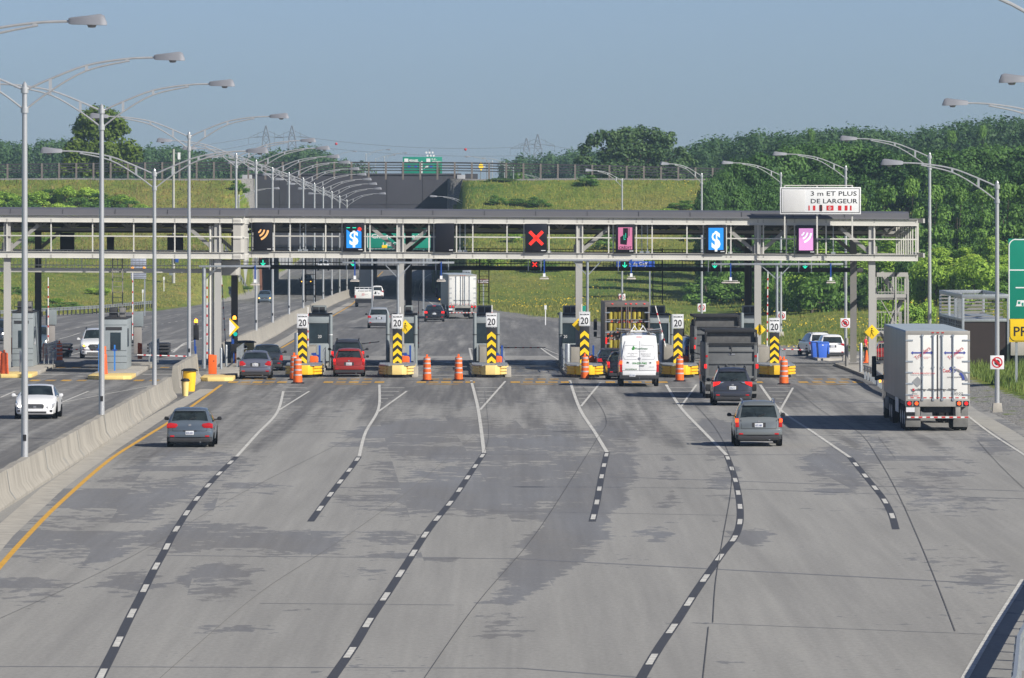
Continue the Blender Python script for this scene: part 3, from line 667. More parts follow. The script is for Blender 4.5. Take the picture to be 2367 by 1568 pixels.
# ================================================================== TOLL CANOPY
def gzt(X): return -.0053 * (X - 0)          # the canopy falls slightly to the right
s0 = S(378)
def gx(x, d=378): return (x - CX) * d / F
M_TRUSS = mat('grey_truss_steel', (.27, .265, .25), .6, 0, .12, .8)
def canopy(label, xa, xb, Yf, Yb, posts, cols, lad, walk, zoff=0.0, endbox=False, stairs=False):
    o = thing('toll_canopy', label, 'toll canopy', (0, 0, 0))
    XA, XB = gx(xa, Yf), gx(xb, Yf)
    def bx(nm, X0, X1, y0, y1, z0, z1, m, bevel=.012, label=None):
        mb = MB(); a, c = gzt(X0) + zoff, gzt(X1) + zoff
        vs = [(X, y, z + (a if X == X0 else c)) for X in (X0, X1) for y in (y0, y1) for z in (z0, z1)]
        mb.faces(vs, [(0, 1, 3, 2), (4, 6, 7, 5), (0, 4, 5, 1), (2, 3, 7, 6), (0, 2, 6, 4), (1, 5, 7, 3)], m); return mb.build(nm, o, bevel=bevel, label=label)
    # I-beams: web with flanges
    for nm, z0, z1 in (('lower_beam', 6.14, 6.47), ('upper_beam', 8.12, 8.44)):
        mb = MB(); a, c = gzt(XA) + zoff, gzt(XB) + zoff
        for (y0, y1, za, zb) in ((0, .12, z0, z1), (-.09, .21, z0 - .02, z0), (-.09, .21, z1, z1 + .02)):
            vs = [(X, Yf + y, z + (a if X == XA else c)) for X in (XA, XB) for y in (y0, y1) for z in (za, zb)]
            mb.faces(vs, [(0, 1, 3, 2), (4, 6, 7, 5), (0, 4, 5, 1), (2, 3, 7, 6), (0, 2, 6, 4), (1, 5, 7, 3)], M_STEEL)
        for px in posts:
            X = gx(px, Yf)
            for q in range(4): mb.box(X - .035, X + .035, Yf - .012, Yf, z0 + .06 + q * .065, z0 + .085 + q * .065, M_STEELD)
        mb.build(nm, o)
        bx(nm, XA, XB, Yb - .1, Yb, z0, z1, M_TRUSS)
    for q, (ya, yb) in enumerate([(XA, XB)]): bx('middle_rail', XA, XB, Yf + .01, Yf + .08, 7.31, 7.38, M_STEEL)
    for px in posts:
        X = gx(px, Yf); t = gzt(X) + zoff; MB().box(X - .035, X + .035, Yf + .02, Yf + .1, 6.49 + t, 8.10 + t, M_STEEL).build('post', o)
    # roof
    mb = MB(); a, c = gzt(XA) + zoff, gzt(XB) + zoff
    sec = [(Yf - .12, 8.50), (Yf - .08, 8.56), (Yf + .32, 8.82), (Yf + 1.2, 8.92), (Yb + .4, 8.92), (Yb + .7, 8.55), (Yb + .7, 8.47), (Yf - .12, 8.47)]
    k = len(sec); XR_ = XB - .5 if stairs else XB
    vs = [(X, y, z + t) for X, t in ((XA, a), (XR_, c)) for y, z in sec]
    mb.faces(vs, [tuple(range(k)), tuple(range(k, 2 * k))] + [(i, (i + 1) % k, k + (i + 1) % k, k + i) for i in range(k)], M_ROOF); rf = mb.build('roof', o)
    mb = MB(); X = XA + 2
    while X < XR_ - 1:
        t = gzt(X) + zoff; mb.bar((X, Yf - .09, 8.575 + t), (X, Yf + .32, 8.835 + t), .02, .012, M_SBLK); X += 2.9
    mb.build('roof_seam', rf)
    # inner trusses under the roof: one horizontal tie, V braces
    for Y, zt_ in ((Yf + 4.5, 7.62), (Yb - 4.0, 7.62)):
        bx('tie_beam', XA + .3, XB - .3, Y - .06, Y + .06, zt_, zt_ + .16, M_TRUSS)
        mb = MB(); X = XA + 1.0
        while X < XB - 1.5:
            t = gzt(X) + zoff
            mb.bar((X, Y, 8.42 + t), (X + .75, Y, 7.8 + t), .09, .12, M_TRUSS); mb.bar((X + 1.5, Y, 8.42 + t), (X + .75, Y, 7.8 + t), .09, .12, M_TRUSS); mb.box(X + .69, X + .81, Y - .05, Y + .05, 7.75 + t, 8.42 + t, M_TRUSS); X += 1.62
        mb.build('truss', o)
    mb = MB(); X = XA + 2.2
    while X < XB:
        t = gzt(X) + zoff; mb.box(X - .07, X + .07, Yf + .2, Yb - .1, 8.16 + t, 8.4 + t, M_TRUSS); X += 3.24
    for Y in (Yf + 2.2, Yf + 7, Yb - 2): 
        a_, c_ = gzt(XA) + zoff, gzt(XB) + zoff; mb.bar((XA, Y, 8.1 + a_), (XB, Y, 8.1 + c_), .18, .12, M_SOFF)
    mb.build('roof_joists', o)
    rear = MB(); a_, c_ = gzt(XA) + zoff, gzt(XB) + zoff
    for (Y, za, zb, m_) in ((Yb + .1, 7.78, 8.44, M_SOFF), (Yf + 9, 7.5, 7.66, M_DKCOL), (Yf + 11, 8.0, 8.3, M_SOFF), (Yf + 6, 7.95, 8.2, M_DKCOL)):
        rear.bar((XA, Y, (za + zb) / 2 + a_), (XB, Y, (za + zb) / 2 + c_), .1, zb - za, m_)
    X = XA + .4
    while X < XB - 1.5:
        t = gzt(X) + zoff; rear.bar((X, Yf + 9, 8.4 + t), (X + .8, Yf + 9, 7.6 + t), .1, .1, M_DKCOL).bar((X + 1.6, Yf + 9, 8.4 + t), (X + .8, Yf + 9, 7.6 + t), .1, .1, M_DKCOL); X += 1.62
    rear.build('rear_fascia', o)
    # columns
    for (px, front, back, brace) in cols:
        X = gx(px, Yf); t = gzt(X) + zoff
        mb = MB(); g = gz(X, Yf)
        if front:
            mb.box(X - .19, X + .19, Yf + .13, Yf + .19, g, 8.1 + t, M_COL).box(X - .19, X + .19, Yf + .5, Yf + .56, g, 8.1 + t, M_COL).box(X - .03, X + .03, Yf + .19, Yf + .5, g, 8.1 + t, M_COL); mb.build('column', o)
        X2 = X + (back if back else 0)
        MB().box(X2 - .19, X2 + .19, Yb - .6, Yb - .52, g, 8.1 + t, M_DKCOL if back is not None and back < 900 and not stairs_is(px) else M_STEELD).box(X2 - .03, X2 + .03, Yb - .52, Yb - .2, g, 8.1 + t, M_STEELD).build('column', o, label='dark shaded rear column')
        if brace:
            for sx in brace:
                MB().bar((X + sx * .15, Yf + .35, 6.6 + t), (X + sx * 1.75, Yf + .35, 7.95 + t), .16, .2, M_TRUSS).build('knee_brace', o)
                MB().bar((X2 + sx * .15, Yb - .4, 6.6 + t), (X2 + sx * 1.75, Yb - .4, 7.95 + t), .16, .2, M_STEELD).build('knee_brace', o)
            MB().box(X - .3, X + .3, Yf + .3, Yf + .4, 6.45 + t, 6.95 + t, M_TRUSS).build('gusset', o)
    # walkway with railing
    wx0, wx1, wY, wz, wm = walk; X0, X1 = gx(wx0, wY), gx(wx1, wY)
    wk = bx('walkway', X0, X1, wY, wY + 1.1, wz, wz + .24, wm)
    mb = MB(); X = X0; k = 0
    while X <= X1:
        t = gzt(X) + zoff; w_ = .05 if k % 10 == 0 else .018; mb.box(X - w_ / 2, X + w_ / 2, wY + .02, wY + .02 + w_, wz + .24 + t, wz + 1.25 + t, wm); X += .2; k += 1
    a_, c_ = gzt(X0) + zoff, gzt(X1) + zoff
    for h in (.4, 1.25): mb.bar((X0, wY + .03, wz + h + a_), (X1, wY + .03, wz + h + c_), .04, .04, wm); mb.bar((X0, wY + 1.08, wz + h + a_), (X1, wY + 1.08, wz + h + c_), .04, .04, wm)
    mb.build('railing', wk)
    for px, zt_, w_ in lad:
        X = gx(px, wY); mb = MB()
        for sx in (-.28, .28): mb.box(X + sx - .03, X + sx + .03, wY - .15, wY - .09, zt_, wz + 1.3, w_)
        z = zt_ + .1
        while z < wz + 1.2: mb.box(X - .28, X + .28, wY - .13, wY - .1, z, z + .03, w_); z += .3
        mb.build('ladder', o)
    return o
def stairs_is(px): return px > 2000
RP = [569, 581.6, 634, 670.8, 752.8, 790.8, 844, 855.3, 917.8, 931.6, 991.6, 1002.9, 1055.3, 1092.9, 1172, 1211, 1269, 1334, 1346.6, 1407, 1417.5, 1471, 1507.5, 1588, 1626, 1679, 1689.6, 1752, 1764.6, 1818, 1836.7, 1889.6, 1909.6, 2021, 2117]
gr = canopy('long beige steel canopy with dark roof spanning the outbound lanes', 562, 2122, 378, 391.5, RP,
            [(926, 1, .25, (-1, 1)), (1338.5, 1, .1, (1,)), (1752, 1, -.12, (-1, 1)), (2016, 1, -.4, (-1,))],
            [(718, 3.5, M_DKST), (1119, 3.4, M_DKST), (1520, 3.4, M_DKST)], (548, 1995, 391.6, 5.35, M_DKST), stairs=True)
gl = canopy('beige steel canopy of the inbound lanes on the left', -60, 566, 371, 384, [-12, 16, 118, 214, 309, 404, 508],
            [(16, 1, .85, (1,)), (503, 1, .42, (-1,))], [(272, 3.0, M_STEELD)], (-60, 520, 373.5, 5.3, M_STEEL), zoff=-.02)
# rounded corner duct of the left canopy
X0 = gx(539, 371); M_DUCT = mat('duct_grey_beige', (.40, .39, .36), .6, 0, .1, .8)
def cplan(e): return [(X0, 371.02 - e), (X0 + .42, 371.02 - e), (X0 + .60, 371.14 - e * .7), (X0 + .70 + e * .7, 371.4), (X0 + .72 + e, 373.2), (X0, 373.2)]
mb = MB(); mb.prism(cplan(0), 6.3, 8.44, M_DUCT, plane='xy'); mb.build('corner_panel', gl, smooth=.5); mb = MB()
for a, b_ in ((8.12, 8.44), (6.14, 6.47), (7.31, 7.38)): mb.prism(cplan(.06), a, b_, M_STEEL, plane='xy')
for a in (8.18, 8.25, 8.32, 6.2, 6.27, 6.34): mb.prism(cplan(.075), a, a + .02, M_DUCT, plane='xy')
mb.build('corner_band', gl, smooth=.5)
MB().prism([(X0 - 1.2, 372.2), (X0 + .1, 372.2), (X0 + .3, 372.5), (X0 + .3, 374), (X0 - 1.2, 374)], 5.25, 6.12, M_DUCT, plane='xy').build('gutter_box', gl, bevel=.1)
mb = MB(); a = gx(508, 371)
for q in range(9): mb.box(a + .05 + q * .09, a + .08 + q * .09, 372.0, 372.03, 6.5, 7.3, M_STEEL)
mb.build('side_railing', gl)
# cabinets and conduits in the bay of the canopy
for px, w_ in ((1000, .2), (650, .14)):
    pass
mb = MB()
for px in (693, 706, 1484, 1497, 1269, 1063, 1075, 1689, 1927):
    X = gx(px); t = gzt(X); mb.box(X - .025, X + .025, 378.5, 378.55, 6.5 + t, 8.1 + t, M_GALV); mb.box(X - .12, X + .12, 378.4, 378.6, 6.5 + t, 6.6 + t, M_GALV)
mb.build('antenna_rods', gr)
for (px, w_, z0, z1) in ((155, .8, 6.5, 7.6), (405, .9, 6.6, 7.5), (255, .4, 6.6, 7.4)):
    X = gx(px, 380); MB().box(X - w_ / 2, X + w_ / 2, 380, 380.3, z0, z1, M_BLK).build('display_back', gl, bevel=.02)
X = gx(574, 378); MB().box(X - .28, X - .02, 378.3, 378.5, 6.6, 7.3, M_STEEL).build('junction_box', gr, bevel=.02)
# corrugated panel at the right end
mb = MB(); X0, X1 = gx(2068, 384), gx(2105, 384); X = X0
while X < X1: mb.box(X, X + .07, 382.5, 383, 6.35, 8.15, M_STEEL); X += .13
mb.box(X0 - .6, X1, 383, 383.05, 7.35, 7.45, M_STEEL); mb.build('corrugated_panel', gr)
X = gx(2119, 385); MB().box(X - .05, X + .05, 378.2, 391, 6.2, 6.45, M_STEEL).box(X - .05, X + .05, 378.2, 391, 8.15, 8.4, M_STEEL).box(X - .06, X + .06, 384, 384.3, 6.45, 8.15, M_STEEL).build('end_beam', gr)
# pipes up the columns
mb = MB()
for px, d in ((1745, 391), (493, 372), (487, 372), (1734, 391)): X = gx(px, d); mb.tube([(X, d - .7, .1), (X, d - .7, 8)], .07, M_DKST if px > 1000 else M_STEEL, 8)
mb.build('conduit', gr, smooth=.7)
# stair tower
st = thing('stair_tower', 'grey steel stair tower with railed landings at the right end of the canopy', 'stairs', (gx(2060, 385), 385, gz(gx(2060, 385), 385)))
mb = MB()
for x in (-.9, .25, .95):
    for y in (-.3, 2.4): mb.box(x - .05, x + .05, y, y + .1, 0, 5.3 if x < .5 else 4.9, M_COL)
mb.box(-1.0, .95, -.3, -.2, 5.05, 5.3, M_COL); mb.build('frame', st)
for z, xa, xb in ((3.85, -.95, .98), (1.75, -.95, .6)):
    dk_ = MB().box(xa, xb, -.25, 2.4, z, z + .2, M_COL).box(xa, xb, -.22, 2.38, z - .12, z, M_STEELD).build('landing', st)
    mb = MB(); x = xa
    while x < xb: mb.box(x, x + .02, -.25, -.22, z + .2, z + 1.25, M_COL); x += .19
    for h in (.3, 1.25): mb.box(xa, xb, -.27, -.22, z + h, z + h + .05, M_COL)
    for y in np.arange(-.2, 2.4, .3): mb.box(xb - .03, xb, y, y + .02, z + .2, z + 1.25, M_COL)
    mb.build('guard_rail', dk_)
dk_ = MB().box(-.95, .5, -.25, 2.4, 0.0, .1, M_STEELD).build('landing', st)
mb = MB(); x = -.95
while x < .9: mb.box(x, x + .02, -.25, -.22, .1, 1.25, M_COL); x += .19
for h in (.2, 1.22): mb.box(-.95, .9, -.27, -.22, h, h + .05, M_COL)
mb.build('guard_rail', dk_)
for (xa, za, xb, zb) in ((-.1, 1.95, .7, 3.85), (.3, 3.95, -.5, 5.3), (.4, .1, -.5, 1.8)):
    mb = MB(); nst = 9
    for y in (.35, 1.6): mb.bar((xa, y, za), (xb, y, zb), .06, .2, M_COL)
    for k in range(nst): t = (k + .5) / nst; mb.box(xa + (xb - xa) * t - .11, xa + (xb - xa) * t + .11, .35, 1.6, za + (zb - za) * t - .02, za + (zb - za) * t + .02, M_STEELD)
    mb.build('stair_flight', st)
MB().bar((-.6, -.3, 1.9), (.5, -.3, .9), .04, .04, M_COL).bar((-.6, -.3, 3.7), (.5, -.3, 1.9), .04, .04, M_COL).build('brace', st)

# ---- lane displays ----------------------------------------------------------------------------------------------------------
def arc_pts(cx, cz, r, a0, a1, n=12): return [(cx + r * math.cos(a0 + (a1 - a0) * k / n), cz + r * math.sin(a0 + (a1 - a0) * k / n)) for k in range(n + 1)]
def arcstrip(mb, cx, cz, r, w, a0, a1, y, m):
    A, B_ = arc_pts(cx, cz, r - w / 2, a0, a1), arc_pts(cx, cz, r + w / 2, a0, a1)
    for i in range(12): mb.box
    vs = [(u, y, v) for u, v in A + B_] + [(u, y + .012, v) for u, v in A + B_]; n_ = 13
    fs = [(i, i + 1, n_ + i + 1, n_ + i) for i in range(n_ - 1)] + [(2 * n_ + i, 2 * n_ + i + 1, 3 * n_ + i + 1, 3 * n_ + i) for i in range(n_ - 1)] + [(i, i + 1, 2 * n_ + i + 1, 2 * n_ + i) for i in range(n_ - 1)] + [(n_ + i, n_ + i + 1, 3 * n_ + i + 1, 3 * n_ + i) for i in range(n_ - 1)]
    mb.faces(vs, fs, m)
DG = 'lane displays hung in the bay of the canopy'
for idx, (xa, xb, kind, lab) in enumerate([(585.8, 630, 'wave', 'dark lane display with glowing orange curved wave arcs'), (795, 841.6, 'dol1', 'lane display with a broken white dollar sign, red blob and green dashes'), (1006.6, 1050, 'off', 'blank unlit black lane display'),
        (1214, 1264.7, 'x', 'dark lane display with a large red X'), (1423, 1467, 'card', 'pink lane display with a dark hand holding a card above CREDIT'), (1631.5, 1678, 'dol', 'blue lane display with a clean white dollar sign'), (1840.6, 1884.9, 'wavem', 'magenta lane display with white curved wave arcs')]):
    X = gx((xa + xb) / 2); w_ = gx(xb) - gx(xa); t = gzt(X)
    o = thing('lane_display', lab, 'lane display', (X, 377.95, 6.5 + t), 0, DG); hw = w_ / 2
    MB().box(-hw, hw, -.16, .25, .02, 1.62, M_LEDBK).build('housing', o, bevel=.02)
    MB().box(hw * .45, hw * .85, -.168, -.16, .09, .13, M_WHITE).build('maker_plate', o)
    y = -.175
    if kind in ('dol1', 'dol', 'wavem', 'card'):
        m_ = {'dol1': L_BLUE, 'dol': L_BLUE, 'wavem': L_MAG, 'card': L_PNK}[kind]
        hw2 = hw * .74
        if kind == 'dol1': MB().prism([(-hw2, .2), (hw2, .2), (hw2, 1.12), (hw2 * .5, 1.22), (0, 1.02), (-hw2 * .5, 1.08), (-hw2, 1.25)], y, y + .01, m_).build('lit_field', o)
        else: MB().box(-hw2, hw2, y, y + .01, .2, 1.44, m_).build('lit_field', o)
    if kind in ('wave', 'wavem'):
        m_ = L_ORG if kind == 'wave' else L_WHT; mb = MB()
        for r_, w2 in ((.22, .08), (.42, .095), (.63, .11)): arcstrip(mb, -hw * .62, 1.25, r_, w2, -1.45 + .25, -.12, y - .012, m_)
        mb.build('wave_symbol', o)
    if kind == 'x':
        mb = MB()
        for a in (PI / 4, -PI / 4): mb.box(-.52, .52, y, y + .015 + (a > 0) * .004, .72, .90, L_RED, rot=rotY(a))
        mb.build('cross_symbol', o)
    if kind.startswith('dol'):
        text('$', 0, y - .02, .78, .78 if kind == 'dol1' else .95, L_WHT, o, 'dollar_symbol', width=.5, bold=.03)
        if kind == 'dol1':
            MB().box(-.42, -.22, y, y + .01, 1.32, 1.36, L_GRN).box(-.08, .12, y, y + .01, 1.32, 1.36, L_GRN).build('green_dashes', o); MB().lathe([(.11, -.01), (.11, .01)], (.32, y, 1.26), L_RED, 8, 'y').build('red_spot', o)
    if kind == 'card':
        MB().box(-.12, .16, y - .01, y, .85, 1.4, M_LEDBK).box(.2, .24, y - .01, y, .95, 1.4, M_LEDBK).prism([(-.28, .5), (.08, .45), (.12, .75), (.1, .95), (-.02, 1.05), (-.28, .9)], y - .012, y, M_LEDBK).build('hand_symbol', o)
        MB().box(-.08, -.06, y - .02, y - .013, .75, 1.02, L_GRN).box(.02, .04, y - .02, y - .013, .85, 1.12, L_GRN).box(-.06, .02, y - .02, y - .013, .75, .77, L_GRN).build('green_lines', o)
        text('CRÉDIT', 0, y - .015, .3, .14, M_LEDBK, o, 'lettering', width=.72, bold=.02)
SG = 'small lane signals under the canopy beam'
for x, k, lab in [(608, 'a', 'small green arrow signal under the orange wave display'), (816, 'a', 'small green arrow signal under the broken dollar display'), (1022, 'off', 'small unlit signal box under the blank display'), (1236, 'x', 'small red X signal under the large red X display'),
               (1444, 'a', 'small green arrow signal under the pink card display'), (1652, 'a', 'small green arrow signal under the blue dollar display'), (1861, 'a', 'small green arrow signal under the magenta wave display')]:
    X = gx(x, 379); o = thing('lane_signal', lab, 'lane signal', (X, 379, 5.58 + gzt(X)), 0, SG)
    MB().box(-.25, .25, -.05, .25, 0, .46, M_LEDBK).build('housing', o, bevel=.015)
    for sx in (-.36, .36): MB().box(sx - .03, sx + .03, 0, .06, -.14, .5, M_GALV).build('hanger', o)
    y = -.065
    if k == 'a': MB().box(-.025, .025, y, y + .01, .12, .40, L_GRN).bar((-.12, y, .23), (0, y, .1), .015, .05, L_GRN).bar((.12, y, .23), (0, y, .1), .015, .05, L_GRN).build('arrow_symbol', o)
    if k == 'x':
        mb = MB()
        for a in (PI / 4, -PI / 4): mb.box(-.17, .17, y, y + .012 + (a > 0) * .004, .2, .26, L_RED, rot=rotY(a))
        mb.build('cross_symbol', o)
# ---- T frames with hanging antennas
FG = 'galvanised T frames between the lanes'
for (xa, xb, xp, ycb, lab, hang) in [(460, 625, 471.5, 616, 'galvanised T frame at the island between the carriageways', [(590, 0)]), (791.6, 1050, 920, 607.5, 'galvanised T frame at the second island', [(820.4, 0), (1020, 0)]),
                          (1228.6, 1488, 1358, 602, 'galvanised T frame at the fourth island', [(1258, 0), (1459, 0)]), (1645, 1949, 1796, 611, 'galvanised T frame at the right-most island', [(1688.6, 1), (1920, 0)])]:
    Yf = 371; X = gx(xp, Yf); z = HC - (ycb - YH) / S(Yf); o = thing('sensor_frame', lab, 'sensor frame', (X, Yf, 0), 0, FG)
    a, c = gx(xa, Yf) - X, gx(xb, Yf) - X
    MB().tube([(0, 0, .12), (0, 0, z)], .11 if xp < 600 else .075, M_GALV, 10).build('post', o, smooth=.7)
    MB().box(a, c, -.13, -.04, z - .055, z + .055, M_GALV).build('crossbar', o, bevel=.01)
    MB().bar((0, 0, z - .85), (a * .25 if xp > 600 else .7, 0, z - .05), .05, .05, M_GALV).bar((0, 0, z - .85), (.75, 0, z - .05), .05, .05, M_GALV).build('strut', o)
    for hx, wide in hang:
        q = thing('lane_antenna', 'hanging flat antenna on blue rod ' + {590: 'left of the first lamp poles', 820: 'under the broken dollar display', 1020: 'over the white truck roof', 1258: 'right of the small red X', 1459: 'right of the pink display signal', 1688: 'with a wide rack above the dump trucks', 1920: 'right of the last green arrow'}[int(hx)], 'antenna', (gx(hx, Yf), Yf - .2, z), 0, 'antennas hanging from the T frames')
        MB().box(-.035, .035, -.03, .03, -.75, .05, M_BLUEP).build('rod', q); MB().box(-.07, .07, -.06, .06, -.95, -.72, M_WHITE).build('box', q)
        w_ = .5 if wide else .25; MB().box(-w_, w_, -.25, .25, -1.05, -.98, mat('antenna_plate', (.55, .5, .45), .5)).box(-w_ * .8, w_ * .8, -.2, .2, -.94, -.9, M_GALV).build('plate', q, bevel=.01)

# ================================================================== ISLANDS
def chevrons(mb, w, z0, z1, y, flip=False):
    n_ = 4; p = (z1 - z0) / n_; h = w * .42
    for k in range(n_):
        a = z0 + k * p + .02
        for sx in (-1, 1):
            mb.poly([(0, y, a + h + p * .52), (0, y, a + h), (sx * w / 2 * .94, y, a), (sx * w / 2 * .94, y, a + p * .52)], M_YELB)
IS = [702, 918, 1133, 1352, 1572, 1797]
INM = ['first island from the left', 'second island from the left', 'third island, between two closed lanes', 'fourth island, left of the barrel truck', 'fifth island, between the van and the dump trucks', 'right-most island']
def isl_loc(x, y, v=0, u=0):
    g = G(x, 872); X = g.x + u - TH * v; Y = g.y + v; return (X, Y, gz(X, Y))
def drum(label, p, s=1.0, col=M_ORG, tilt=0, top='knob'):
    o = thing('traffic_drum', label, 'traffic drum', p, tilt, 'orange traffic drums')
    prf = [(.245, .05), (.24, .28), (.228, .29), (.226, .50), (.216, .51), (.214, .74), (.204, .75), (.20, .98), (.18, 1.02), (.06, 1.04), (0, 1.05)]
    rs = s * .76
    MB().lathe([(r * rs, h * s) for r, h in prf], (0, 0, 0), col, 20).build('body', o, smooth=.5)
    for a, r in ((.32, .229), (.52, .219), (.74, .209), (.92, .204)):
        if top != 'plain' or a > 1: MB().lathe([((r + .005) * rs, a * s), ((r - .001) * rs, (a + .06) * s)], (0, 0, 0), M_REFL, 20).build('band', o, smooth=.9)
    MB().lathe([(.36 * rs, 0), (.36 * rs, .03 * s), (.28 * rs, .06 * s), (.24 * rs, .06 * s)], (0, 0, 0), M_BLK, 20).build('base', o, smooth=.5)
    MB().box(-.05, .05, -.02, .02, 1.03 * s, 1.15 * s, col).build('handle', o, bevel=.01)
    return o
def booth(o, w, dpt, h, m=M_BOOTH):
    MB().box(-w / 2, w / 2, 0, dpt, .15, 1.15, m).build('lower_wall', o, bevel=.015)
    MB().box(-w / 2 + .01, w / 2 - .01, .02, dpt - .02, 1.15, h - .45, M_BGLASS).build('window', o)
    mb = MB()
    for sx in (-1, 1):
        for y in (0, dpt * .5, dpt): mb.box(sx * w / 2 - .04, sx * w / 2 + .04, y - .04, y + .04, 1.15, h - .4, m)
    mb.build('window_frame', o)
    MB().box(-w / 2, w / 2, -.02, dpt + .02, h - .45, h, m).build('roof', o, bevel=.03)
    MB().box(-w * .5 - .12, w * .5 + .12, -.1, dpt + .1, h, h + .07, M_TRIM).build('roof_edge', o)
for i, x in enumerate(IS):
    p = isl_loc(x, 872); X0, Y0, Z0 = p
    nm = INM[i]
    # island kerb
    o = thing('traffic_island', 'low concrete kerbed base of the ' + nm, 'traffic island', p, TH)
    pl = [(-.95, 4), (-.8, 3), (.8, 3), (.95, 4), (.95, 33), (.0, 35), (-.95, 33)]
    MB().prism(pl, 0, .15, M_CONCD, plane='xy').build('kerb', o, bevel=.03)
    if i in (1, 2): MB().box(.78, 1.12, -.2, 2.0, 0, .55, M_CONCD).build('block', o, bevel=.03)
    # crash cushion
    pale = i in (1, 2)
    o = thing('crash_cushion', {0: 'bright yellow', 1: 'pale yellow', 2: 'pale yellow', 3: 'bright yellow', 4: 'shaded yellow', 5: 'yellow'}[i] + ' ribbed crash cushion on the ' + nm.split(',')[0], 'crash cushion', isl_loc(x, 872, -1.5), TH, 'yellow crash cushions at the island noses')
    my = M_YELP if pale else M_YEL
    def nose(r, zz): return [(-r * .95, .9), (-r * .78, .25), (-r * .42, 0), (r * .42, 0), (r * .78, .25), (r * .95, .9)]
    ns = nose(.98 * .62, 0); mb = MB()
    outer = ns; inner = [(a * .93, b_ + .08) for a, b_ in ns]
    mb.prism(outer + inner[::-1], .16, .66, my, plane='xy'); mb.build('nose', o, bevel=.02)
    for sx in (-1, 1):
        mb = MB()
        for z in (.22, .38, .54):
            mb.bar((sx * .55, .5, z), (sx * .93, 1.6, z), .10, .11, my if abs(sx) else my); mb.bar((sx * .93, 1.6, z), (sx * .98, 6, z), .08, .11, M_GALV)
        mb.bar((sx * .52, .55, .38), (sx * .9, 1.6, .38), .04, .44, my); mb.bar((sx * .9, 1.6, .38), (sx * .95, 6, .38), .04, .46, M_GALV); mb.build('side_rail', o, bevel=.015)
    MB().prism([(-.6, .35), (-.45, .12), (.45, .12), (.6, .35), (.94, 1.6), (.96, 6), (-.96, 6), (-.94, 1.6)], .62, .68, M_GALV, plane='xy').build('top_plate', o)
    MB().prism([(-.45, .25), (.45, .25), (.7, 1.2), (.7, 5), (-.7, 5), (-.7, 1.2)], 0, .15, M_BLK, plane='xy').build('skid', o)
    # speed sign with hazard marker
    v = 3.0; ux = {0: -.12, 1: 0, 2: .1, 3: .05, 4: 0, 5: 0}[i]
    sp = isl_loc(x, 872, v, ux)
    zs = 2.52 + (0.04, .02, .09, .15, .02, -.18)[i]
    o = thing('speed_sign', 'white MAXIMUM 20 speed sign on the ' + nm.split(',')[0], 'road sign', sp, 0, 'twenty speed signs on the islands')
    MB().box(-.035, .035, .03, .09, .15, zs + .75, M_GALV).build('post', o)
    MB().box(-.30, .30, 0, .025, zs, zs + .76, M_WHITE).build('panel', o, bevel=.01)
    mb = MB()
    for (a, b_, c_, d_) in ((-.27, .27, .715, .73), (-.27, .27, .03, .045), (-.275, -.262, .03, .73), (.262, .275, .03, .73)): mb.box(a, b_, -.004, -.001, zs + c_, zs + d_, M_GALV)
    mb.build('border', o)
    text('MAXIMUM', 0, -.006, zs + .62, .085, M_SBLK, o, width=.47, bold=.02); text('20', 0, -.006, zs + .29, .37, M_SBLK, o, width=.42, bold=.018)
    o = thing('hazard_marker', 'tall black and yellow chevron marker on the ' + nm.split(',')[0], 'hazard marker', (sp[0], sp[1], sp[2]), 0, 'chevron markers under the speed signs')
    MB().box(-.26, .26, 0, .025, .62, zs - .03, M_SBLK).build('panel', o, bevel=.008)
    mb = MB(); chevrons(mb, .50, .58, zs - .26, -.004); mb.build('chevrons', o)
    # booth
    bt = isl_loc(x, 872, 24, {0: .42, 1: .35, 2: -.1, 3: -.25, 4: -.35, 5: -.3}[i])
    o = thing('toll_booth', 'narrow grey toll booth on the ' + nm, 'toll booth', (bt[0], bt[1], bt[2] + .15), TH, 'toll booths on the islands')
    booth(o, (1.2, 1.15, 1.15, 1.1, 1.25, 1.1)[i], 4.0, 2.75)
    ac = MB().box(-.42, .42, .3, 1.1, 2.83, 3.3, M_CAB).build('air_conditioner', o, bevel=.03)
    MB().box(-.34, -.02, .27, .3, 2.9, 3.22, M_TRIM).box(.04, .34, .27, .3, 2.9, 3.22, M_TRIM).build('grille', ac)
    if i < 4: pass
    if i in (0, 3): text('20', (.05, -.1, -.2, -.3)[i], -.03, 1.55, .18, M_WHITE, o, 'reflected_sign', width=.2)
    # tall guard pipes
    for u, hh in {0: [(1.15, 3.0), (-.52, 2.2)], 1: [(.95, 2.95), (-.62, 3.05)], 2: [(-.68, 3.1), (.62, 3.1)], 3: [(-.9, 3.15), (-.75, 1.6)], 4: [(-1.2, 3.0), (.3, 3.0), (-.72, 2.15)], 5: [(-.95, 3.1), (-1.75 + 1.0, 1.4)]}[i]:
        v_ = 20 if hh > 2.5 else 8
        q = isl_loc(x, 872, v_, u)
        o = thing('guard_post', ('tall' if hh > 2.5 else 'shorter galvanised') + ' guard pipe ' + ('right' if u > 0 else 'left') + ' of the chevron marker on the ' + nm.split(',')[0], 'guard post', (q[0], q[1], q[2] + .1), 0, 'steel guard pipes by the booths')
        r_ = .105 if hh > 2.5 else .14
        MB().lathe([(r_, 0), (r_, hh - .15), (r_ * .9, hh - .1), (0, hh - .08)], (0, 0, 0), M_CAB if hh > 2.5 else M_GALV, 14).build('pipe', o, smooth=.6)
        if hh > 2.5: MB().lathe([(r_ + .004, 1.75), (r_ + .004, 1.8)], (0, 0, 0), M_SBLK if i != 0 else M_WHITE, 14).build('collar', o)
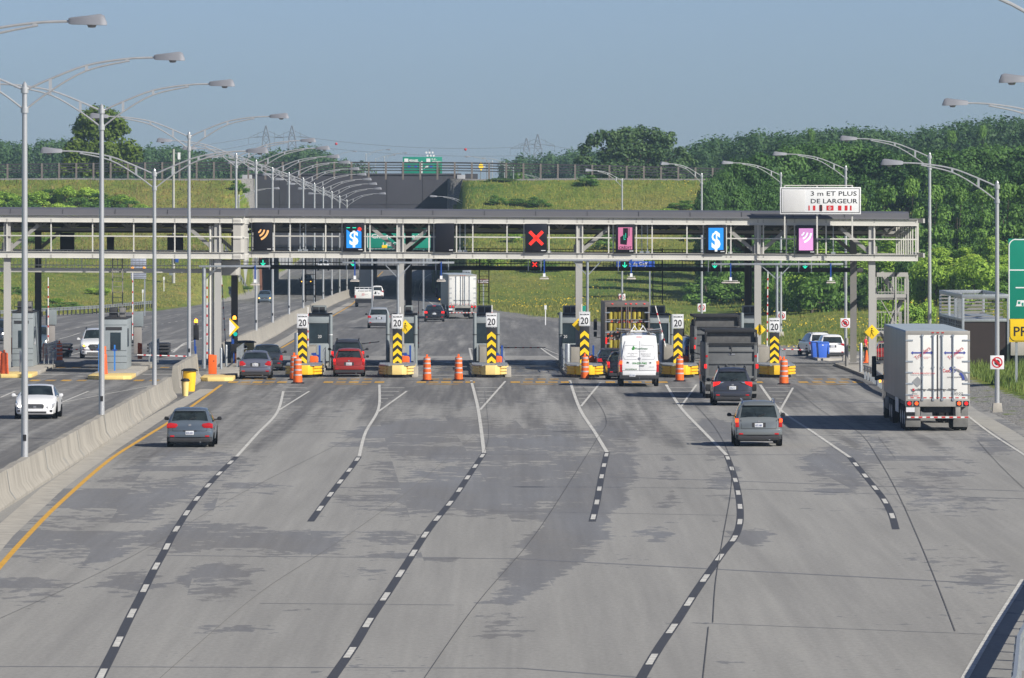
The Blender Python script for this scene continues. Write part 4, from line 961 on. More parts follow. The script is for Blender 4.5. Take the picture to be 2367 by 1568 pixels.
    # railing
    q = isl_loc(x, 872, 9, 0); o = thing('railing', 'grey tubular hand railing on the ' + nm, 'railing', (q[0], q[1], q[2] + .15), TH, 'railings on the islands')
    sx = .88 if i < 3 or i == 5 else -.88
    mb = MB()
    for vv in np.arange(0, 10, 1.2): mb.box(sx - .02, sx + .02, vv, vv + .04, 0, 1.05, M_GALV)
    for h in (.15, .6, 1.05): mb.bar((sx, 0, h), (sx, 10, h), .04, .04, M_GALV)
    mb.build('bars', o)
    # orange machine and blue stand
    u = (.45, .42, .48, .42, .45, .30)[i]
    q = isl_loc(x, 872, 5.5, u); o = thing('ticket_machine', 'orange machine housing behind the cushion of the ' + nm.split(',')[0], 'ticket machine', (q[0], q[1], q[2] + .15), 0, 'orange machines on the islands')
    MB().prism([(-.22, 0), (.22, 0), (.22, .78), (.14, .85), (-.22, .85)], 0, .5, M_ORG).build('housing', o, bevel=.03)
    MB().lathe([(.035, -.01), (.035, .01)], (.08, -.01, .5), M_SBLK, 10, 'y').build('lock', o)
    q = isl_loc(x, 872, 9, u + .25); o = thing('payment_stand', 'thin blue payment stand with arm on the ' + nm.split(',')[0], 'payment stand', (q[0], q[1], q[2] + .15), 0, 'blue stands on the islands')
    MB().box(-.05, .05, 0, .1, 0, 1.35, M_BLUEP).build('post', o); MB().bar((0, .05, .75), (-.45, .05, .9), .06, .1, M_BLUEP).box(-.35, -.18, 0, .1, .62, .95, M_BLUEP).build('arm', o)
    # inner wall panel
    q = isl_loc(x, 872, 13, -.05); o = thing('protection_block', 'beige concrete protection block in front of the booth of the ' + nm.split(',')[0], 'concrete block', (q[0], q[1], q[2] + .15), TH, 'concrete blocks in front of the booths')
    MB().box(-.42, .42, 0, 8, 0, 1.15, M_CONC).build('block', o, bevel=.04)

# gate barriers: housing + striped arm
def gate(label, p, mode, side=1, L=3.4, lift=0.0, rz=TH, seg=7, cab=True):
    o = thing('gate_barrier', label, 'barrier gate', p, rz, 'red and white barrier gates')
    if cab: MB().box(-.17, .17, -.15, .2, 0, 1.0, M_BOOTH).build('housing', o, bevel=.02)
    d = Vector((side * math.cos(lift), 0, math.sin(lift))); a0 = Vector((0, -.2, .9))
    mw = mat('gate_white', (.75, .74, .72), .5, 0, .04) if mode == 'w' else mat('gate_dark', (.30, .27, .26), .6)
    MB().bar(a0, a0 + d * L, .05, .11, mw, up=(0, 1, 0)).build('arm', o)
    mb = MB()
    for k in range(seg):
        s_ = .25 + k * (L - .3) / seg; w_ = .13
        mb.bar(a0 + d * s_, a0 + d * (s_ + w_), .056, .116, M_RED, up=(0, 1, 0))
    mb.build('stripes', o)
gate('raised gate arm behind the sign of the first island', isl_loc(702, 872, 16, -.05), 'w', 1, 2.6, PI / 2, seg=5, cab=False)
gate('raised gate arm behind the sign of the second island', isl_loc(918, 872, 16, .1), 'w', 1, 2.6, PI / 2, seg=5, cab=False)
gate('raised gate arm behind the sign of the third island', isl_loc(1133, 872, 16, .25), 'w', 1, 2.7, PI / 2, seg=5, cab=False)
gate('raised gate arm behind the sign of the fourth island', isl_loc(1352, 872, 16, .2), 'w', 1, 2.75, PI / 2, seg=5, cab=False)
gate('leaning white gate arm at the fifth island', isl_loc(1572, 872, 16, -.1), 'w', -1, 2.75, PI / 2 - .25, seg=5, cab=False)
gate('tall raised gate arm with many red stripes at the right-most island', isl_loc(1797, 872, 16, .25), 'w', 1, 4.6, PI / 2 - .01, seg=9, cab=False)
gate('lowered dark gate arm across the closed lane right of the third island', isl_loc(1133, 872, 32, .6), 'd', 1, 2.9, 0, seg=6)
gate('lowered gate arm touching the bins right of the last island', isl_loc(1797, 872, 30, .3), 'w', 1, 3.0, -.03, seg=6)
gate('nearly horizontal dark gate arm ahead of the red hatchback', isl_loc(702, 872, 34, 1.2), 'd', 1, 2.6, .12, seg=4)
gate('upright dark gate arm behind the second island', isl_loc(918, 872, 30, 1.1), 'd', 1, 2.9, PI / 2, seg=3, cab=False)
gate('upright dark gate arm behind the barrel truck', isl_loc(1572, 872, 30, -2.2), 'd', 1, 3.2, PI / 2 + .08, seg=2, cab=False)
# left (inbound) gates
gate('lowered red and white gate arm in front of the white oncoming SUV', G(243, 848), 'w', -1, 3.3, .05, seg=7, cab=False)
gate('lowered red and white gate arm left of the central island', G(440, 862), 'w', -1, 2.9, .03, seg=6)
gate('upright striped gate arm beside the central T frame', G(479, 868), 'w', 1, 4.3, PI / 2, seg=8, cab=False)
gate('thin upright gate arm behind the dark central column', G(522, 835), 'w', 1, 4.2, PI / 2 + .06, seg=6, cab=False)
gate('thin upright gate arm left of the left cabinet', G(112, 822), 'w', 1, 4.0, PI / 2, seg=6, cab=False)
gate('thin upright gate arm left of the second cabinet', G(307, 818), 'w', 1, 4.4, PI / 2, seg=6, cab=False)

# drums
for x, y, lab, s_, col, top in [(688, 887, 'traffic drum standing in front of the first island', 1.28, M_ORG, 'b'), (680, 879, 'traffic drum half hidden behind another at the first island', 1.25, M_ORG, 'b'), (987, 881, 'left traffic drum closing the third lane', 1.2, M_ORG, 'b'), (1060, 880, 'right traffic drum closing the third lane', 1.2, M_ORG, 'b'),
                          (1352, 877, 'traffic drum in front of the fourth island', 1.18, M_ORG, 'b'), (1571, 882, 'traffic drum with handle in front of the fifth island', 1.2, M_ORG, 'b'), (1812, 889, 'traffic drum in front of the right-most island', 1.24, M_ORG, 'b'),
                          (10, 873, 'worn traffic drum without bands at the far left island', 1.28, M_ORGR, 'plain'), (239, 874, 'worn traffic drum behind the second lamp pole', 1.25, M_ORGR, 'plain'), (137, 838, 'small distant traffic drum by the left cabinet', 1.1, M_ORG, 'b'), (-4, 868, 'traffic drum cut by the left frame edge', 1.25, M_ORGR, 'plain')]:
    drum(lab, G(x, y), s_, col, 0, top)

# ---- left plaza ---------------------------------------------------------------------------------------------------------------
def lisland(lab, x, y, w, L, nose_w=1.0):
    p = G(x, y); o = thing('traffic_island', lab, 'traffic island', p, TH)
    MB().prism([(-w / 2, .6), (-w / 2 + .4, 0), (w / 2 - .4, 0), (w / 2, .6), (w / 2, 6), (-w / 2, 6)], 0, .2, M_YELP, plane='xy').build('yellow_nose', o, bevel=.03)
    MB().prism([(-w / 2, 6.01), (w / 2, 6.01), (w / 2, L), (-w / 2, L)], 0, .2, M_CONCD, plane='xy').build('kerb', o, bevel=.03)
lisland('yellow-nosed low island under the far left booth', 28, 874, 2.0, 32); lisland('yellow-nosed low island under the left booth', 252, 878, 2.3, 32); lisland('yellow-nosed low island under the central columns', 500, 882, 1.7, 32)
def big_booth(lab, x, w, dpt, h, y=862):
    p = G(x, y); o = thing('toll_booth', lab, 'toll booth', (p.x, p.y, p.z + .2), TH, 'toll booths of the inbound lanes')
    MB().box(-w / 2, w / 2, 0, dpt, 0, h, M_BOOTH).build('wall', o, bevel=.03)
    MB().box(-w * .2, w * .25, -.02, 0, 1.05, 2.0, M_BGLASS).box(-w / 2 + .12, w * .3, -.02, 0, h - .62, h - .45, M_TRIM).build('window', o)
    MB().box(w / 2, w / 2 + .02, 1, 2.4, 1.2, 2.2, M_BGLASS).build('side_window', o)
    mb = MB()
    for z in (.35, .7, 1.0, h - .35): mb.box(-w / 2 - .004, w / 2 + .004, -.008, 0, z, z + .02, M_TRIM)
    mb.build('panel_seam', o)
    MB().box(-w / 2 - .05, w / 2 + .05, -.05, dpt + .05, h, h + .06, M_TRIM).build('roof', o, bevel=.01)
    MB().box(-w * .3, w * .05, 1, 2, h + .06, h + .6, M_TRIM).box(w * .15, w * .4, 1, 2, h + .06, h + .6, M_STEELD).box(-w * .42, w * .45, .9, .95, h + .3, h + .35, M_GALV).build('air_conditioner', o, bevel=.02)
    return o
big_booth('large grey booth with ladder and roof units on the left island', 266, 1.25, 6, 2.75); big_booth('grey booth at the far left beside the first column', 52, 1.15, 6, 3.0, 856)
for x, y, w_, yt, lab in [(117, 822, .5, 706, 'tall grey equipment column behind the far left booth'), (318, 818, .5, 708, 'tall grey equipment column right of the left booth'), (529, 838, .36, 790, 'grey box cabinet at the foot of the dark central column')]:
    p = G(x, y); h = HC - (yt - YH) * p.y / F; o = thing('equipment_column', lab, 'cabinet', p, TH)
    MB().box(-w_ / 2, w_ / 2, 0, .6, 0, h - .95, mat('taupe_cabinet', (.25, .235, .22), .6, 0, .1)).build('shaft', o, bevel=.02); MB().box(-w_ / 2 - .06, w_ / 2 + .1, -.06, .66, h - .95, h, M_CAB).build('head', o, bevel=.02)
for x, y, lab in [(102, 850, 'railing beside the far left booth'), (345, 845, 'white railing beside the left booth'), (548, 858, 'railing of the central island')]:
    p = G(x, y); o = thing('railing', 'grey tubular ' + lab, 'railing', (p.x, p.y, p.z + .15), TH, 'railings on the islands'); mb = MB()
    for vv in np.arange(0, 14, 1.5): mb.box(-.03, .03, vv, vv + .06, 0, 1.1, M_GALV)
    for h in (.55, 1.1): mb.bar((0, 0, h), (.0, 14, h), .05, .05, M_GALV)
    for u in (.25, .5): mb.box(u - .02, u + .02, 0, .04, 0, 1.0, M_GALV)
    mb.bar((0, 0, 1.0), (.55, 0, 1.1), .04, .04, M_GALV); mb.build('bars', o)
for x, y, h, r_, lab in [(49, 869, 1.35, .09, 'pale steel bollard by the far left booth'), (559, 862, 1.35, .09, 'left pale steel bollard on the central island'), (571, 856, 1.5, .09, 'right pale steel bollard on the central island'), (1990, 862, 1.9, .11, 'worn steel bollard left of the rear right column'), (2024, 875, 1.7, .09, 'pale steel bollard at the right pavement tip')]:
    pass
for x, y, h, r_, lab in [(49, 869, 1.35, .09, 'pale steel bollard by the far left booth'), (511, 862, 1.35, .07, 'left pale steel bollard on the central island'), (523, 856, 1.4, .07, 'right pale steel bollard on the central island'), (1957, 853, 1.72, .10, 'worn dark bollard left of the rear right column'), (1990, 866, 1.7, .09, 'pale steel bollard at the tip of the right pavement')]:
    p = G(x, y); o = thing('bollard', lab, 'bollard', p, 0, 'steel bollards'); MB().lathe([(r_, 0), (r_, h - .05), (r_ * .8, h), (0, h + .01)], (0, 0, 0), M_GALV if x != 1957 else M_STEELD, 12).build('pipe', o, smooth=.6)
# traffic light, flashing beacons, orange bins at the central island
for x, y, lab, top, green in [(541, 848, 'black lane light with amber beacon and green lens on the central island', 3.0, 1), (452, 850, 'black beacon unit seen from behind left of the central island', 2.85, 0)]:
    p = G(x, y); o = thing('lane_light', lab, 'signal light', p, 0); MB().box(-.045, .045, 0, .09, 0, 1.2, M_BLUEP).box(-.14 if green else -.08, .0, -.05, .05, .95, 1.7, M_BLUEP).build('post', o)
    MB().box(-.12, .18, -.05, .2, 1.55, top - .45, M_BLK).build('housing', o, bevel=.02)
    MB().lathe([(.10, 0), (.105, .06), (.09, .16), (.04, .21), (0, .22)], (.02, .05, top - .32), mat('beacon_amber', (.9, .3, .02), .3, 0, 0, emit=(1, .32, .02), es=3.0 if green else 1.2), 12).build('beacon', o, smooth=.9)
    MB().box(-.03, .07, 0, .1, top - .45, top - .3, M_BLK).build('beacon_foot', o)
    if green: MB().lathe([(.12, -.03), (.12, .0)], (.08, -.06, 1.85), mat('green_lens', (.0, .30, .26), .3, 0, 0, emit=(0, .5, .4), es=.35), 14, 'y').build('green_lens', o); MB().box(-.2, .3, -.1, .2, .85, 1.3, M_BLK).box(0, .25, 0, .2, 0, .85, mat('rust_brown', (.12, .035, .015), .8)).build('console', o, bevel=.02)
for x, y, w_, h, lab in [(491, 874, .42, 1.0, 'orange machine housing behind the barrier block on the central island'), (238, 868, .3, 1.35, 'narrow orange machine left of the left booth'), (33, 850, .35, .9, 'small orange-red box hanging by the far left column'), (104, 842, .28, .95, 'orange cabinet left of the left equipment column'), (323, 838, .25, .9, 'orange cabinet right of the left booth')]:
    p = G(x, y); z = p.z + (.2 if x != 33 else .75); o = thing('ticket_machine', lab, 'ticket machine', (p.x, p.y, z), 0, 'orange machines on the islands'); MB().prism([(-w_ / 2, 0), (w_ / 2, 0), (w_ / 2, h), (-w_ / 2, h * 1.05)], 0, .45, M_ORG if x != 33 else M_ORGR).build('housing', o, bevel=.02); MB().lathe([(.03, -.01), (.03, .01)], (.08, -.01, h * .7), M_SBLK, 8, 'y').build('lock', o)
for x, y, h, lab in [(229, 868, 1.7, 'blue measuring post on the nose of the left island'), (265, 866, 1.6, 'blue post in front of the left booth'), (485, 850, 1.2, 'blue payment stand by the central T frame')]:
    p = G(x, y); o = thing('payment_stand', lab, 'payment stand', p, 0, 'blue stands on the islands'); MB().box(-.04, .04, 0, .08, 0, h, mat('bright_blue_paint', (.03, .2, .6), .5)).build('post', o); MB().box(-.12, .12, -.02, .06, h * .8, h * .85, M_BLUEP).build('arm', o)
# dark crash cushions seen from behind on the left
for x, y, lab in [(140, 828, 'dark ribbed crash cushion at the far end of the left island'), (368, 826, 'dark ribbed crash cushion by the second inbound lane')]:
    p = G(x, y); o = thing('crash_cushion', lab, 'crash cushion', p, TH, 'dark crash cushions at the far island ends'); mb = MB()
    for z in (.3, .5, .7): mb.box(-.75, .7, 0, .15, z, z + .12, M_TRIM); mb.box(-.7, .6, .1, 3, z, z + .12, M_TRIM)
    mb.build('ribs', o, bevel=.02); MB().box(-.6, .5, .3, 3, .05, .85, M_BLK).build('core', o)
# ================================================================== VEHICLES
def paint(name, c, metal=.35, rough=.32): return mat('paint_' + name, c, rough, metal, .06, 1.2, coat=.6)
TAB = {
 'hatch': dict(st=[(0, .86), (.05, .95), (.11, 1.0), (.42, 1.36), (.60, 1.43), (1.1, 1.46), (1.7, 1.46), (2.1, 1.41), (2.9, 1.02), (3.4, .93), (3.85, .82), (4.08, .68), (4.15, .58)], g=(2, 3, 7, 8), belt=.93, L=4.15, H=1.46),
 'sedan': dict(st=[(0, .86), (.05, .98), (.12, 1.02), (.62, 1.05), (1.28, 1.36), (1.55, 1.43), (2.0, 1.46), (2.45, 1.40), (3.3, 1.02), (3.9, .92), (4.25, .80), (4.42, .66), (4.48, .56)], g=(3, 4, 7, 8), belt=.93, L=4.48, H=1.46),
 'suv': dict(st=[(0, .95), (.05, 1.05), (.10, 1.10), (.34, 1.55), (.5, 1.66), (1.1, 1.70), (1.9, 1.69), (2.4, 1.62), (3.15, 1.14), (3.6, 1.06), (4.2, .96), (4.5, .78), (4.6, .62)], g=(2, 3, 7, 8), belt=1.04, L=4.6, H=1.70),
 'van': dict(st=[(0, 1.0), (.05, 1.2), (.08, 1.62), (.26, 2.30), (.42, 2.56), (1.0, 2.66), (3.6, 2.66), (4.2, 2.5), (5.1, 1.55), (5.5, 1.32), (5.8, 1.15), (5.88, .9), (5.92, .7)], g=(99, 99, 7, 8), belt=1.5, L=5.92, H=2.66)}
def car(label, cat, x, y, kind, Wd, paintm, L=None, H=None, rz=0.0, group=None, tl='mid', lit=0, plate='', front=False, rack=False, heads=0, extras=None, name='car', ywin=None, mirrors=True, detail=True):
    T = TAB[kind]; L = L or T['L']; H = H or T['H']; ky, kz = L / T['L'], H / T['H']
    st = [(a * ky, z * kz) for a, z in T['st']]; g0, g1, g2, g3 = T['g']; belt = T['belt'] * kz; w = Wd / 2; zb = {'suv': .26, 'van': .40}.get(kind, .20)
    roof = H - .02; wr = w * (.70 if kind != 'van' else .86)
    p = G(x, y)
    tr = .33 if kind in ('hatch', 'sedan') else .36; yr, yf = L * .195, L * .80
    head = rz + (PI if front else 0)
    off = Vector((0, (-yr if not front else yf), 0))
    off = Matrix.Rotation(head, 3, 'Z') @ Vector((0, -yr, 0)) if not front else Matrix.Rotation(head, 3, 'Z') @ Vector((0, -yf, 0))
    o = thing(name, label, cat, (p.x + off.x, p.y + off.y, p.z), head, group)
    def wy(yy):
        a = interp(yy, [(0, .88), (.05, .95), (.16, .985), (.5, 1), (L - 1.0, 1), (L - .45, .965), (L - .15, .88), (L, .70)]); return w * a
    def ring(yy, top):
        ww = wy(yy); t = max(0, min(1, (top - belt) / (roof - belt))); bz = min(belt, top - .05)
        wt = ww * .90 + (wr - ww * .90) * t
        hb = zb + (.14 if yy < .03 or yy > L - .03 else 0)
        half = [(0, hb), (ww * .86, hb), (ww * .965, hb + .07), (ww, zb + .38), (ww * .99, (zb + .38 + bz) / 2), (ww * .955, bz), ((ww * .955 + wt) / 2 + .015, bz + (top - .05 - bz) * .55), (wt, top - .05 * (.3 + .7 * t)), (wt - .07, top - .008), (wt * .5, top + .02), (0, top + .028)]
        return [(a, yy, b) for a, b in half] + [(-a, yy, b) for a, b in half[-2:0:-1]]
    # densify
    S_ = []
    for i, (a, z) in enumerate(st):
        S_.append((a, z, i))
    rings = [ring(a, z) for a, z, _ in S_]; k = len(rings[0])
    parts = {}
    def add(nm, f): parts.setdefault(nm, []).append(f)
    for i in range(len(rings) - 1):
        for j in range(k):
            q = (i * k + j, i * k + (j + 1) % k, (i + 1) * k + (j + 1) % k, (i + 1) * k + j)
            jj = j if j < 10 else 19 - j
            nm = 'body'
            if i == g0 and i + 1 == g1 and jj in (8, 9): nm = 'rear_window'
            elif i == g2 and i + 1 == g3 and jj in (8, 9): nm = 'windshield'
            elif kind != 'van' and g1 <= i < g3 and jj in (5, 6) and not (i == g2 and jj == 6 and False): nm = 'side_window_left' if j >= 10 else 'side_window'
            elif kind == 'van' and i == g2 and jj in (5, 6): nm = 'side_window'
            add(nm, q)
    add('body', tuple(range(k))); add('body', tuple((len(rings) - 1) * k + j for j in range(k)))
    allv = [v for r in rings for v in r]
    for nm, fs in parts.items():
        used = sorted({i for f in fs for i in f}); mp = {v: i for i, v in enumerate(used)}
        mb = MB(); vv = [allv[i] for i in used]
        mb.faces(vv, [tuple(mp[i] for i in f) for f in fs], paintm if nm == 'body' else M_GLASS)
        mb.build('side_window' if nm.startswith('side_w') else nm, o, smooth=.75 if nm == 'body' else .9)
    # wheels
    for yy in (yr, yf):
        for sx in (-1, 1):
            xo = sx * (w - .015); xi = sx * (w - .23)
            wh = MB().lathe([(tr * .55, 0), (tr * .93, 0), (tr, sx * -.03), (tr, sx * -.18), (tr * .9, sx * -.215), (0, sx * -.215)], (xo, yy, tr), M_RUB, 20, 'x').build('wheel', o, smooth=.7)
            MB().lathe([(tr * .56, sx * -.02), (tr * .5, sx * .002), (tr * .15, sx * -.02), (0, sx * -.01)], (xo, yy, tr), M_RIM, 12, 'x').build('rim', wh, smooth=.5)
    mb = MB()
    for yy in (yr, yf):
        for sx in (-1, 1): mb.lathe([(0, sx * .004), (tr * 1.2, sx * .004)], (sx * w * .992, yy, tr + .03), M_TRIM, 20, 'x')
    mb.box(-w * .8, w * .8, .3, L - .3, zb - .06, zb + .02, M_BLK); mb.build('wheel_arch', o)
    if mirrors:
        ym = st[g3][0] - .35; zm = belt + .08
        for sx in (-1, 1): mq = M_BLK if not front else paintm; MB().prism([(sx * (w + a_), zm + b_) for a_, b_ in ((.03, -.05), (.03, .03), (.07, .075), (.16, .085), (.205, .04), (.205, -.03), (.16, -.06))], ym - .06, ym + .07, mq).box(min(sx * w * .88, sx * (w + .05)), max(sx * w * .88, sx * (w + .05)), ym - .03, ym + .03, zm - .05, zm - .01, mq).build('mirror', o, bevel=.02)
    if not front:
        # rear furniture
        zt = belt
        def lamp(poly, m, nm='tail_light', y0=-.012, y1=.2):
            for sx in (-1, 1): MB().prism([(sx * a, b) for a, b in poly], y0, y1, m).build(nm, o, bevel=.012)
        mt = {0: M_TAILR, 1: M_TAILON, 2: M_TAILO}[lit]
        e = w * .975
        if tl == 'golf': lamp([(w * .50, zt - .10), (w * .60, zt - .19), (e, zt - .20), (e, zt - .04), (w * .82, zt + .005), (w * .55, zt - .03)], mt)
        elif tl == 'vert':
            lamp([(w * .82, zt - .30), (e, zt - .30), (e, zt + .04), (w * .84, zt + .04)], M_TAILR)
            if lit: lamp([(w * .84, zt - .12), (e + .004, zt - .12), (e + .004, zt + .02), (w * .85, zt + .02)], M_TAILO if lit == 1 and kind == 'suv' else M_TAILON, 'lit_lamp', y0=-.02)
        elif tl == 'rav': lamp([(w * .68, zt - .06), (e, zt - .17), (e, zt + .04), (w * .60, zt + .06)], mt); lamp([(w * .48, zt - .0), (w * .66, zt - .05), (w * .60, zt + .055), (w * .40, zt + .05)], M_CHR)
        elif tl == 'van': lamp([(w * .86, .74), (e + .01, .74), (e + .01, 1.28), (w * .86, 1.28)], M_TAILR); lamp([(w * .85, 1.13), (e + .015, 1.13), (e + .015, 1.30), (w * .85, 1.30)], M_TAILO, y0=-.02)
        elif tl == 'sedan': lamp([(w * .58, zt - .12), (w * .68, zt - .22), (e, zt - .21), (e, zt + .0), (w * .78, zt + .035)], mt); lamp([(w * .56, zt - .21), (w * .76, zt - .245), (w * .76, zt - .215), (w * .58, zt - .18)], M_HEAD, 'reverse_light', y0=-.018)
        elif tl == 'low': lamp([(w * .76, zt - .32), (e, zt - .34), (e, zt - .04), (w * .84, zt - .02)], mt)
        else: lamp([(w * .66, zt - .17), (e, zt - .17), (e, zt + .01), (w * .70, zt + .01)], mt)
        if lit: MB().box(-.14, .14, -.005 + (st[g1][0] if kind != 'van' else .36), .06 + (st[g1][0] if kind != 'van' else .36), (st[g1][1] + .01 if kind != 'van' else 2.47), (st[g1][1] + .045 if kind != 'van' else 2.52), M_TAILON).build('brake_light', o, bevel=.005)
        if detail:
            zc = .68 * kz if kind != 'van' else .62
            if kind != 'van':
                bm_ = MB().prism([(-w * .97, .05), (-w * .9, -.05), (-w * .4, -.085), (w * .4, -.085), (w * .9, -.05), (w * .97, .05), (w * .985, .3), (-w * .985, .3)], zb + .19, zb + .40, paintm, plane='xy').build('bumper', o, bevel=.03)
                MB().prism([(-w * .95, .05), (-w * .86, -.04), (w * .86, -.04), (w * .95, .05), (w * .95, .3), (-w * .95, .3)], zb + .02, zb + .19, M_TRIM, plane='xy').build('valance', bm_, bevel=.02)
                for sx in (-1, 1): MB().box(sx * w * .74 - .08, sx * w * .74 + .08, -.07, -.04, zb + .20, zb + .26, M_TAILR).build('reflector', bm_, bevel=.01)
            pz = zc if tl not in ('golf',) else .50
            if extras and 'pz' in extras: pz = extras['pz']
            MB().box(-.26, .26, -.004, .02, pz - .05, pz + .13, M_TRIM if paintm is not None else M_TRIM).build('plate_recess', o)
            px = extras.get('px', 0) if extras else 0
            MB().box(px - .155, px + .155, -.10 if pz < .56 else -.02, -.09 if pz < .56 else -.006, pz - .04, pz + .11, M_PLATE).build('licence_plate', o, bevel=.006)
            if plate: text(plate, px, -.105 if pz < .56 else -.024, pz + .03, .075, mat('plate_blue', (.03, .06, .2), .5, 0, 0), o, 'plate_lettering', width=.25, bold=.01)
            # seams, handle, badge
            mb = MB()
            if kind != 'van':
                zz = zb + .42; mb.box(-w * .72, w * .72, -.003, .01, zz, zz + .012, M_SBLK)
                for sx in (-1, 1): mb.bar((sx * w * .72, .003, zz), (sx * w * .74, .008, zt - .02), .012, .012, M_SBLK)
                mb.box(-.05, .05, -.008, .01, zt - .12, zt - .05, M_CHR)
                mb.build('badge', o)
                # wiper
            if kind in ('suv', 'hatch'): MB().bar((-.02, st[g0][0] - .03, st[g0][1] + .05), (.25, st[g0][0] + .02, st[g0][1] + .13), .02, .02, M_BLK).build('wiper', o)
            if kind == 'suv' or kind == 'hatch': MB().prism([(-w * .62, st[g1][1] - .0), (w * .62, st[g1][1] - .0), (w * .60, st[g1][1] + .05), (-w * .60, st[g1][1] + .05)], st[g1][0] - .10, st[g1][0] + .1, paintm).build('spoiler', o, bevel=.01)
        mb = MB(); mb.box(-w * .35, w * .3, .4, .8, zb - .04, zb + .04, M_TRIM).tube([(w * .45, -.02, zb + .02), (w * .45, .5, zb + .02)], .035, M_CHR, 8); mb.build('exhaust', o)
    else:
        yF = L
        mh = {0: M_HEAD, 1: M_HEADON, 2: M_HEADO}[heads]
        zt = st[10][1]
        for sx in (-1, 1):
            q = MB().prism([(sx * w * .52, zt - .26), (sx * w * .60, zt - .34), (sx * w * .90, zt - .24), (sx * w * .93, zt - .08), (sx * w * .72, zt - .16)], L - .38, L + .005, M_HEAD).build('headlight', o, bevel=.012)
            MB().lathe([(.07, 0), (.07, .012)], (sx * w * .72, L + .006, zt - .21), mh, 12, 'y').build('bulb', q)
            MB().box(sx * w * .72 - .10, sx * w * .72 + .10, L - .1, L + .008, zb + .12, zb + .20, M_TRIM).build('fog_light', o, bevel=.01)
        MB().prism([(-w * .44, zt - .2), (-w * .34, zt - .5), (w * .34, zt - .5), (w * .44, zt - .2), (w * .36, zt - .13), (-w * .36, zt - .13)], L - .2, L + .02, M_TRIM).build('grille', o, bevel=.02)
        mb = MB()
        for q_ in range(4): mb.box(-w * .36, w * .36, L + .018, L + .026, zt - .22 - q_ * .065, zt - .205 - q_ * .065, M_CHR)
        mb.box(-.06, .06, L + .02, L + .04, zt - .3, zt - .2, M_CHR); mb.build('grille_bars', o)
        bm_ = MB().prism([(-w * .90, L - .5), (w * .90, L - .5), (w * .86, L - .08), (w * .62, L + .05), (-w * .62, L + .05), (-w * .86, L - .08)], zb + .02, zb + .26, paintm, plane='xy').build('bumper', o, bevel=.04)
        MB().box(-w * .55, w * .55, L + .02, L + .056, zb + .05, zb + .14, M_TRIM).build('air_intake', bm_, bevel=.01)
    if rack:
        for sx in (-1, 1): MB().tube([(sx * wr * .92, st[g1][0] + .12, st[g1][1] + .06), (sx * wr * .94, st[g1][0] + .3, H + .06), (sx * wr * .94, st[g2][0] - .2, H + .06), (sx * wr * .92, st[g2][0], st[g2][1] + .05)], .025, M_CHR if rack == 'c' else M_BLK, 6).build('roof_rail', o)
    return o
P_GREY = paint('slate_grey', (.115, .145, .18)); P_SIL = paint('silver', (.42, .45, .48)); P_WHT = paint('white', (.74, .75, .76), 0.0, .3); P_DK = paint('dark_blue_grey', (.035, .045, .06))
P_RED = paint('red', (.30, .022, .014), .1); P_BLKP = paint('black', (.012, .013, .018), .2); P_PURG = paint('purplish_grey', (.14, .15, .20)); P_CHAR = paint('charcoal', (.05, .055, .075)); P_TORR = paint('green_grey', (.19, .21, .215)); P_BLG = paint('blue_grey', (.12, .17, .21))
car('slate grey hatchback driving alone beside the concrete barrier', 'car', 441, 1033, 'hatch', 1.78, P_GREY, tl='golf', plate='K55 JOD', L=4.25, extras={'pz': .52})
car('silver grey SUV with roof rails, last in the right queue, plate 473 HBF', 'car', 1752, 1031, 'suv', 1.82, P_TORR, tl='vert', lit=1, plate='473 HBF', rack='c', extras={'pz': .78})
car('dark charcoal SUV with glowing tail lights right behind the dump truck', 'car', 1692, 937, 'suv', 1.82, P_CHAR, tl='rav', lit=1, plate='JCN 717', rack=True, rz=0, extras={'pz': .78})
car('purplish grey sedan waiting at the left-most outbound lane', 'car', 591, 876, 'sedan', 1.70, P_PURG, tl='sedan', plate='R32 110', rz=TH, L=4.37, extras={'pz': .72})
car('dark coupe ahead of the purplish grey sedan', 'car', 617, 857, 'sedan', 1.78, P_DK, tl='low', rz=TH + .02, L=4.5, H=1.42)
car('bright red hatchback waiting behind a dark SUV', 'car', 807, 871, 'hatch', 1.70, P_RED, tl='vert', lit=1, plate='PLK 713', rz=TH, L=4.05, H=1.49, extras={'pz': .66})
car('grey SUV with glowing lamps hidden behind the red hatchback', 'car', 804, 856, 'suv', 1.86, P_CHAR, tl='vert', lit=2, rack=True, rz=TH, L=4.6)
car('silver SUV with red lamps just past the second island', 'car', 876, 759, 'suv', 1.90, P_SIL, tl='mid', plate='FND 24', rz=TH, extras={'pz': .8})
car('black sedan with brake lights behind the distant white truck', 'car', 1004, 744, 'sedan', 1.82, P_BLKP, tl='mid', lit=1, rz=TH, plate='AJ 41')
car('white SUV beside the flatbed pickup before the underpass', 'car', 872, 692, 'suv', 1.66, P_WHT, tl='rav', rz=TH, rack=True)
car('blue grey sedan coming towards us from the underpass', 'car', 612, 701, 'sedan', 1.75, P_BLG, front=True, heads=2, rz=TH)
car('dark car at the left roadside, half hidden by the dark column', 'car', 527, 695, 'suv', 1.8, P_DK, front=True, rz=TH)
car('dark SUV inside the tunnel shadow with one orange lamp', 'car', 708, 663, 'suv', 1.8, P_BLKP, front=True, heads=2, rz=TH)
car('small white SUV descending beyond the tunnel', 'car', 747, 626, 'suv', 1.9, P_WHT, front=True, rz=TH)
car('white luxury sedan driving towards us behind the nearest lamp pole', 'car', 84, 968, 'sedan', 1.80, P_WHT, front=True, heads=1, rz=0.0, L=4.64, H=1.42)
car('white SUV facing us with an orange turn signal at the inbound gate', 'car', 222, 829, 'suv', 1.95, P_WHT, front=True, heads=2, rz=.04, L=5.0, H=1.78, rack=True)
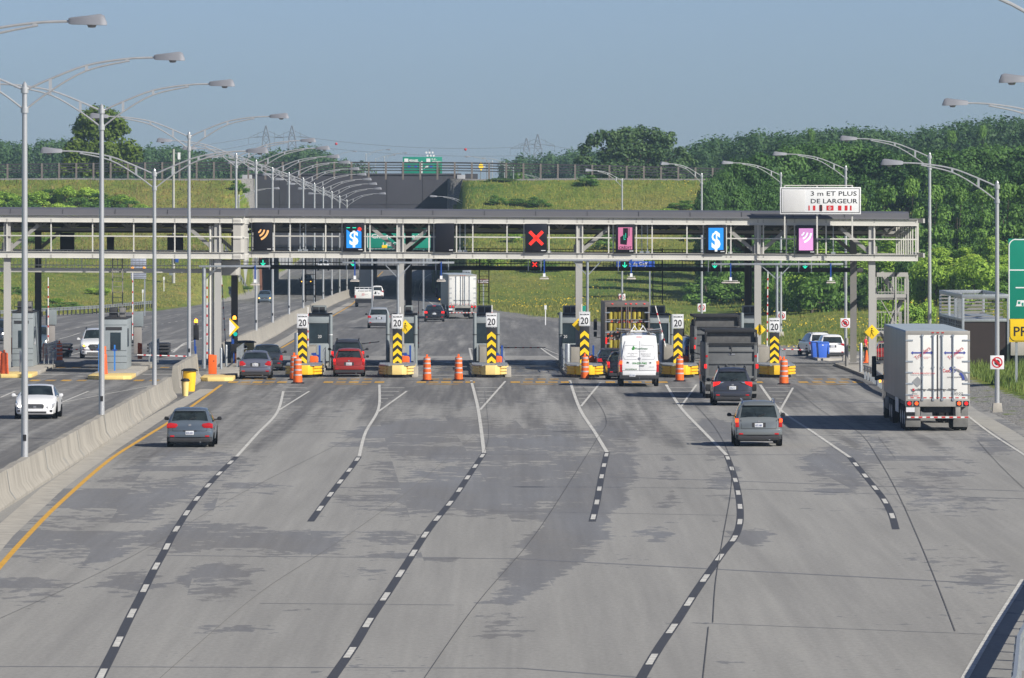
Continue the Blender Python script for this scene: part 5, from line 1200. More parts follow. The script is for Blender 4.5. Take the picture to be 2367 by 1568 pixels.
car('dark blue SUV peeking out behind the left booth', 'car', 292, 800, 'suv', 1.9, P_DK, front=True, heads=1, rz=.1)
car('dark blue pickup-like SUV behind the far left booth, headlamp on', 'car', 84, 815, 'suv', 1.9, P_BLG, front=True, heads=1, rz=.05)
car('dark car cut off by the left frame edge with lit headlamp', 'car', -14, 795, 'suv', 1.9, P_DK, front=True, heads=1, rz=.05)
car('dark green-black sedan left of the white van', 'car', 1416, 868, 'sedan', 1.76, P_BLKP, tl='mid', rz=TH + .03, H=1.44)
car('black hatchback with red lamps squeezed behind the white van', 'car', 1440, 878, 'hatch', 1.72, P_BLKP, tl='vert', lit=1, rz=TH)
car('white SUV nearest the blue bins in the side lot', 'car', 1922, 829, 'suv', 1.86, P_WHT, tl='rav', plate='L47 94', rz=.05, extras={'pz': .85})
car('white SUV with dark roof behind the other parked white SUV', 'car', 1893, 823, 'suv', 1.86, P_WHT, tl='mid', rz=.16, rack=True, L=4.7)
car('red car almost hidden behind the front of the white trailer', 'car', 2052, 838, 'hatch', 1.75, P_RED, tl='mid', rz=.0)
car('dark blue car half hidden beside the rear dump truck', 'car', 1612, 838, 'sedan', 1.75, P_DK, tl='mid', rz=.1)

def wheel(o, x, y, r, wd, n=20, rim=True, dual=False):
    sx = 1 if x > 0 else -1
    wh = MB().lathe([(0, 0), (r * .9, 0), (r, sx * -.03), (r, sx * (-wd + .03)), (r * .9, sx * -wd), (0, sx * -wd)], (x, y, r), M_RUB, n, 'x')
    if dual: wh.lathe([(0, 0), (r * .9, 0), (r, sx * -.03), (r, sx * (-wd + .03)), (r * .9, sx * -wd), (0, sx * -wd)], (x - sx * (wd + .04), y, r), M_RUB, n, 'x')
    q = wh.build('wheel', o, smooth=.6)
    if rim: MB().lathe([(r * .55, sx * .005), (r * .45, sx * -.05), (r * .2, sx * .02), (0, sx * .02)], (x, y, r), M_RIM, 12, 'x').build('rim', q, smooth=.5)
M_TRW = mat('trailer_white', (.70, .70, .67), .45, 0, .06, .8); M_TRS = mat('trailer_side_metal', (.24, .24, .235), .4, .25, .25, .5, stretch=(1, 6, .35)); M_TRR = mat('trailer_roof', (.36, .42, .46), .5, .1, .1, 1)
M_FRAME = mat('truck_frame', (.30, .29, .27), .6, 0, .15, 2); M_ROD = mat('lock_rod', (.34, .38, .42), .4, .4, .1, 4); M_MUD = mat('mud_flap', (.16, .16, .155), .8, 0, .3, 3)
M_RW1, M_RW2 = mat('marking_red', (.50, .03, .03), .5, 0, 0), mat('marking_white', (.65, .65, .65), .5, 0, 0)
def semi(label, x, y, rz, full=True, cabm=None, L=16.0, side=None):
    p = G(x, y); o = thing('semi_truck', label, 'truck', p, rz); w = 1.3; z0, z1 = 1.30, 4.06
    side = side or M_TRS
    yo = -1.3   # rear face relative to the tyre contact line
    MB().box(-w, -w + .04, yo + .05, yo + L, z0 - .1, z1 - .04, side).box(w - .04, w, yo + .05, yo + L, z0 - .1, z1 - .04, side).box(-w + .05, w - .05, yo + L - .1, yo + L, z0, z1 - .1, M_TRW).build('side_panel', o, bevel=.01)
    MB().prism([(-w, z1 - .05), (w, z1 - .05), (w - .05, z1), (0, z1 + .02), (-w + .05, z1)], yo + .03, yo + L, M_TRR).build('roof', o)
    MB().box(-w, w, yo, yo + .06, z1 - .16, z1, M_FRAME).box(-w, -w + .09, yo, yo + .06, z0, z1 - .16, M_FRAME).box(w - .09, w, yo, yo + .06, z0, z1 - .16, M_FRAME).box(-w, w, yo - .01, yo + .3, z0 - .30, z0, M_FRAME).build('rear_frame', o, bevel=.01)
    dd = MB().box(-w + .09, -.012, yo + .005, yo + .05, z0, z1 - .16, M_TRW).build('door', o, bevel=.01); d2 = MB().box(.012, w - .09, yo + .005, yo + .05, z0, z1 - .16, M_TRW).build('door', o, bevel=.01)
    for xx, dr in ((-.62, dd), (-.18, dd), (.18, d2), (.62, d2)):
        mb = MB().tube([(xx * 1.0 - (.0), yo - .025, z0 - .06), (xx, yo - .025, z1 - .14)], .03, M_ROD, 7)
        mb.bar((xx - .2, yo - .04, z0 + .42), (xx + .16, yo - .04, z0 + .38), .03, .03, M_TRIM).box(xx - .05, xx + .05, yo - .05, yo, z1 - 1.5, z1 - 1.44, M_ROD).box(xx - .05, xx + .05, yo - .05, yo, z0 - .05, z0 + .03, M_ROD).box(xx - .05, xx + .05, yo - .05, yo, z1 - .22, z1 - .16, M_ROD)
        mb.build('lock_rod', dr, smooth=.8)
    mb = MB()
    for sx in (-1, 1):
        for z in (z0 + .15, z0 + .6, z0 + 1.05, z0 + 1.5, z0 + 2.35): mb.box(min(sx * (w - .3), sx * (w + .005)), max(sx * (w - .3), sx * (w + .005)), yo - .02, yo + .01, z, z + .06, M_ROD)
    mb.build('hinge', o)
    MB().box(-.03, .0, yo - .012, yo + .01, z0, z1 - .16, M_TRIM).build('door_seal', o)
    for a, on in ((-1.15, 1), (-.86, 2), (.86, 2), (1.15, 1)): MB().box(a - .11, a + .11, yo - .03, yo, z0 - .27, z0 - .07, M_BLK).lathe([(.075, -.045), (.075, -.03)], (a, yo, z0 - .17), M_TAILO if on == 2 and full else M_TAILON, 12, 'y').build('tail_light', o)
    mb = MB()
    for a in (-.2, 0, .2): mb.box(a * 1.0 - .05, a + .05, yo - .02, yo, z1 - .09, z1 - .05, M_TAILR)
    mb.build('marker_light', o)
    # striped tapes, under-ride guard
    mb = MB()
    for q in range(9): a = -1.1 + q * .26; mb.box(a, a + .13, yo - .006, yo, z0 + .04, z0 + .08, M_RW1)
    mb.build('reflective_tape', o)
    g = MB().box(-w + .05, w - .05, yo, yo + .08, .52, .62, M_FRAME).box(-.92, -.72, yo + .02, yo + .1, .62, z0 - .3, M_FRAME).box(.72, .92, yo + .02, yo + .1, .62, z0 - .3, M_FRAME).build('underride_guard', o, bevel=.008)
    mb = MB()
    for q in range(16): a = -w + .06 + q * .155; mb.box(a, a + .15, yo - .005, yo, .54, .60, M_RW1 if q % 2 else M_RW2)
    mb.build('guard_stripes', g)
    for sx in (-1, 1): MB().box(min(sx * .66, sx * 1.27), max(sx * .66, sx * 1.27), yo + .55, yo + .58, .16, z0 - .3, M_MUD).build('mud_flap', o, bevel=.01)
    MB().box(-.55, .55, yo + .3, yo + 3.2, .75, z0 - .12, M_BLK).box(-1.2, 1.2, yo + .3, yo + L - .5, z0 - .3, z0 - .1, M_TRIM).build('chassis', o)
    MB().box(-1.28, -.93, yo - .005, yo + .01, z0 - .52, z0 - .33, M_PLATE).build('licence_plate', o)
    for k in range(3):
        for sx in (-1, 1): wheel(o, sx * 1.27, 0 + .5 * 0 + k * 1.3, .50, .26, dual=True, rim=(sx < 0))
    for k in range(2):
        for sx in (-1, 1): wheel(o, sx * 1.24, 9.6 + k * 1.35, .50, .26, dual=True, rim=(sx < 0))
    for sx in (-1, 1): wheel(o, sx * 1.2, 16.4, .50, .3)
    # skirt and tractor
    MB().box(-1.28, -1.25, 4.2, 6.4, .6, z0 - .1, M_TRW).build('side_box', o)
    cm = cabm or P_DK
    cb = MB().prism([(14.95, .9), (17.9, .7), (17.95, 1.6), (16.9, 1.95), (16.3, 2.9), (15.6, 3.55), (14.95, 3.6)], -1.2, 1.2, cm, plane='yz').build('cab', o, bevel=.06)
    MB().prism([(16.85, 2.0), (16.3, 2.85), (16.2, 2.85), (16.1, 2.0)], -1.205, 1.205, M_GLASS, plane='yz').build('cab_window', cb)
    for sx in (-1, 1): MB().box(sx * 1.62 - .1, sx * 1.62 + .1, 16.3, 16.4, 1.75, 2.65, M_BLK).bar((sx * 1.2, 16.3, 1.75), (sx * 1.6, 16.35, 1.7), .09, .2, M_TRIM).build('mirror', o, bevel=.04)
    MB().box(-1.26, -.9, 11.8, 14.7, .45, 1.0, M_TRIM).build('fuel_tank', o, bevel=.1)
    for q in range(1): MB().box(-1.36, -1.28, 17.0, 17.2, 1.5, 1.6, M_HEADO).build('side_marker', o)
    return o
M_TXR, M_TXB, M_TXG = mat('lettering_red', (.5, .03, .04), .5, 0, 0), mat('lettering_blue', (.05, .07, .30), .5, 0, 0), mat('lettering_grey', (.12, .12, .13), .5, 0, 0)
tk = semi('white three-axle trailer truck with double doors leaving at the right edge', 2163, 995, 0.0)
yo = -1.3
for sx in (-.64, .69):
    MB().box(sx - .36, sx + .36, yo - .004, yo, 3.145, 3.205, M_TXB).prism([(sx - .45, 3.175), (sx - .36, 3.25), (sx - .36, 3.10)], yo - .004, yo, M_TXB).prism([(sx + .45, 3.175), (sx + .36, 3.25), (sx + .36, 3.10)], yo - .004, yo, M_TXB).build('arrow_mark', tk)
    text('Travelers', sx + .02, yo - .012, 3.17, .17, M_TXR, tk, width=.74, rot=.66, bold=.0)
    text('TRANSPORTATION', sx + .2, yo - .01, 3.0, .035, M_TXR, tk, width=.3); text('SERVICES', sx + .17, yo - .01, 2.95, .03, M_TXR, tk, width=.18)
text('www.travelers.ca', -.58, yo - .062, 2.36, .08, M_TXR, tk, width=.92, bold=.01)
MB().prism([(-.82, 1.78), (-.60, 2.0), (-.82, 2.22), (-1.04, 2.0)], yo - .01, yo - .002, mat('placard_grey', (.25, .26, .27), .6)).build('placard', tk)
text('13522', .80, yo - .03, 1.53, .12, M_TXG, tk, width=.46); text('MANAC', -.93, yo - .01, 1.52, .05, M_TXG, tk, width=.22, bold=.01); text('REMORQUE', -.95, yo - .01, 1.44, .05, M_TXR, tk, width=.36, bold=.012)
mb = MB(); mb.prism([(-1.09, 1.72), (-.98, 1.62), (-.87, 1.72), (-.9, 1.64), (-.98, 1.57), (-1.06, 1.64)], yo - .012, yo - .002, M_TXG).box(-1.02, -.94, yo - .016, yo - .002, 1.64, 1.73, M_TXR).build('winged_mark', tk)
mb = MB()
arcstrip(mb, .60, 2.0, .52, .07, .5, 1.4, yo - .02, M_LUM); arcstrip(mb, .72, 2.02, .44, .10, .05, 1.2, yo - .016, M_LUM); arcstrip(mb, .70, 2.08, .34, .09, .0, .95, yo - .022, M_TXB); mb.build('road_mark', tk)
text('Cest', .35, yo - .012, 2.46, .14, M_TXR, tk, width=.3, bold=.01); text('95', .6, yo - .012, 2.5, .24, M_TXB, tk, width=.26, bold=.01); text('is', .82, yo - .012, 2.5, .1, M_TXR, tk, width=.12); text('GOING THE EXTRA MILE', .74, yo - .012, 2.19, .05, M_TXG, tk, width=.72, bold=.02)
semi('distant white trailer truck heading for the underpass beside a black sedan', 1068, 737, .055, False, P_BLKP, side=mat('trailer_side_dirty', (.36, .36, .32), .6, 0, .15, .6, stretch=(1, 4, .3)))

# cube truck full of yellow barrels
p = G(1450, 858); o = thing('cube_truck', 'grey cargo truck with see-through rear doors showing yellow barrels', 'truck', p, TH + .006)
w, z0, z1 = 1.24, 1.12, 3.75; M_CUB = mat('cube_truck_taupe', (.15, .132, .118), .5, 0, .2, 1, stretch=(1, 1, .3))
MB().box(-w, -w + .05, 0, 7.4, z0, z1, M_CUB).box(w - .05, w, 0, 7.4, z0, z1, M_CUB).box(-w + .05, w - .05, 7.3, 7.4, z0, z1, M_CUB).box(-w, w, 0, 7.4, z1, z1 + .05, M_CUB).box(-w, w, 0, 7.4, z0 - .1, z0, M_CUB).build('cargo_box', o, bevel=.01)
MB().box(-w, w, -.06, 0, z1 - .22, z1 + .05, M_CUB).box(-w, -w + .10, -.06, 0, z0, z1 - .2, M_CUB).box(w - .10, w, -.06, 0, z0, z1 - .2, M_CUB).box(-w, w, -.06, 0, z0 - .12, z0 + .14, M_CUB).build('rear_frame', o, bevel=.015)
mb = MB()
for a in (-.32, -.05, .05, .2): mb.tube([(a, -.05, z0), (a, -.05, z1 - .2)], .028, M_CUB, 6)
for sx in (-1, 1):
    for z in (1.5, 2.1, 2.7, 3.2): mb.box(min(sx * .95, sx * 1.22), max(sx * .95, sx * 1.22), -.07, -.04, z, z + .06, M_ROD)
mb.build('lock_rod', o)
M_BARR = mat('barrel_yellow', (.42, .35, .05), .5, 0, .15, 4)
for row, (z, hh) in enumerate([(2.86, .40), (2.22, .42), (1.22, .48)]):
    MB().box(-w + .06, w - .06, .2, 6, z - .05, z, M_STEELD).build('shelf', o)
    for k in range(8 if row < 2 else 8):
        a = -.92 + k * .262
        MB().lathe([(.10, 0), (.122, hh), (.115, hh), (.0, hh - .02)], (a, .3, z), M_BARR, 12).build('barrel', o, smooth=.6)
MB().box(-w + .06, w - .06, .44, .5, z0, z1, mat('pale_load', (.15, .135, .115), .8, 0, .5, 4)).build('load_curtain', o)
mb = MB()
for k in range(120):
    a = random.uniform(-1.05, 1.05); z = random.choice([3.3, 2.66, 2.70, 1.72, 1.78, 1.9, 2.0, 2.1, 2.7]); mb.box(a - .05, a + .05, .2, .3, z, z + .07, random.choice([M_ORGR, M_REFL, M_CUB, M_TAILR if a > -.5 and z > 2.5 else M_CONCD]), rot=rotY(random.uniform(-1, 1)))
mb.build('stacked_goods', o)['kind'] = 'stuff'
mb = MB()
for a in (-.82, -.08, .2, .5, .95): mb.box(a - .045, a + .045, -.09, -.06, z1 - .06, z1 - .02, M_TAILON)
mb.build('marker_light', o)
MB().box(-1.2, -1.12, -.09, -.06, 1.5, 1.85, M_TAILON).box(1.12, 1.2, -.09, -.06, 1.5, 1.85, M_TAILON).build('tail_light', o)
MB().box(-1.0, 1.0, .1, 9, .7, 1.0, M_TRIM).build('chassis', o)
MB().prism([(7.6, .6), (9.7, .6), (9.7, 1.5), (9.2, 2.5), (7.6, 2.6)], -1.15, 1.15, P_WHT, plane='yz').build('cab', o, bevel=.08)
for sx in (-1, 1):
    MB().box(sx * 1.5 - .1, sx * 1.5 + .1, 8.6, 8.68, 2.1, 2.72, M_BLK).box(sx * 1.5 - .09, sx * 1.5 + .09, 8.6, 8.68, 1.72, 2.02, M_BLK).bar((sx * 1.1, 8.6, 2.7), (sx * 1.5, 8.6, 2.75), .03, .03, M_BLK).bar((sx * 1.1, 8.6, 1.7), (sx * 1.5, 8.6, 1.66), .03, .03, M_BLK).build('mirror', o, bevel=.02)
    wheel(o, sx * 1.18, 1.6, .48, .26, dual=True); wheel(o, sx * 1.1, 8.6, .48, .28)

# white van
vn = car('white high-roof delivery van with green lettering and racks on its roof', 'van', 1476.5, 893, 'van', 1.99, P_WHT, rz=.005, tl='van', lit=2, name='delivery_van', extras={'pz': .55, 'px': -.35}, plate='FLC 9364')
MB().box(-.98, .98, -.10, .2, .40, .58, M_TRIM).box(-.995, -.86, -.06, .3, .55, .75, M_TRIM).box(.86, .995, -.06, .3, .55, .75, M_TRIM).build('bumper', vn, bevel=.03)
MB().box(-.84, .84, -.03, .02, .58, .80, P_WHT).build('bumper_panel', vn, bevel=.03)
dr = MB().box(-.88, -.008, -.02, .1, .82, 1.62, P_WHT).box(.008, .88, -.02, .1, .82, 1.62, P_WHT).prism([(-.88, 1.62), (-.008, 1.62), (-.008, 2.36), (-.72, 2.36)], -.012, .0, P_WHT).prism([(.88, 1.62), (.008, 1.62), (.008, 2.36), (.72, 2.36)], -.012, .0, P_WHT)
for ob in ():
    pass
# the upper door leaves follow the raked rear of the body
def rake(z): return interp(z, [(.8, -.02), (1.62, .045), (2.30, .225), (2.5, .36)])
for sx in (-1, 1):
    mb = MB(); P = [(.86, .82), (.86, 1.3), (.84, 1.62), (.78, 2.0), (.70, 2.32)]
    vs = []; 
    for a, z in P: vs += [(sx * .01, rake(z) - .03, z), (sx * a, rake(z) - .03, z), (sx * .01, rake(z) + .06, z), (sx * a, rake(z) + .06, z)]
    fs = []
    for i in range(len(P) - 1): b_ = i * 4; fs += [(b_, b_ + 1, b_ + 5, b_ + 4), (b_ + 1, b_ + 3, b_ + 7, b_ + 5), (b_ + 2, b_ + 6, b_ + 7, b_ + 3), (b_, b_ + 4, b_ + 6, b_ + 2)]
    fs += [(0, 2, 3, 1), tuple(len(P) * 4 - 4 + q for q in (0, 1, 3, 2))]
    mb.faces(vs, fs, P_WHT); d_ = mb.build('rear_door', vn, bevel=.012)
    mb = MB(); ln = [(.12, 1.38), (.74, 1.38), (.79, 1.5), (.72, 2.08), (.10, 2.10)]
    for a, c in zip(ln, ln[1:]): mb.bar((sx * a[0], rake(a[1]) - .034, a[1]), (sx * c[0], rake(c[1]) - .034, c[1]), .012, .012, M_LUM)
    mb.box(min(sx * .52, sx * .60), max(sx * .52, sx * .60), rake(1.22) - .06, rake(1.22) - .03, 1.19, 1.24, M_TRIM); mb.build('door_crease', d_)
M_VG = mat('lettering_green', (.05, .26, .05), .5, 0, 0); M_VL = mat('lettering_green_grey', (.16, .24, .18), .5, 0, 0)
for s_, x_, z_, h_, m_, w_ in [('Ventimax', .11, 1.92, .15, M_VL, .66), ('Pour la santé du bâtiment', .1, 1.8, .035, M_LUM, .5), ('Résidentiel Commercial', .34, 1.66, .055, M_TXG, .50), ('Industriel Agricole', .36, 1.56, .055, M_TXG, .42), ('Ventilation, Climatisation, Chauffage', -.34, 1.69, .04, M_TXG, .5), ('Échangeur d\'air', -.36, 1.61, .04, M_TXG, .2), ('Traitement de qualité de l\'air', -.36, 1.53, .04, M_TXG, .56),
                             ('514-233-7462', .02, 1.19, .10, M_VG, .72), ('www.ventimax.net', -.42, .90, .07, mat('lettering_dark_green', (.02, .12, .03), .5, 0, 0), .60), ('SERVICE', .62, 1.0, .03, M_LUM, .26)]:
    text(s_, x_, rake(z_) - .045, z_, h_, m_, vn, width=w_, bold=.03 if h_ > .06 else .01)
MB().prism([(-.36, 1.84), (-.24, 1.86), (-.22, 1.94), (-.27, 2.09), (-.31, 2.0), (-.37, 1.95)], rake(1.95) - .06, rake(1.95) - .03, M_VG).build('leaf_mark', vn)
MB().lathe([(.07, -.05), (.07, -.03)], (0, rake(1.42), 1.42), M_CHR, 16, 'y').box(.02, .25, rake(1.06) - .07, rake(1.06) - .03, 1.05, 1.08, M_TRIM).lathe([(.03, -.06), (.05, -.03)], (-.6, rake(1.22), 1.22), M_TRIM, 8, 'y').build('emblem', vn)
mb = MB()
for Yq in (.55, 2.6): mb.tube([(-.62, Yq, 2.64), (-.5, Yq, 2.78), (.5, Yq, 2.78), (.62, Yq, 2.64)], .025, M_WHITE, 6)
for a in (-.23, .20):
    mb.bar((a - .17, .55, 2.8), (a, .6, 3.06), .035, .035, M_WHITE).bar((a + .17, .55, 2.8), (a, .6, 3.06), .035, .035, M_WHITE).bar((a, .6, 3.06), (a, 3.2, 3.06), .035, .035, M_WHITE)
mb.build('roof_rack', vn)
M_WOOD = mat('worn_boards', (.20, .15, .13), .8, 0, .4, 3, stretch=(1, .3, 1))
for sx in (-1, 1):
    mb = MB()
    for q in range(4): mb.bar((sx * (.45 + .0 * q), .35 + q * .1, 2.86 - q * .045), (sx * 1.12, .4 + q * .1, 2.92 - q * .06 - .03 * (q % 2)), .16, .03, M_WOOD if q % 2 else M_ALU)
    mb.box(min(sx * .42, sx * .72), max(sx * .42, sx * .72), .5, 3.0, 2.8, 2.9, M_WOOD); mb.bar((sx * 1.15, .4, 2.72), (sx * 1.13, .4, 2.98), .02, .02, M_ALU); mb.build('ladder_rack', vn)
MB().box(-.03, .03, -.2, 0, .33, .42, M_TRIM).lathe([(0, .42), (.035, .46), (0, .5)], (0, -.18, 0), M_CHR, 8).build('tow_hitch', vn)

# dump trucks
M_DT = mat('dump_bed_grey', (.125, .13, .132), .6, .1, .2, 1.2); M_DTD = mat('dump_dark_grey', (.045, .045, .047), .6, .1, .2, 1.2); M_TARP = mat('black_tarp', (.018, .018, .02), .8, 0, .3, 3); M_TARPG = mat('grey_mesh_tarp', (.10, .10, .10), .9, 0, .3, 4, bump=.5)
def dump(label, x, y, rz, near=True):
    p = G(x, y); o = thing('dump_truck', label, 'truck', p, rz); w = 1.24
    zt = 2.62
    MB().box(-w, -w + .08, 0, 5.6, 1.1, zt, M_DTD).box(w - .08, w, 0, 5.6, 1.1, zt, M_DTD).box(-w + .08, w - .08, 5.5, 5.6, 1.1, zt + .3, M_DTD).box(-w, w, .2, 5.6, 1.0, 1.1, M_DTD).build('dump_bed', o, bevel=.02)
    g = MB().box(-w + .10, w - .10, -.05, 0, .98, zt - .05, M_DT).build('tailgate', o, bevel=.01)
    mb = MB().box(-w + .02, -w + .16, -.14, .02, .92, zt + .02, M_DT).box(w - .16, w - .02, -.14, .02, .92, zt + .02, M_DT)
    for z in (.94, 1.62, 2.2): mb.box(-w + .16, w - .16, -.12, -.05, z, z + .12, M_DT)
    mb.box(-w + .05, w - .05, -.13, -.02, zt - .12, zt + .02, M_TARP)
    mb.build('gate_ribs', g, bevel=.015)
    mb = MB().box(-.22, -.18, -.13, -.05, 1.06, 1.62, M_DT).box(.18, .22, -.13, -.05, 1.06, 1.62, M_DT).box(-.22, .22, -.13, -.05, 1.5, 1.54, M_DT).box(-.05, .05, -.14, -.05, 1.1, 1.5, M_DT).box(-.02, .03, -.12, -.05, 2.1, 2.5, M_DTD); mb.build('latch_frame', g)
    MB().box(-.12, .18, -.07, -.05, 2.05, 2.12, M_LUM).build('name_plate', g)
    # tarp hump over the bed
    mb = MB(); a = [(-w + .02, zt), (-w + .04, zt + .62), (w - .04, zt + .62), (w - .02, zt)]
    mb.prism([(-w + .08, zt + .02), (-w + .12, zt + .52), (w - .12, zt + .52), (w - .08, zt + .02)], .25, .3, M_TARPG); tp = mb.build('rear_tarp', o)
    MB().box(-w, w, .05, 5.6, zt + .5, zt + .62, M_TARP).box(-w, -w + .08, .05, .4, zt, zt + .5, M_TARP).box(w - .08, w, .05, .4, zt, zt + .5, M_TARP).build('tarp_cover', o, bevel=.02)
    mb = MB()
    for q in range(46): a = -w + .1 + q * .052; mb.box(a, a + .02, -.15, -.13, zt - .10, zt - .0, M_DTD)
    mb.build('fringe', tp)
    for sx in (-1, 1):
        MB().box(sx * (w - .02) - .06, sx * (w - .02) + .06, -.17, -.13, 1.42, 1.62, M_TAILON).build('tail_light', o, bevel=.01)
        MB().box(sx * (w - .08) - .05, sx * (w - .08) + .05, -.16, -.13, 1.95, 2.05, M_TAILR).build('marker_light', o)
        MB().box(min(sx * .62, sx * 1.22), max(sx * .62, sx * 1.22), -.02, .02, .22, .92, M_MUD).build('mud_flap', o)
        for k in range(3): wheel(o, sx * 1.22, .45 + k * 1.3, .5, .27, dual=True)
        wheel(o, sx * 1.15, 8.2, .5, .3)
        MB().box(sx * 1.55 - .11, sx * 1.55 + .11, 7.9, 8.0, 1.95, 2.75, M_BLK).bar((sx * 1.1, 7.95, 1.9), (sx * 1.5, 7.95, 2.0), .05, .05, M_BLK).build('mirror', o, bevel=.03)
    MB().box(-.6, .6, .1, 8.5, .55, .95, M_BLK).box(-w, w, -.05, .1, .82, .98, M_FRAME).build('chassis', o, bevel=.01)
    MB().prism([(6.0, .6), (8.9, .6), (8.9, 1.6), (7.9, 1.8), (7.4, 2.7), (6.0, 2.75)], -1.15, 1.15, P_CHAR, plane='yz').build('cab', o, bevel=.06)
    return o
dump('dark grey dump truck with ribbed tailgate and rolled black tarp', 1690, 921, TH, True)
dump('dump truck ahead, its tarp visible over the nearer dump truck', 1657, 868, TH, True)

# flatbed pickup with white rack body
p = G(842, 710); o = thing('pickup_truck', 'white rack-body pickup with red rear lettering before the underpass', 'pickup', p, TH); w = 1.02
MB().box(-w, w, -1.1, -1.0, .95, 1.72, M_TRW).build('tailgate', o, bevel=.01); MB().box(-w, -w + .05, -1.0, 2.4, .95, 1.72, M_TRW).box(w - .05, w, -1.0, 2.4, .95, 1.72, M_TRW).box(-w, w, -1, 2.4, .85, .95, M_FRAME).build('bed', o)
mb = MB()
for a in np.linspace(-w + .04, w - .04, 5): mb.box(a - .025, a + .025, -1.08, -1.03, 1.72, 2.15, M_WHITE)
for z in (1.9, 2.12): mb.box(-w, w, -1.08, -1.03, z, z + .05, M_WHITE); mb.box(-w, -w + .04, -1.05, 2.4, z, z + .05, M_WHITE); mb.box(w - .04, w, -1.05, 2.4, z, z + .05, M_WHITE)
mb.build('rack', o)
MB().prism([(2.5, .6), (5.2, .5), (5.2, 1.1), (4.1, 1.2), (3.6, 1.85), (2.5, 1.9)], -.98, .98, P_WHT, plane='yz').build('cab', o, bevel=.06); MB().box(-.7, .7, 2.46, 2.49, 1.3, 1.75, M_GLASS).build('rear_window', o)
for sx in (-1, 1):
    wheel(o, sx * .99, 0, .4, .26); wheel(o, sx * .95, 3.9, .4, .26); MB().box(sx * .95 - .06, sx * .95 + .06, -1.13, -1.1, 1.0, 1.3, M_TAILR).build('tail_light', o); MB().box(sx * 1.2 - .08, sx * 1.2 + .08, 3.5, 3.6, 1.35, 1.65, M_BLK).box(min(sx * .95, sx * 1.2), max(sx * .95, sx * 1.2), 3.53, 3.57, 1.4, 1.45, M_BLK).build('mirror', o)
MB().box(-.95, .95, -1.0, 4.8, .45, .85, M_BLK).build('chassis', o)
text('JG', -.12, -1.11, 1.4, .24, M_TXR, o, width=.3, bold=.01); text('RENT', .25, -1.11, 1.38, .08, M_TXG, o, width=.3)
# pickup beyond the tunnel
p = G(998, 612); o = thing('pickup_truck', 'grey pickup truck far beyond the tunnel on the rising road', 'pickup', p, TH); MB().box(-.95, .95, -1, 2, .5, 1.15, P_SIL).box(-.95, .95, 3.3, 4.4, .5, 1.1, P_SIL).build('body', o, bevel=.05)
MB().prism([(2, .5), (3.4, .5), (3.4, 1.2), (3.1, 1.75), (2.1, 1.8)], -.9, .9, P_SIL, plane='yz').build('cab', o, bevel=.05); MB().box(-.7, .7, 1.96, 2.0, 1.25, 1.7, M_GLASS).build('rear_window', o)
for sx in (-1, 1): wheel(o, sx * .93, 0, .38, .25); wheel(o, sx * .93, 3.6, .38, .25)
# ================================================================== SIGNS
def at(x, y, d): return W(x, y, d)
def panel_sign(name, label, x0, y0, x1, y1, d, m, group=None, posts=(), back=.05, cat='road sign', bord=None, base=None):
    a, c = W(x0, y1, d), W(x1, y0, d); w_, h_ = c.x - a.x, c.z - a.z
    o = thing(name, label, cat, ((a.x + c.x) / 2, d, a.z), 0, group)
    MB().box(-w_ / 2, w_ / 2, 0, back, 0, h_, m).build('panel', o, bevel=.01)
    for u in posts:
        z = (base if base is not None else tz((a.x + c.x) / 2, d)) - a.z
        MB().box(u - .06, u + .06, back, back + .12, z, h_ * .9, M_GALV).build('post', o)
    if bord:
        t, mm, ins = bord; mb = MB()
        for q in ((-w_ / 2 + ins, w_ / 2 - ins, h_ - ins - t, h_ - ins), (-w_ / 2 + ins, w_ / 2 - ins, ins, ins + t), (-w_ / 2 + ins, -w_ / 2 + ins + t, ins, h_ - ins), (w_ / 2 - ins - t, w_ / 2 - ins, ins, h_ - ins)): mb.box(q[0], q[1], -.006, -.001, q[2], q[3], mm)
        mb.build('border', o)
    return o, w_, h_
# width sign on the canopy
o, w_, h_ = panel_sign('width_sign', 'large white sign 3 m ET PLUS DE LARGEUR above the canopy roof', 1803, 433, 1990, 495.5, 376.5, M_WHITE, back=.12, bord=(.035, M_SBLK, .07))
MB().box(-w_ * .46, -w_ * .19, -.012, -.002, .14, h_ - .17, mat('blank_patch', (.60, .60, .60), .35, 0, .05, 2)).build('cover_plate', o, bevel=.01)
text('3 m ET PLUS', w_ * .165, -.01, h_ * .77, .255, M_SBLK, o, width=2.58, bold=.006); text('DE LARGEUR', w_ * .17, -.01, h_ * .49, .255, M_SBLK, o, width=2.62, bold=.006)
mb = MB()
for a, b_ in ((.352, .368), (.408, .438), (.485, .525), (.575, .662), (.718, .76), (.80, .835), (.865, .885)): mb.box(-w_ / 2 + a * w_, -w_ / 2 + b_ * w_, -.01, -.002, h_ * .14, h_ * .32, M_RED)
mb.build('lane_marks', o); MB().box(-w_ / 2 + .49 * w_, -w_ / 2 + .52 * w_, -.012, -.003, h_ * .11, h_ * .35, M_SBLK).build('dark_mark', o); text('D', -w_ / 2 + .618 * w_, -.016, h_ * .23, .17, M_WHITE, o, width=.15, bold=.02)
mb = MB()
for u in (-w_ * .44, -w_ * .04, w_ * .395): mb.box(u - .04, u + .04, .13, .2, -1.35, h_ + .12, M_STEEL)
mb.box(-w_ * .44, w_ * .4, .1, .16, h_ + .07, h_ + .12, M_STEEL); mb.build('support', o)
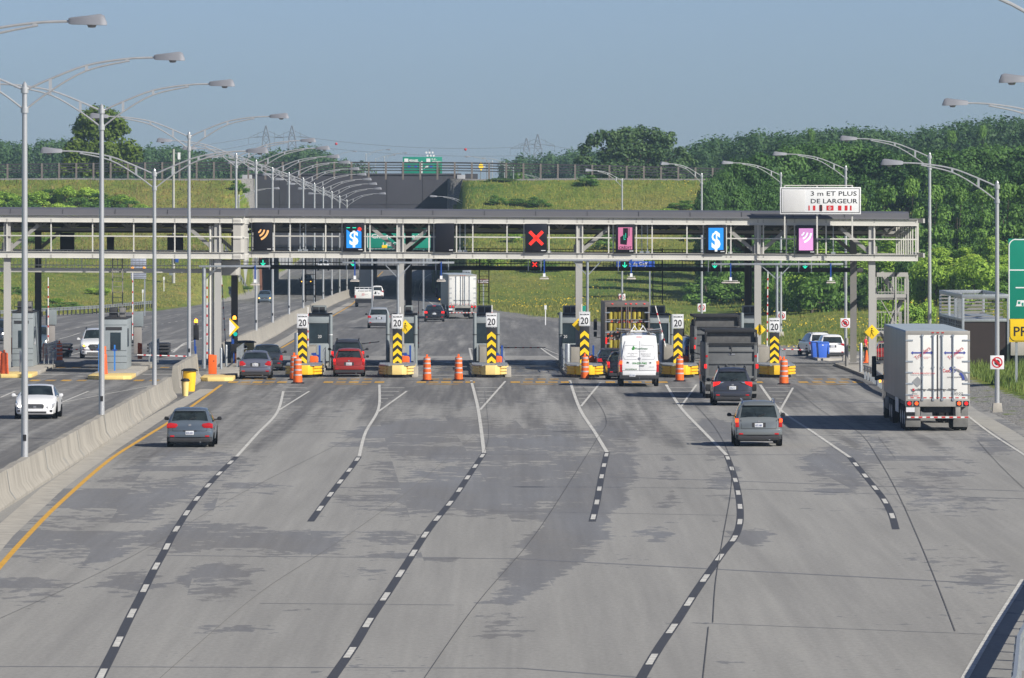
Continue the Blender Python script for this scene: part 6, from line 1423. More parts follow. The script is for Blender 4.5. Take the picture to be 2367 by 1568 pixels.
# no stopping signs
for x, y, d, hw, lab in [(1437, 688, 712, .39, 'no-stopping sign on the lamp pole above the barrel truck'), (1622, 711.5, 593, .36, 'no-stopping sign on the lamp pole above the dump trucks'), (1807, 730, 586, .36, 'no-stopping sign half behind the striped gate arm'), (1954, 747, 469, .34, 'no-stopping sign on the lamp pole by the white SUVs'), (2305, 838, 297.6, .305, 'large near no-stopping sign on the pole in the grass')]:
    p = W(x, y, d); o = thing('no_stopping_sign', lab, 'road sign', p, 0, 'no-stopping signs on the lamp poles')
    MB().box(-hw, hw, 0, .03, -hw, hw, M_WHITE).build('panel', o, bevel=.01)
    mb = MB()
    r_ = hw * .72; A = arc_pts(0, 0, r_ * .86, 0, 2 * PI, 24); B_ = arc_pts(0, 0, r_ * 1.1, 0, 2 * PI, 24)
    for i in range(24): mb.poly([(A[i][0], -.008, A[i][1]), (A[i + 1][0], -.008, A[i + 1][1]), (B_[i + 1][0], -.008, B_[i + 1][1]), (B_[i][0], -.008, B_[i][1])], M_RED)
    mb.bar((-r_ * .66, -.012, r_ * .66), (r_ * .66, -.012, -r_ * .66), .006, r_ * .16, M_RED, up=(0, 1, 0)); mb.box
    mb.build('red_ring', o)
    MB().prism([(hw * .42 * math.cos(PI / 8 + k * PI / 4), hw * .42 * math.sin(PI / 8 + k * PI / 4)) for k in range(8)], -.009, -.002, M_SBLK).build('octagon', o)
    mb = MB(); 
    for k in range(1): mb.poly([(-r_ * .66 - .04, -.016, r_ * .66 - .04), (-r_ * .66 + .04, -.016, r_ * .66 + .04), (r_ * .66 + .04, -.016, -r_ * .66 + .04), (r_ * .66 - .04, -.016, -r_ * .66 - .04)], M_RED)
    mb.build('slash', o)
# pedestrian diamonds
for x, y, d, r_, lab, rz in [(1337, 751, 374, .36, 'yellow pedestrian diamond partly behind the fourth twenty sign', 0), (1756, 762.5, 374, .34, 'yellow pedestrian diamond on the column between dump trucks and last island', 0), (2015.5, 768, 374, .42, 'yellow pedestrian diamond on the right-most column', 0), (937, 756, 376, .40, 'yellow diamond peeking out right of the second twenty sign', 0), (535, 757, 371.5, .48, 'yellow diamond sign seen with its pale back on the central column', 0)]:
    p = W(x, y, d); o = thing('pedestrian_sign', lab, 'road sign', p, rz, 'yellow pedestrian warning diamonds')
    if x == 535:
        MB().prism([(-.1, .52), (.44, 0), (-.1, -.52)], 0, .03, M_YELB).build('panel', o); MB().prism([(-.12, .42), (.24, 0), (-.12, -.44)], -.01, -.002, M_WHITE).build('pale_back', o); continue
    MB().prism([(-r_, 0), (0, r_), (r_, 0), (0, -r_)], 0, .03, M_YELB).build('panel', o, bevel=.008)
    k = r_ / .42; mb = MB().lathe([(.042 * k, -.01), (.042 * k, -.002)], (0, 0, .20 * k), M_SBLK, 10, 'y')
    for a, c, t in (((0, .15), (0, -.02), .09), ((0, -.0), (-.1, -.24), .05), ((0, 0), (.11, -.22), .05), ((-.02, .12), (-.12, .02), .035), ((.02, .12), (.11, .03), .035)): mb.bar((a[0] * k, -.006, a[1] * k), (c[0] * k, -.006, c[1] * k), .006, t * k, M_SBLK, up=(0, 1, 0))
    mb.build('walking_figure', o)
# green sign at the right edge
d = 335; o, w_, h_ = panel_sign('exit_sign', 'tall green and yellow service sign cut off by the right frame edge', 2331, 552, 2600, 737, d, M_GREEN, posts=(-2.5, 2.3), cat='highway sign')
mb = MB(); t = .05
mb.box(-w_ / 2 + .01, -w_ / 2 + .06, -.01, -.002, 0, h_ - .35, M_WHITE).box(-w_ / 2 + .35, w_ / 2, -.01, -.002, h_ - .07, h_ - .02, M_WHITE).box(-w_ / 2 + .06, w_ / 2, -.01, -.002, h_ * .60, h_ * .615, M_WHITE).box(-w_ / 2 + .36, w_ / 2, -.01, -.002, h_ * .38, h_ * .395, M_WHITE)
arcstrip(mb, -w_ / 2 + .38, h_ - .38, .345, .05, PI / 2, PI, -.012, M_WHITE); mb.build('border', o)
MB().prism([(-w_ / 2 + .34, .62), (-w_ / 2 + .40, .66), (-w_ / 2 + .44, .92), (-w_ / 2 + .95, .92), (-w_ / 2 + .95, .62)], -.01, -.002, M_WHITE).box(-w_ / 2 + .47, -w_ / 2 + .6, -.014, -.011, .73, .86, M_GREEN).box(-w_ / 2 + .66, -w_ / 2 + .76, -.014, -.011, .64, .80, M_GREEN).build('caravan_symbol', o)
MB().box(-w_ / 2 + .04, w_ / 2, .0, .05, -1.17, -.02, M_YELB).build('yellow_panel', o, bevel=.01); text('PR', -w_ / 2 + .64, -.01, -.62, .48, M_SBLK, o, width=.74, bold=.01)
mb = MB(); mb.box(-w_ / 2 + .06, -w_ / 2 + .09, -.01, -.002, -.85, -.05, M_SBLK).box(-w_ / 2 + .35, w_ / 2, -.01, -.002, -1.13, -1.10, M_SBLK); arcstrip(mb, -w_ / 2 + .36, -.83, .285, .03, PI, PI * 1.5, -.012, M_SBLK); mb.build('black_border', o)
# green sign seen through the canopy
o, w_, h_ = panel_sign('direction_sign', 'green direction sign with white words seen through the canopy bay', 848, 515, 995, 577, 640, M_GREEN, cat='highway sign', bord=(.05, M_WHITE, .05))
text('Ch. des Cascades', 0, -.01, h_ * .5, .42, M_WHITE, o, width=w_ * .85, bold=.01); text('Les Cèdres', -.2, -.01, h_ * .2, .36, M_WHITE, o, width=2.6, bold=.01); MB().box(-1.6, -1.1, -.012, -.002, .1, .42, M_YELB).build('yellow_tab', o)
z = gz(W(900, 577, 640).x, 640)
MB().box(-2.6, -2.45, .1, .3, z - W(900, 577, 640).z, h_, M_GALV).box(2.3, 2.45, .1, .3, z - W(900, 577, 640).z, h_, M_GALV).box(-3, 3.2, .1, .3, h_ * .7, h_ * .8, M_GALV).build('support_frame', o)
# far green overhead sign
o, w_, h_ = panel_sign('overhead_sign', 'distant green overhead sign reading MIRABEL and P.-E.-TRUDEAU', 931, 363, 1022, 402, 1180, M_GREEN, cat='highway sign', posts=(-2.9, 2.9), base=2)
text('MIRABEL', -w_ * .22, -.02, h_ * .78, .42, M_WHITE, o, width=1.7, bold=.03); text('P.-E.-', w_ * .3, -.02, h_ * .86, .3, M_WHITE, o, width=.9, bold=.03); text('TRUDEAU', w_ * .36, -.02, h_ * .70, .34, M_WHITE, o, width=1.6, bold=.03)
MB().box(-.2, .0, -.02, -.005, .1, 1.9, M_WHITE).prism([(-.5, 1.8), (-.1, 2.3), (.3, 1.8)], -.02, -.005, M_WHITE).bar((.25, -.01, .9), (.8, -.01, 1.3), .02, .2, M_WHITE).prism([(.6, 1.5), (1.1, 1.55), (.95, 1.05)], -.02, -.005, M_WHITE).build('arrow_symbol', o)
for a, m_ in ((-.34, M_BLUE), (-.17, M_BLUE), (.22, M_BLUE)): MB().prism([(a * w_ - .26, 1.55), (a * w_ + .26, 1.55), (a * w_ + .24, 1.2), (a * w_, .98), (a * w_ - .24, 1.2)], -.02, -.005, m_).box(a * w_ - .24, a * w_ + .24, -.03, -.021, 1.42, 1.58, M_RED).build('route_shield', o)
MB().box(-w_ * .46, -w_ * .36, -.02, -.005, h_ * .7, h_ * .9, M_WHITE).box(w_ * .1, w_ * .2, -.02, -.005, h_ * .7, h_ * .9, M_WHITE).build('airport_symbol', o)
MB().box(-3.7, -3.55, .2, .4, -4, 1.2, M_GALV).box(3.55, 6.2, .2, .35, 1.2, 1.45, M_GALV).box(6.1, 6.3, .2, .4, -4, 1.5, M_GALV).build('gantry_frame', o)
# small signs
o, w_, h_ = panel_sign('direction_sign', 'blue sign for the golf park behind the railing of the canopy', 1425, 604, 1513, 624, 560, M_BLUE, posts=(1.2,), cat='highway sign'); text('Parc de Golf', 0, -.01, h_ * .7, .24, M_WHITE, o, width=2.0, bold=.02); text('Vaudreuil', .1, -.01, h_ * .25, .22, M_WHITE, o, width=1.5, bold=.02)
o, w_, h_ = panel_sign('place_sign', 'small brown SOULANGES sign right of the distant white truck', 1104, 645, 1131, 656, 700, M_BROWN, posts=(0,), cat='road sign'); text('SOULANGES', 0, -.01, h_ * .5, .3, M_WHITE, o, width=1.1, bold=.02)
o, w_, h_ = panel_sign('speed_limit_sign', 'grey sign with number 100 above the distant truck', 1069, 624, 1089, 641, 640, M_GALV, posts=(0,), cat='road sign'); text('100', 0, -.01, h_ * .5, .3, M_SBLK, o, width=.6, bold=.02)
o, w_, h_ = panel_sign('message_board', 'portable silver panel board with orange lamps in the left field', 302, 598, 338, 645, 640, mat('slatted_silver', (.45, .48, .55), .4, .4, .15, 3), posts=(-.5, .6), cat='message board')
mb = MB()
for q in range(8): mb.box(-w_ / 2, w_ / 2, -.03, -.002, .1 + q * .22, .16 + q * .22, M_LUM)
mb.build('slats', o)
for u in (-w_ * .38, w_ * .36): MB().lathe([(.14, -.08), (.14, -.03)], (u, 0, h_ * .52), mat('amber_lamp', (.9, .3, .02), .4, 0, 0, emit=(1, .3, .02), es=.8), 12, 'y').build('amber_lamp', o)
o, w_, h_ = panel_sign('exit_marker', 'small green exit 10 marker behind the fourth twenty sign', 1344, 707, 1354, 732, 420, M_GREEN, posts=(0,), cat='road sign'); text('10', 0, -.01, h_ * .35, .2, M_WHITE, o, width=.18, bold=.02)
p = W(1112, 385, 1200); o = thing('warning_diamond', 'tiny yellow diamond sign above the canal fence', 'road sign', p, .9); MB().prism([(-.8, 0), (0, .8), (.8, 0), (0, -.8)], 0, .04, M_YELB).build('panel', o); MB().box(-.06, .06, .05, .15, -8, .6, M_GALV).build('post', o)
for x, y, h, lab in [(1261, 752, 1.75, 'slim white delineator post at the grass edge'), (330, 706, 1.6, 'left slim white marker post behind the guardrail'), (379, 703, 1.7, 'right slim white marker post at the guardrail end')]:
    p = G(x, y); p.z = tz(p.x, p.y); o = thing('marker_post', lab, 'marker post', p, 0, 'slim marker posts'); MB().box(-.04, .04, 0, .04, 0, h, M_WHITE).build('post', o); MB().box(-.1, .1, -.02, 0, h - .35, h, M_WHITE).build('plate', o)
# camera mast in the left field
d = 780; X = (401 - CX) * d / F; z = tz(X, d); o = thing('camera_mast', 'tall plain grey mast with small boxes in the left field', 'mast', (X, d, z)); H_ = HC + (477 - 345) * d / F - z
MB().tube([(0, 0, 0), (0, 0, H_)], [.2, .13], mat('mast_grey', (.38, .38, .35), .6), 12).build('pole', o, smooth=.6); MB().box(-.5, -.1, -.3, -.1, .9, 1.6, M_CAB).box(.15, .6, -.3, .1, 2.4, 2.9, M_BLUEP).build('box', o, bevel=.02); MB().box(.5, .8, -.1, .1, H_ - 1.2, H_ - .4, M_WHITE).box(.1, .9, -.02, .02, H_ - .5, H_ - .44, M_GALV).build('sensor', o)

# ================================================================== GUARDRAILS, ENCLOSURE, SMALL THINGS
def guardrail(label, pts, h=.75, m=M_GALV, sp=3.8, wood=False):
    o = thing('guardrail', label, 'guardrail', pts[0]); p0 = pts[0]; mb = MB(); P = [q - p0 for q in pts]
    for a, c in zip(P, P[1:]):
        for z, t in ((h - .05, .10), (h - .16, .05), (h - .25, .10)): mb.bar((a.x, a.y, a.z + z), (c.x, c.y, c.z + z), .07 if t > .06 else .03, t, m)
    mb.build('rail', o)
    tot = sum((c - a).length for a, c in zip(P, P[1:])); s = 1; n_ = 0; first = None
    while s < tot and n_ < 90:
        q = along(P, s, s + .05)
        if q:
            if first is None: first = MB().box(-.06, .06, .06, .2, -.1, h - .02, M_TRIM if wood else M_GALV).build('post', o); c = first
            else: c = first.copy(); C.objects.link(c); c.parent = o
            c.location = q[0]
        s += sp; n_ += 1
    return o
def T_(x, y): p = G(x, y); p.z = tz(p.x, p.y) + .05; return p
guardrail('pale steel guardrail along the far left grass field', [T_(-40, 742), T_(0, 738), T_(120, 731), T_(230, 725), T_(352, 715)], h=.8, sp=2.0, wood=True)
guardrail('short guardrail ending at the left wing wall', [T_(520, 694), T_(552, 692), T_(574, 690)], h=.8)
guardrail('short steel guardrail beside the cab of the white trailer truck', [T_(1997, 876), T_(2015, 882), T_(2040, 900), T_(2080, 918)], h=.75, sp=2)
gr_ = guardrail('near guardrail cut off by the lower right corner', [Vector((7.7, 108, .0)), Vector((8.85, 118, .0)), Vector((9.75, 129, 0)), Vector((11.5, 145, 0)), Vector((13.4, 162, 0)), Vector((15.4, 180, 0))], h=.85, sp=2.5)
# slatted equipment enclosure
d = 378; X0 = (2226 - CX) * d / F; X1 = (2600 - CX) * d / F; z = tz(X0, d) - .2
o = thing('equipment_enclosure', 'dark walled equipment yard with galvanised slatted frame on top', 'enclosure', (X0, d, z), .0); wz = HC - (744 - YH) * d / F - z; tzz = HC - (689 - YH) * d / F - z; Wd_ = 2.55; D_ = 20
MB().box(0, Wd_, 0, D_, 0, wz, M_BRN).box(Wd_ + .35, 12, .4, D_, 0, wz - .4, M_CAB).build('wall', o)
MB().box(-.05, Wd_ + .05, -.05, D_, wz, wz + .15, M_GALV).build('wall_cap', o, bevel=.01)
mb = MB()
for (x, y) in ((0, 0), (1.2, D_), (Wd_, 0), (0, 6), (0, 12), (0, D_), (Wd_, D_)): mb.box(x - .07, x + .07, y - .07, y + .07, 0, tzz, M_GALV)
mb.box(-.07, Wd_ + .07, -.07, .07, tzz - .02, tzz + .2, M_GALV).box(-.07, .07, 0, D_, tzz - .02, tzz + .2, M_GALV).box(-.07, Wd_ + .07, D_, D_ + .14, tzz - .02, tzz + .2, M_GALV).box(Wd_ - .07, Wd_ + .07, 0, D_, tzz, tzz + .2, M_GALV); mb.build('frame', o, bevel=.01)
mb = MB(); zz = wz + .2
while zz < tzz - .1: mb.box(0, Wd_, D_ - .2, D_ - .16, zz, zz + .09, M_STEELD); mb.box(0, Wd_, 4, 4.04, zz, zz + .05, M_STEELD); zz += .2
for y in np.arange(.5, 8, .5): mb.box(-.01, .01, y, y + .12, wz + .15, tzz, M_GALV)
mb.build('slats', o)
mb = MB()
for y in np.arange(0, D_, 1.5): mb.box(-.03, 0, y, y + .08, 0, wz, M_GALV)
for q in range(16): mb.box(-.035, -.005, 1, D_, .2 + q * .15, .26 + q * .15, M_CAB)
mb.build('louvres', o)
MB().box(Wd_ + .1, Wd_ + 3, -.5, -.1, .8, 1.55, mat('beige_box', (.40, .38, .34), .6)).build('beige_cabinet', o, bevel=.03)
# bins
M_BINL = mat('bin_lid_blue', (.05, .17, .62), .4)
for x, y, lab in [(1902, 832, 'blue wheeled recycling bin in front of the parked white SUVs'), (1889, 831, 'second blue recycling bin just left of the other')]:
    p = G(x, y); o = thing('recycling_bin', lab, 'bin', (p.x, p.y + (.0 if x > 1895 else .5), p.z + .1), .15, 'blue recycling bins'); MB().prism([(-.28, 0), (.28, 0), (.38, 1.1), (-.36, 1.1)], 0, .7, M_BIN).build('tub', o, bevel=.04)
    MB().box(-.40, .42, -.05, .8, 1.1, 1.17, M_BINL).box(.38, .48, .0, .7, .3, 1.12, M_BIN).build('lid', o, bevel=.03); MB().lathe([(.15, -.04), (.15, .04), (0, .04)], (.36, .05, .16), M_RUB, 14, 'y').build('wheel', o); MB().box(-.06, .06, -.02, 0, .9, .97, M_WHITE).build('printed_mark', o)
p = G(2003, 845); o = thing('traffic_cone', 'small orange cone with white band by the right-most column', 'traffic cone', (p.x, p.y, p.z + .15), 0)
MB().lathe([(.16, .05), (.03, .72), (0, .72)], (0, 0, 0), M_ORG, 14).box(-.2, .2, -.2, .2, 0, .05, M_ORG).build('cone', o, smooth=.6); MB().lathe([(.112, .28), (.085, .42)], (0, 0, 0), M_WHITE, 14).build('band', o, smooth=.8)

# ================================================================== PEOPLE
def person(label, x, y, shirt, legs, H_=1.75, lean=0.0, rz=0.0, arm=0.3):
    p = G(x, y); o = thing('person', label, 'person', (p.x, p.y, p.z + .1), rz); k = H_ / 1.75
    def skin(name, pts, edges, rad, m, par, sub=2):
        me = bpy.data.meshes.new(name); me.from_pydata([tuple(Vector(q) * k) for q in pts], edges, []); me.materials.append(m)
        ob = bpy.data.objects.new(name, me); C.objects.link(ob); ob.parent = par
        md = ob.modifiers.new('s', 'SKIN'); 
        for i, v in enumerate(me.skin_vertices[0].data): v.radius = (rad[i][0] * k, rad[i][1] * k) if isinstance(rad[i], tuple) else (rad[i] * k,) * 2
        me.skin_vertices[0].data[0].use_root = True
        ob.modifiers.new('b', 'SUBSURF').levels = sub; ob.modifiers['b'].render_levels = sub; return ob
    pts = [(0, 0, .95), (0, 0, 1.2), (0, 0, 1.42), (0, -.01, 1.52), (0, -.02, 1.62), (0, -.02, 1.73), (-.19, 0, 1.42), (-.25, .0, 1.15), (-.27, -arm * .6, .95), (-.27, -arm * .8, .86), (.19, 0, 1.42), (.24, 0, 1.15), (.25, -.1, .92), (.25, -.12, .83), (-.1, 0, .9), (-.11, -.02, .5), (-.12, .02, .09), (-.12, -.12, .04), (.1, 0, .9), (.12, .0, .5), (.13, .04, .09), (.14, -.1, .04)]
    ed = [(0, 1), (1, 2), (2, 3), (3, 4), (4, 5), (2, 6), (6, 7), (7, 8), (8, 9), (2, 10), (10, 11), (11, 12), (12, 13), (0, 14), (14, 15), (15, 16), (16, 17), (0, 18), (18, 19), (19, 20), (20, 21)]
    rad = [(.14, .10), (.13, .09), (.13, .09), .05, .085, .07, .055, .045, .035, .03, .055, .045, .035, .03, .085, .06, .04, .035, .085, .06, .04, .035]
    body = skin('body', pts, ed, rad, M_SKIN, o)
    for sx in (-1, 1):
        h0 = Vector(pts[9] if sx < 0 else pts[13])
        for f in range(4): skin('finger', [h0, h0 + Vector((sx * -.012 + .012 * (f - 1.5), -.02 - .012 * f, -.035)), h0 + Vector((.012 * (f - 1.5), -.03 - .01 * f, -.07 + .006 * abs(f - 1.5)))], [(0, 1), (1, 2)], [.011, .009, .008], M_SKIN, body, 1)
        skin('thumb', [h0, h0 + Vector((-sx * .03, -.03, -.015)), h0 + Vector((-sx * .035, -.045, -.035))], [(0, 1), (1, 2)], [.012, .01, .009], M_SKIN, body, 1)
    skin('shirt', [(0, 0, .92), (0, 0, 1.2), (0, 0, 1.44), (-.2, 0, 1.43), (-.255, 0, 1.22), (.2, 0, 1.43), (.245, 0, 1.22)], [(0, 1), (1, 2), (2, 3), (3, 4), (2, 5), (5, 6)], [(.165, .12), (.16, .115), (.14, .10), .075, .07, .075, .07], shirt, o)
    skin('trousers', [(0, 0, .96), (-.1, 0, .88), (-.115, -.02, .5), (-.12, .02, .14), (.1, 0, .88), (.125, 0, .5), (.13, .04, .14)], [(0, 1), (1, 2), (2, 3), (0, 4), (4, 5), (5, 6)], [(.16, .12), .105, .085, .07, .105, .085, .07], legs, o)
    skin('hair', [(0, .0, 1.68), (0, .0, 1.76)], [(0, 1)], [.092, .075], mat('dark_hair', (.02, .015, .012), .8), o)
    MB().box(-.05, -.02, -.105, -.09, 1.67 * k, 1.685 * k, M_SBLK).box(.02, .05, -.105, -.09, 1.67 * k, 1.685 * k, M_SBLK).box(-.012, .012, -.125, -.09, 1.62 * k, 1.66 * k, M_SKIN).box(-.03, .03, -.105, -.09, 1.585 * k, 1.595 * k, mat('lips', (.3, .1, .08), .6)).build('face', body)
    return o
person('person in a red shirt and dark shorts standing behind the right-most column', 2001, 838, mat('red_shirt', (.62, .03, .05), .8), mat('dark_shorts', (.015, .015, .02), .9), rz=1.3)
person('person in a black shirt and dark trousers behind the rear right column', 1969, 836, mat('black_shirt', (.02, .022, .03), .8), mat('dark_trousers', (.02, .02, .03), .9), H_=1.78, rz=1.6)

# ================================================================== PYLONS, BALLS, FAR LIGHTS
M_PYL = mat('pylon_steel', (.17, .19, .23), .7, .2, 0)
def pylon(label, x, ytop, d, k=1.0):
    X = (x - CX) * d / F; z1 = HC + (YH - ytop) * d / F; o = thing('power_pylon', label, 'pylon', (X, d, 0), 0, 'high voltage lattice towers'); mb = MB(); t = .22
    H_ = z1; lv = [(0, 5.0), (H_ * .35, 2.6), (H_ * .55, 1.8), (H_ * .72, 1.4), (H_ * .88, 1.0), (H_, .1)]
    for sx in (-1, 1):
        for sy in (-1, 1):
            for (a, wa), (b_, wb) in zip(lv, lv[1:]): mb.bar((sx * wa, sy * wa, a), (sx * wb, sy * wb, b_), t, t, M_PYL)
    for (a, wa), (b_, wb) in zip(lv, lv[1:]):
        n_ = 3 if b_ - a > 6 else 2
        for q in range(n_):
            za, zb_ = a + (b_ - a) * q / n_, a + (b_ - a) * (q + 1) / n_; ua, ub = wa + (wb - wa) * q / n_, wa + (wb - wa) * (q + 1) / n_
            for sy in (-1, 1): mb.bar((-ua, sy * ua, za), (ub, sy * ub, zb_), t * .7, t * .7, M_PYL); mb.bar((ua, sy * ua, za), (-ub, sy * ub, zb_), t * .7, t * .7, M_PYL); mb.bar((-ub, sy * ub, zb_), (ub, sy * ub, zb_), t * .7, t * .7, M_PYL)
    mb.build('lattice', o)
    for z, wd in ((H_ * .9, 5.2), (H_ * .72, 7.4), (H_ * .55, 6.2)):
        mb = MB()
        for sx in (-1, 1): mb.bar((sx * 1, 0, z), (sx * wd, 0, z - .3), t * .8, t * .8, M_PYL); mb.bar((sx * .8, 0, z + 1.7), (sx * wd, 0, z - .3), t * .6, t * .6, M_PYL); mb.bar((sx * wd * .5, 0, z), (sx * wd * .45, 0, z + 1.6), t * .5, t * .5, M_PYL); mb.bar((sx * wd, 0, z - .3), (sx * wd, 0, z - 2.2), t * .5, t * .5, M_PYL)
        mb.build('cross_arm', o)
    return o
pylon('left lattice pylon of the left pair', 615, 291, 2000); pylon('right lattice pylon of the left pair', 675, 291, 2000); pylon('shorter left pylon of the right pair', 1217, 320, 2150); pylon('taller right pylon of the right pair', 1243, 311, 2050)
mb = MB()
for (xa, ya, da, xb, yb, db, sag) in [(-50, 372, 1900, 600, 315, 2000, 30), (-50, 395, 1900, 600, 330, 2000, 34), (690, 315, 2000, 1205, 340, 2150, 26), (1258, 335, 2050, 1700, 372, 2100, 18), (632, 330, 2000, 660, 330, 2000, 3), (690, 335, 2000, 1205, 360, 2150, 20)]:
    pts = [W(xa + (xb - xa) * t, ya + (yb - ya) * t + sag * 4 * t * (1 - t) * .5, da + (db - da) * t) for t in np.linspace(0, 1, 13)]; mb.tube(pts, .07, M_PYL, 4)
o = mb.build('power_cables'); tag(o, 'thin sagging power cables strung between the far pylons', 'cable')
for x, y, lab in [(777, 333, 'left red marker ball on the far power line'), (1076, 346, 'right red marker ball on the far power line')]:
    o = thing('marker_ball', lab, 'marker ball', W(x, y, 1990), 0, 'red marker balls'); MB().lathe([(0, -.42), (.3, -.3), (.42, 0), (.3, .3), (0, .42)], (0, 0, 0), M_RED, 10).build('ball', o, smooth=.9)
for x0, y0, n_, lab in [(993, 353, 7, 'cluster of white stadium floodlights above the green overhead sign'), (1125, 378, 4, 'low row of white floodlights right of the yellow diamond')]:
    o = thing('floodlight_mast', lab, 'floodlight', W(x0, y0, 1900), 0, 'stadium floodlights'); z = W(x0, y0, 1900).z
    MB().box(-.15, .15, .3, .6, -z, 1.0, M_PYL).build('mast', o)
    for q in range(n_): a, b_ = (q % 3 - 1) * .9 + (.3 if q > 2 else 0), (q // 3) * -.9; MB().lathe([(.3, -.1), (.3, .1)], (a, 0, b_), M_WHITE, 8, 'y').build('lamp', o)
HAZE = .00012
# ================================================================== VEGETATION
def leafmat(name, dark, light, sc=.35, tr=.25, yel=None):
    m = bpy.data.materials.new(name); m.use_nodes = True; n = m.node_tree.nodes; l = m.node_tree.links; b = n['Principled BSDF']; out = n['Material Output']
    tc = n.new('ShaderNodeTexCoord'); oi = n.new('ShaderNodeObjectInfo'); z = n.new('ShaderNodeTexNoise'); z.inputs['Scale'].default_value = sc; z.inputs['Detail'].default_value = 4
    at = n.new('ShaderNodeAttribute'); at.attribute_name = 'lr'
    ad = n.new('ShaderNodeMath'); ad.operation = 'MULTIPLY_ADD'; ad.inputs[1].default_value = .45; l.new(at.outputs['Fac'], ad.inputs[0])
    a2 = n.new('ShaderNodeMath'); a2.operation = 'MULTIPLY_ADD'; a2.inputs[1].default_value = .3; l.new(oi.outputs['Random'], a2.inputs[0]); 
    sb = n.new('ShaderNodeMath'); sb.operation = 'SUBTRACT'; sb.inputs[1].default_value = .37; l.new(z.outputs['Fac'], sb.inputs[0]); l.new(sb.outputs[0], a2.inputs[2]); l.new(a2.outputs[0], ad.inputs[2])
    l.new(tc.outputs['Object'], z.inputs['Vector'])
    r = n.new('ShaderNodeValToRGB'); e = r.color_ramp.elements; e[0].position = .1; e[0].color = dark; e[1].position = .75; e[1].color = light
    if yel: k = e.new(.93); k.color = yel
    l.new(ad.outputs[0], r.inputs[0]); l.new(r.outputs[0], b.inputs['Base Color']); b.inputs['Roughness'].default_value = .6; b.inputs['Specular IOR Level'].default_value = .25
    t = n.new('ShaderNodeBsdfTranslucent'); l.new(r.outputs[0], t.inputs['Color']); mx = n.new('ShaderNodeMixShader'); mx.inputs[0].default_value = tr; l.new(b.outputs[0], mx.inputs[1]); l.new(t.outputs[0], mx.inputs[2]); l.new(mx.outputs[0], out.inputs[0])
    return m
def quads_mesh(name, cen, nrm, size, m, aspect=.75, tri=False):
    N = len(cen); nrm = nrm / (np.linalg.norm(nrm, axis=1, keepdims=True) + 1e-9); r = rng.normal(size=(N, 3)); u = np.cross(nrm, r); u /= np.linalg.norm(u, axis=1, keepdims=True) + 1e-9; v = np.cross(nrm, u)
    s = size[:, None]; a = u * s * .5; b_ = v * s * .5 * aspect
    V = np.stack([cen - a, cen - b_, cen + a, cen + b_], 1).reshape(-1, 3)
    return raw_mesh(name, V, 4, N, m, np.repeat(rng.random(N), 4))
def raw_mesh(name, V, k, N, m, lr=None):
    me = bpy.data.meshes.new(name); me.vertices.add(N * k); me.vertices.foreach_set('co', V.astype(np.float32).ravel()); me.loops.add(N * k); me.loops.foreach_set('vertex_index', np.arange(N * k, dtype=np.int32))
    me.polygons.add(N); me.polygons.foreach_set('loop_start', np.arange(0, N * k, k, dtype=np.int32)); me.polygons.foreach_set('loop_total', np.full(N, k, dtype=np.int32)); me.update(calc_edges=True)
    if lr is not None: a = me.attributes.new('lr', 'FLOAT', 'POINT'); a.data.foreach_set('value', lr.astype(np.float32))
    me.materials.append(m); return me
def crown_pts(blobs, n, hollow=.35):
    B = np.array(blobs, float); vol = B[:, 3] * B[:, 4] * B[:, 5]; pr = vol ** .75; pr /= pr.sum(); idx = rng.choice(len(B), n, p=pr)
    d = rng.normal(size=(n, 3)); d /= np.linalg.norm(d, axis=1, keepdims=True); rr = (hollow ** 3 + (1 - hollow ** 3) * rng.random(n)) ** (1 / 3) * (1 + .12 * rng.normal(size=n))
    c = B[idx, :3] + d * B[idx, 3:6] * rr[:, None]; return c, d + .42 * rng.normal(size=(n, 3)) + np.array([.15, -.2, .45])
def rand_blobs(n_, H_, W_, z0=.25, top=1.0, seed=0, shape='round'):
    r = random.Random(seed); out = []
    for _ in range(n_):
        t = r.random(); z = H_ * (z0 + (top - z0) * t)
        if shape == 'round': wmax = W_ / 2 * math.sqrt(max(.05, 1 - (2 * (t - .42)) ** 2 * .8)) * .8
        elif shape == 'poplar': wmax = W_ / 2 * (1 - t ** 1.6 * .8) * .8
        else: wmax = W_ / 2 * (1 - .45 * t) * .9
        a = r.random() * 6.28; q = math.sqrt(r.random()); s_ = r.uniform(.11, .2) * W_
        out.append((math.cos(a) * wmax * q, math.sin(a) * wmax * q, min(z, H_ * top - s_ * .6), s_, s_, s_ * r.uniform(.55, .9)))
    return out
M_BARK = mat('bark', (.09, .07, .055), .9, 0, .25, 3)
LM = {'dark': leafmat('leaf_dark', (.026, .08, .024, 1), (.105, .215, .048, 1), .5, .35), 'mid': leafmat('leaf_mid', (.048, .125, .03, 1), (.21, .37, .07, 1), .5, .4),
      'bright': leafmat('leaf_bright', (.12, .25, .03, 1), (.46, .64, .10, 1), .6, .4, (.38, .36, .07, 1)), 'far': leafmat('leaf_far', (.022, .06, .024, 1), (.075, .145, .045, 1), .2), 'willow': leafmat('leaf_willow', (.028, .07, .025, 1), (.13, .21, .065, 1), .55), 'maple': leafmat('leaf_maple', (.024, .06, .008, 1), (.12, .18, .02, 1), .5)}
VAR = {}
